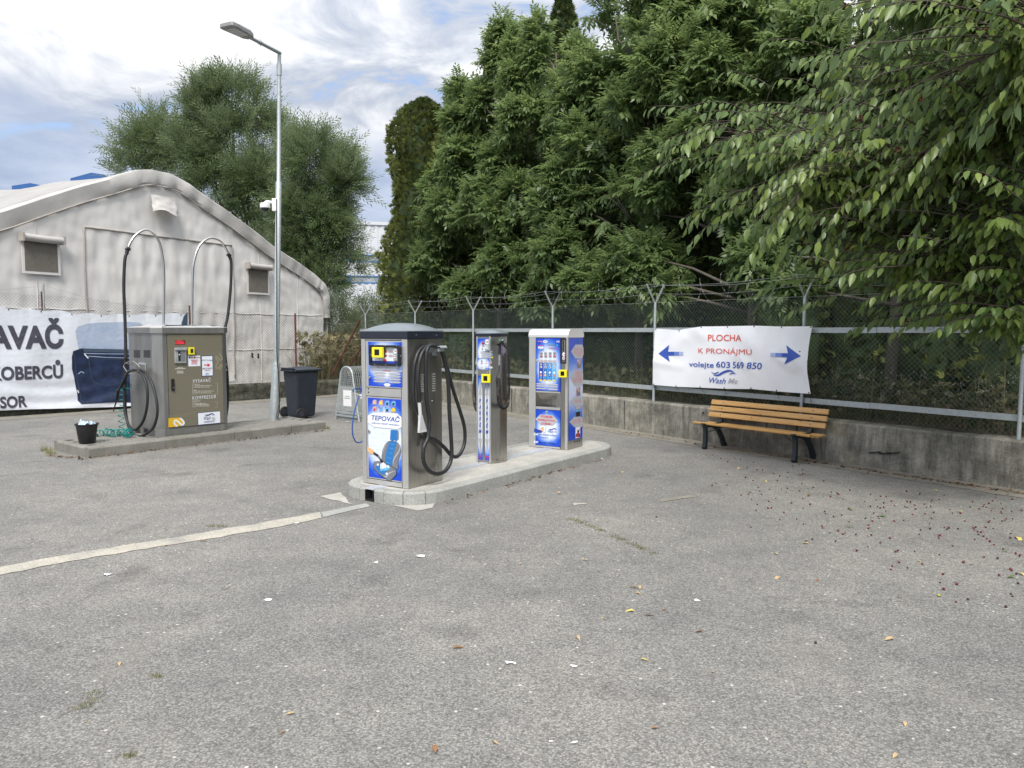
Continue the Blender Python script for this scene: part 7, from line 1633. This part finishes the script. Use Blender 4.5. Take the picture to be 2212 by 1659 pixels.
# dry grass in the fence corner
c0 = np.array(tuple(atY(745, 760, 20.6))); n_ = 9000; p = np.stack([rng.uniform(-5.6, -2.2, n_), rng.uniform(19.8, 23.5, n_), np.zeros(n_)], 1)
mloc = (np.array(ML.inverted()) @ np.concatenate([p, np.ones((n_, 1))], 1).T).T; mf_ = (np.array(MF.inverted()) @ np.concatenate([p, np.ones((n_, 1))], 1).T).T
p = p[(mloc[:, 1] > .3)]; p = p[rng.random(len(p)) < .6]; blades('dry_grass', p, (.3, 1.7), .014, dry_m, .45, bend=.8)
p2 = p[rng.random(len(p)) < .35]; p2[:, 2] += rng.uniform(.4, 1.5, len(p2)); X, Y, Z = frames(rng.normal(0, 1, p2.shape)); V, Q, T = scatter(FLK[0], FLK[1], p2, X, Y, Z, .10 + .12 * rng.random(len(p2)), np.clip(.4 + rng.normal(0, .25, len(p2)), 0, 1)); props(fast_mesh('dry_grass', V, Q, dry_m, None, T), kind='stuff')
# little tufts in the asphalt and at kerbs
tuft_m = leafmat('tuft_grass', (.09, .11, .04), (.30, .29, .14), .6, .2, .3)
def tufts(pts2, n_, h, sp):
    out = []
    for (x, y) in pts2: q = at(x, y); k = n_; out.append(np.stack([rng.normal(q.x, sp, k), rng.normal(q.y, sp, k), np.zeros(k)], 1))
    return np.concatenate(out)
line = [(1235 + 185 * t, 1122 + 78 * t ** 1.1) for t in (0, .05, .12, .2, .25, .33, .36, .5, .56, .6, .7, .75, .8, .84, .95)]
blades('crack_grass', tufts([(455, 1137), (468, 1137), (482, 1138)], 35, 1, .018), (.008, .025), .003, tuft_m, .4)
blades('crack_moss', tufts(line, 45, 1, .022), (.004, .014), .005, tuft_m, .3)
blades('crack_grass', tufts([(175, 1530), (190, 1522), (205, 1512), (208, 1496)], 30, 1, .020), (.008, .022), .0025, tuft_m, .55)
blades('crack_grass', tufts([(277, 1632), (284, 1634), (335, 1460), (342, 1462)], 30, 1, .012), (.008, .022), .0025, tuft_m, .45)
blades('kerb_weeds', tufts([(97, 974), (104, 979), (110, 981)], 40, 1, .03), (.03, .12), .006, tuft_m, .7)
blades('kerb_weeds', tufts([(705, 927), (708, 926)], 40, 1, .03), (.02, .07), .005, tuft_m, .5)
deb_m = leafmat('leaf_litter', (.05, .025, .015), (.26, .16, .08), .9, .05, .2)
qp = []
for (a, c, n_) in (((195, 990), (704, 930), 300), ((100, 984), (190, 993), 70), ((950, 1088), (1316, 990), 90), ((1500, 960), (2212, 1068), 420), ((998, 882), (1500, 958), 160), ((640, 858), (722, 853), 120)):
    for _ in range(n_):
        t = random.random(); p = at(a[0] + (c[0] - a[0]) * t, a[1] + (c[1] - a[1]) * t + abs(random.gauss(0, 1.0)) - 1); qp.append((p.x + random.gauss(0, .02), p.y + random.gauss(0, .02), .006 + random.random() * .01))
qp = np.array(qp); X, Y, Z = frames(np.concatenate([rng.normal(0, 1, (len(qp), 2)), np.zeros((len(qp), 1))], 1), None, .3); V, Q, T = scatter(*qd, qp, X, Y, Z, .012 + .028 * rng.random(len(qp)), rng.random(len(qp))); props(fast_mesh('leaf_litter', V, Q, deb_m, None, T), kind='stuff')

# ================================================================ CHERRY TREE
random.seed(5)
CB = MF @ Vector((1.6, 1.5, WH - .05))
ct = thing('cherry_tree', 'sour cherry tree with drooping leafy branches and red cherries overhanging the right of the fence', 'tree', loc=CB)
loc = lambda x, y, Y: atY(x, y, Y) - CB
def pull(pts): k = 150 if pts[-1][0] > 1990 and pts[-1][1] > 620 else 130 if pts[-1][1] > 420 else 50; sh = 150 if pts[-1][1] < 420 else 85; return [(x + sh * i / (len(pts) - 1), y - k * i / (len(pts) - 1), Y) for i, (x, y, Y) in enumerate(pts)]
br = MB(); trunk_top = loc(2330, 330, CB.y - .3)
mb = MB(); mb.tube([Vector((0, 0, -.3)), Vector((.05, 0, .9)), Vector((-.05, -.15, 1.9)), trunk_top], [.13, .11, .10, .07], 10, smooth=3); mb.build('trunk', bark, ct, smooth=True)
limbs = [([(2330, 560, 7.6), (2160, 470, 7.5), (2045, 391, 7.5), (1918, 357, 7.6), (1800, 352, 7.7), (1690, 350, 7.8), (1580, 352, 7.9), (1480, 368, 8.0)], .045),
         ([(2330, 560, 7.2), (2200, 500, 7.0), (2060, 455, 6.9), (1930, 440, 7.0), (1800, 460, 7.1), (1700, 500, 7.2), (1640, 560, 7.3)], .032),
         ([(2330, 330, 7.2), (2220, 260, 7.0), (2100, 215, 7.0), (1960, 210, 7.2), (1860, 212, 7.4), (1790, 222, 7.6)], .032),
         ([(2330, 330, 6.6), (2230, 150, 6.4), (2110, 70, 6.3), (1990, 40, 6.4), (1900, 30, 6.6), (1845, 50, 6.7)], .032),
         ([(2330, 330, 6.0), (2250, 60, 5.9), (2120, -40, 6.0), (1980, -60, 6.2)], .030),
         ([(2330, 640, 7.2), (2180, 600, 7.1), (2060, 590, 7.2), (1940, 590, 7.4), (1830, 605, 7.6), (1775, 618, 7.7)], .026),
         ([(2330, 700, 6.8), (2220, 640, 6.6), (2130, 640, 6.6), (2010, 660, 6.8), (1930, 680, 6.9), (1890, 700, 7.0)], .024),
         ([(2330, 640, 6.2), (2260, 560, 6.1), (2190, 560, 6.1), (2130, 600, 6.2), (2080, 640, 6.3)], .022),
         ([(2330, 800, 6.6), (2240, 740, 6.5), (2170, 760, 6.5), (2110, 795, 6.6), (2060, 825, 6.7)], .018),
         ([(2330, 400, 8.2), (2200, 330, 8.2), (2090, 300, 8.3), (1980, 320, 8.4), (1880, 400, 8.5), (1800, 480, 8.6)], .028),
         ([(2330, 480, 6.4), (2250, 380, 6.3), (2160, 330, 6.3), (2080, 340, 6.4), (2000, 400, 6.5), (1950, 470, 6.6)], .026),
         ([(2330, 200, 5.6), (2270, 120, 5.5), (2200, 110, 5.5), (2130, 150, 5.6), (2080, 200, 5.7)], .022),
         ([(2330, 100, 8.0), (2200, 20, 8.0), (2080, -20, 8.1), (1960, 60, 8.2), (1880, 130, 8.3)], .028),
         ([(2330, 620, 8.3), (2200, 520, 8.3), (2080, 500, 8.4), (1960, 540, 8.5), (1880, 600, 8.6)], .024)]
cv = np.array([[0, 0, 0], [.28, -.205, .03], [.62, -.185, -.01], [1.0, 0, -.20], [.62, .185, -.01], [.28, .205, .05], [.30, 0, -.03], [.64, 0, -.085]], float)
cq = np.array([[0, 1, 6, 6], [0, 6, 5, 5], [1, 2, 7, 6], [6, 7, 4, 5], [2, 3, 7, 7], [7, 3, 4, 4]])
LP, LD, LN, LS, LT = [], [], [], [], []; cherries = []
def twig(p, d, l, tone):
    """arching twig with drooping alternate leaves"""
    d = d.normalized(); n_ = max(5, int(l / .042)); pts = []; q = p.copy()
    for i in range(n_ + 1):
        pts.append(q.copy()); d = (d + Vector((0, 0, -.048)) + Vector((random.gauss(0, .03), random.gauss(0, .03), random.gauss(0, .02)))).normalized(); q = q + d * (l / n_)
    br.tube(pts[::2] + ([pts[-1]] if n_ % 2 else []), [.0055, .002], 3, cap=False)
    sd = d.cross(Vector((0, 0, 1))).normalized()
    for i in range(2, n_ + 1):
        sg = 1 if i % 2 else -1; dd = (pts[i] - pts[i - 1]).normalized(); ld = (dd * .55 + sd * sg * random.uniform(.25, .7) + Vector((0, 0, -random.uniform(.35, 1.0)))).normalized()
        LP.append(pts[i] + ld * .018); LD.append(ld); LN.append((Vector((0, 0, 1)) + Vector((random.gauss(0, .35), random.gauss(0, .35) - .15, 0))).normalized()); LS.append(random.uniform(.075, .145)); LT.append(tone + random.gauss(0, .14))
    if random.random() < .075:
        c0_ = pts[random.randint(1, n_ // 2)]
        for _ in range(random.randint(5, 9)): cherries.append(c0_ + Vector((random.gauss(0, .022), random.gauss(0, .022), -random.uniform(.03, .08))))
for pts, r in limbs:
    P = catmull([loc(*q) for q in pull(pts)], 8); br.tube(P[::2] + [P[-1]], [r, r * .25], 7, cap=False); n_ = len(P)
    for i in range(2, n_):
        t = i / n_
        for _ in range((6 if pts[-1][1] < 600 else 3) if t < .85 else 7):
            tow = (P[min(i + 1, n_ - 1)] - P[i - 1]).normalized(); sdv = Vector((random.gauss(0, .55), random.gauss(-.1, .75), random.gauss(.20, .34))); tone = .50 + .3 * noise.noise(P[i] * .8 + Vector((3, 0, 0))) + .12 * (P[i].z > 3.3)  # higher limbs get a lighter tone, highlights painted into the leaves
            l = random.uniform(.22, .46) * (1 - .15 * t); twig(P[i] + Vector((random.gauss(0, .04), random.gauss(0, .04), 0)), tow * random.uniform(.3, .9) + sdv, l, tone)
            if random.random() < .35:      # side branch then another twig further out
                e = P[i] + (tow * .6 + sdv) * random.uniform(.3, .7); br.tube([P[i], P[i].lerp(e, .5) + Vector((0, 0, .04)), e], [.008, .005], 5, cap=False); twig(e, tow + sdv * .5, random.uniform(.3, .6), tone - .08)
br.build('branch', pbr('cherry_bark', (.055, .042, .032), .8, var=(20, .4)), ct, smooth=True, kind='stuff')
LP, LD, LN, LS, LT = np.array(LP), np.array(LD), np.array(LN), np.array(LS), np.clip(np.array(LT), 0, 1)
Xc, Yc, Zc = frames(LD, LN, .15)
# the leaves that show largest are objects of their own
wpos = LP + np.array(CB); dist = np.linalg.norm(wpos - np.array([0, 0, CH]), axis=1); sxp_ = wpos[:, 0] / wpos[:, 1] * F + CX; syp_ = HZ - (wpos[:, 2] - CH) / wpos[:, 1] * F
score = LS / dist * np.where((sxp_ < 2200) & (sxp_ > 1440) & (syp_ > 10), 1, 0) * np.abs(Zc[:, 1] * .6 + .4); idx = np.argsort(-score)[:280]; rest = np.setdiff1d(np.arange(len(LP)), idx)
V, Q, T = scatter(cv, cq, LP[rest], Xc[rest], Yc[rest], Zc[rest], LS[rest], LT[rest])
def tri_mesh(name, V, Q, mat, parent, T):
    me = bpy.data.meshes.new(name); faces = []
    a = Q[:, 2] == Q[:, 3]; tri = Q[a][:, :3]; qd_ = Q[~a]
    me.vertices.add(len(V)); me.vertices.foreach_set('co', np.asarray(V, np.float32).ravel()); flat = np.concatenate([tri.ravel(), qd_.ravel()]).astype(np.int32)
    me.loops.add(len(flat)); me.loops.foreach_set('vertex_index', flat); me.polygons.add(len(tri) + len(qd_)); st_ = np.concatenate([np.arange(len(tri)) * 3, len(tri) * 3 + np.arange(len(qd_)) * 4]).astype(np.int32)
    me.polygons.foreach_set('loop_start', st_); me.update(calc_edges=True); me.materials.append(mat); at_ = me.attributes.new('tint', 'FLOAT', 'POINT'); at_.data.foreach_set('value', np.asarray(T, np.float32)); me.shade_smooth()
    o = bpy.data.objects.new(name, me); COL.objects.link(o); o.parent = parent; return o
tri_mesh('foliage', V, Q, cherry_m, ct, T)['kind'] = 'stuff'
lmeshes = []
for k in range(6):
    o = tri_mesh('leaf', cv, cq, cherry_m, ct, np.full(8, .25 + .11 * k)); lmeshes.append(o)
for n_, i in enumerate(idx):
    k = int(np.clip((LT[i] - .25) / .11, 0, 5))
    o = lmeshes[k]
    if o.get('used'): o = o.copy(); COL.objects.link(o)
    o['used'] = 1; o.parent = ct
    R_ = Matrix(((Xc[i][0], Yc[i][0], Zc[i][0], LP[i][0]), (Xc[i][1], Yc[i][1], Zc[i][1], LP[i][1]), (Xc[i][2], Yc[i][2], Zc[i][2], LP[i][2]), (0, 0, 0, 1))); o.matrix_local = R_ @ Matrix.Scale(float(LS[i]), 4)
for o in list(ct.children):
    if o.name.startswith('leaf'):
        if not o.get('used'): bpy.data.objects.remove(o)
        else: del o['used']
cherry_f = pbr('cherry_skin', (.13, .008, .012), .22, var=(30, .4))
def ico(mb, c, r, s_=8): mb.lathe([(r * .25, -r * .95), (r * .8, -r * .55), (r, 0), (r * .85, r * .5), (r * .35, r * .88), (.01 * r, r * .75)], s_, Matrix.Translation(c))
mb = MB()
for c_ in cherries: ico(mb, c_, .0105, 5)
mb.build('cherries', cherry_f, ct, smooth=True, kind='stuff')

# ================================================================ FALLEN THINGS ON THE ASPHALT
random.seed(9)
mb = MB(); ico(mb, (0, 0, .009), .0095, 9); mb.tube([(0, 0, .016), (.01, .004, .02), (.028, .01, .006)], .0009, 4); cm_ = mb.build('fallen_cherry', cherry_f, None, smooth=True); cm2 = None
mb = MB(); ico(mb, (0, 0, .009), .0085, 9); cd = mb.build('fallen_cherry', pbr('dark_cherry_skin', (.035, .008, .014), .3), None, smooth=True)
used = {cm_.name: 0, cd.name: 0}; n_ = 0
while n_ < 235:
    t = random.random() ** .58; x = 1480 + 760 * t; cy_ = 1000 + (x - 1400) * .20; y = random.gauss(cy_, 30 + 70 * (x - 1480) / 730)
    wall_y = 1060 - .1515 * (2212 - x)
    if y < wall_y + 5 or y > 1345 or x > 2225: continue
    src = cm_ if random.random() < .6 else cd; o = src
    if used[src.name]: o = src.copy(); COL.objects.link(o)
    used[src.name] = 1; p = at(x, y); o.location = (p.x, p.y, -.0005); o.rotation_euler = (0, 0, random.random() * 6.28); s_ = random.uniform(.62, 1.0); o.scale = (s_, s_, s_)
    props(o, 'small dark red cherry fallen among many others on the asphalt below the cherry tree', 'cherry', 'fallen cherries on the asphalt'); n_ += 1
for (x, y) in ((1762, 1391), (1418, 1118)):
    o = cd.copy(); COL.objects.link(o); p = at(x, y); o.location = (p.x, p.y, 0); o['label'] = 'single dark cherry lying alone far out on the open grey asphalt' if x == 1762 else 'single dark cherry lying near the mossy crack in the asphalt'
def fallen_leaf(name, mat, L_=1.0, curl=.25):
    v = cv.copy(); v[:, 2] = .10 + curl * (v[:, 1] ** 2) * 3 + .10 * np.sin(v[:, 0] * 5) - .03; v[:, 1] *= .85
    mb = MB(); mb.add([tuple(q) for q in v], [tuple(q) if q[2] != q[3] else tuple(q[:3]) for q in cq]); return mb.build(name, mat, None, smooth=True)
lm_b = pbr('brown_dead_leaf', (.24, .12, .05), .75, var=(30, .4)); lm_y = pbr('yellow_dead_leaf', (.50, .42, .12), .6, var=(30, .25)); lm_t = pbr('tan_dead_leaf', (.42, .30, .16), .75, var=(30, .3)); lm_g = pbr('green_fallen_leaf', (.10, .16, .04), .55)
proto = {k: fallen_leaf('fallen_leaf', m) for k, m in (('b', lm_b), ('y', lm_y), ('t', lm_t), ('g', lm_g))}
seen = set()
OWN = {(1358, 1270): 'folded brown leaf, leftmost of three dead leaves close together right of centre', (1382, 1268): 'tan leaf, upper right of three dead leaves close together right of centre', (1370, 1282): 'tan leaf, lowest of three dead leaves close together right of centre',
       (1372, 1322): 'pale yellow leaf touching a brown leaf right of the picture centre', (1391, 1330): 'brown leaf just right of a pale yellow leaf near the centre', (938, 1613): 'dark crumpled brown leaf near the bottom edge left of centre',
       (977, 1402): 'brown curled leaf left of the largest white paper scrap', (1686, 1248): 'tan leaf lying alone well below the bench', (1522, 1366): 'dark brown leaf lying alone right of centre in the open asphalt', (1953, 1560): 'tan leaf in the lower right part of the asphalt',
       (1932, 1381): 'long tan leaf below the bright lime yellow leaf at right', (1939, 1630): 'tan leaf at the bottom edge near the right corner', (1406, 1576): 'small brown leaf near the bottom edge right of centre', (1383, 1426): 'small yellow leaf halfway up the foreground asphalt',
       (430, 1170): 'brown leaf lying beside the worn painted line', (636, 1542): 'tan leaf in the lower left foreground asphalt', (1064, 1603): 'tan leaf at the bottom edge right of a dark crumpled leaf', (1246, 1375): 'curled tan leaf above the narrow white paper strip', (2195, 1162): 'yellow leaf among the fallen cherries at the right edge'}
lab = {'b': ('dry brown leaf lying on the open asphalt', 'brown fallen leaves'), 'y': ('pale yellow leaf lying on the asphalt', 'yellow fallen leaves'), 't': ('curled tan leaf lying on the asphalt', 'tan fallen leaves'), 'g': ('green leaf fallen on the asphalt near the wall', 'green fallen leaves')}
spots = [(1358, 1270, 'b', 16), (1382, 1268, 't', 14), (1370, 1282, 't', 18), (1372, 1322, 'y', 18), (1391, 1330, 'b', 16), (1246, 1375, 't', 15), (1522, 1366, 'b', 18), (1686, 1248, 't', 18), (1748, 1176, 'y', 14), (1679, 1199, 'y', 10), (1271, 1212, 't', 10), (1383, 1426, 'y', 14), (1406, 1576, 'b', 14), (1953, 1560, 't', 16), (1932, 1381, 't', 20), (1939, 1630, 't', 18), (1736, 1650, 't', 8), (1300, 1338, 'y', 8), (2197, 1249, 'g', 18), (2211, 1245, 'y', 14), (2195, 1162, 'y', 20), (1918, 1118, 'g', 16), (1827, 1139, 'g', 12), (1832, 1100, 'g', 12), (977, 1402, 'b', 20), (1064, 1603, 't', 15), (938, 1613, 'b', 24), (430, 1170, 'b', 12), (636, 1542, 't', 14), (605, 1588, 'b', 12), (258, 1432, 't', 12), (363, 1179, 't', 8), (487, 1272, 't', 9), (354, 1145, 'b', 8), (1440, 1318, 'b', 9), (1770, 1253, 'b', 12), (1545, 1455, 't', 10), (190, 1560, 't', 8), (1120, 1220, 't', 8), (1207, 1065, 't', 12), (1200, 1152, 't', 9), (1280, 995, 'b', 9), (1345, 1020, 't', 9), (1600, 1012, 't', 12), (1530, 985, 't', 9), (1482, 1010, 'g', 8), (2080, 1108, 'y', 10), (2020, 1060, 'y', 9), (1935, 1290, 't', 10), (2105, 1222, 'b', 10), (1990, 1215, 'y', 9), (1655, 1040, 'y', 9), (1745, 1068, 'g', 9), (2140, 1098, 'b', 9), (2165, 1190, 'g', 12), (1880, 1160, 't', 10), (1790, 1125, 'b', 8)]
for x, y, k, s_ in spots:
    o = proto[k]
    if k in seen: o = o.copy(); COL.objects.link(o)
    seen.add(k); p = at(x, y); sc = s_ / F * p.y * 1.45; o.location = (p.x, p.y, 0.001); o.scale = (sc, sc, sc); o.rotation_euler = (random.gauss(0, .12), random.gauss(0, .12), random.random() * 6.28); o.location.z = .002
    props(o, OWN.get((x, y), lab[k][0]), 'leaf', lab[k][1])
o = proto['y'].copy(); COL.objects.link(o); p = at(2027, 1290); o.location = (p.x, p.y, .004); o.scale = (.05, .06, .06); o.rotation_euler = (.3, .2, 1.0); o.data = o.data.copy(); o.data.materials.clear(); o.data.materials.append(pbr('lime_yellow_leaf', (.55, .55, .04), .5)); o['label'] = 'bright lime yellow crumpled leaf lying alone at the right on the asphalt'; o['group'] = 'yellow fallen leaves'
paper_m = pbr('white_scrap_paper', (.72, .72, .72), .7); first = None
for x, y, s_, lb in ((581, 1297, 18, 'crumpled white paper scrap on the open asphalt in the left foreground'), (907, 1203, 22, 'torn white paper scrap in front of the foam cleaner island'), (812, 1216, 13, 'small flat white paper scrap left of a larger torn scrap'), (1102, 1433, 26, 'largest white paper scrap lying in the middle foreground'), (1370, 1298, 10, None), (1505, 1298, 14, 'thin white paper scrap on the asphalt right of the brown leaves'), (1240, 1440, 14, 'narrow white paper strip right of the largest scrap'), (236, 1243, 20, 'grey torn scrap on the asphalt below the painted line'), (640, 1131, 10, 'little white scrap lying beside the worn painted line'), (1240, 1605, 14, None), (1300, 991, 8, None), (750, 912, 8, None), (1190, 1603, 10, None), (440, 905, 7, None)):
    mb = MB(); n_ = 7; ang = sorted(random.random() * 6.28 for _ in range(n_)); vs = [(0, 0, .25)] + [(math.cos(a) * random.uniform(.6, 1), math.sin(a) * random.uniform(.3, .7), random.uniform(.02, .3)) for a in ang]; mb.add(vs, [(0, i + 1, (i + 1) % n_ + 1) for i in range(n_)])
    o = mb.build('paper_scrap', paper_m); p = at(x, y); sc = s_ / F * p.y * .72; o.location = (p.x, p.y, .001); o.scale = (sc, sc, sc); o.rotation_euler = (0, 0, random.uniform(-.5, .5)); props(o, lb or 'tiny white litter speck lying on the asphalt', 'litter', 'paper scraps on the asphalt')

for o in bpy.data.objects:
    if o.type == 'MESH' and o.parent and o.name.split('.')[0] in ('screw', 'bolt', 'rivet', 'tie_wire', 'eyelet', 'strand_wire', 'vent_slot', 'wire_grid', 'joint', 'seam', 'toggle'): o['kind'] = 'stuff'
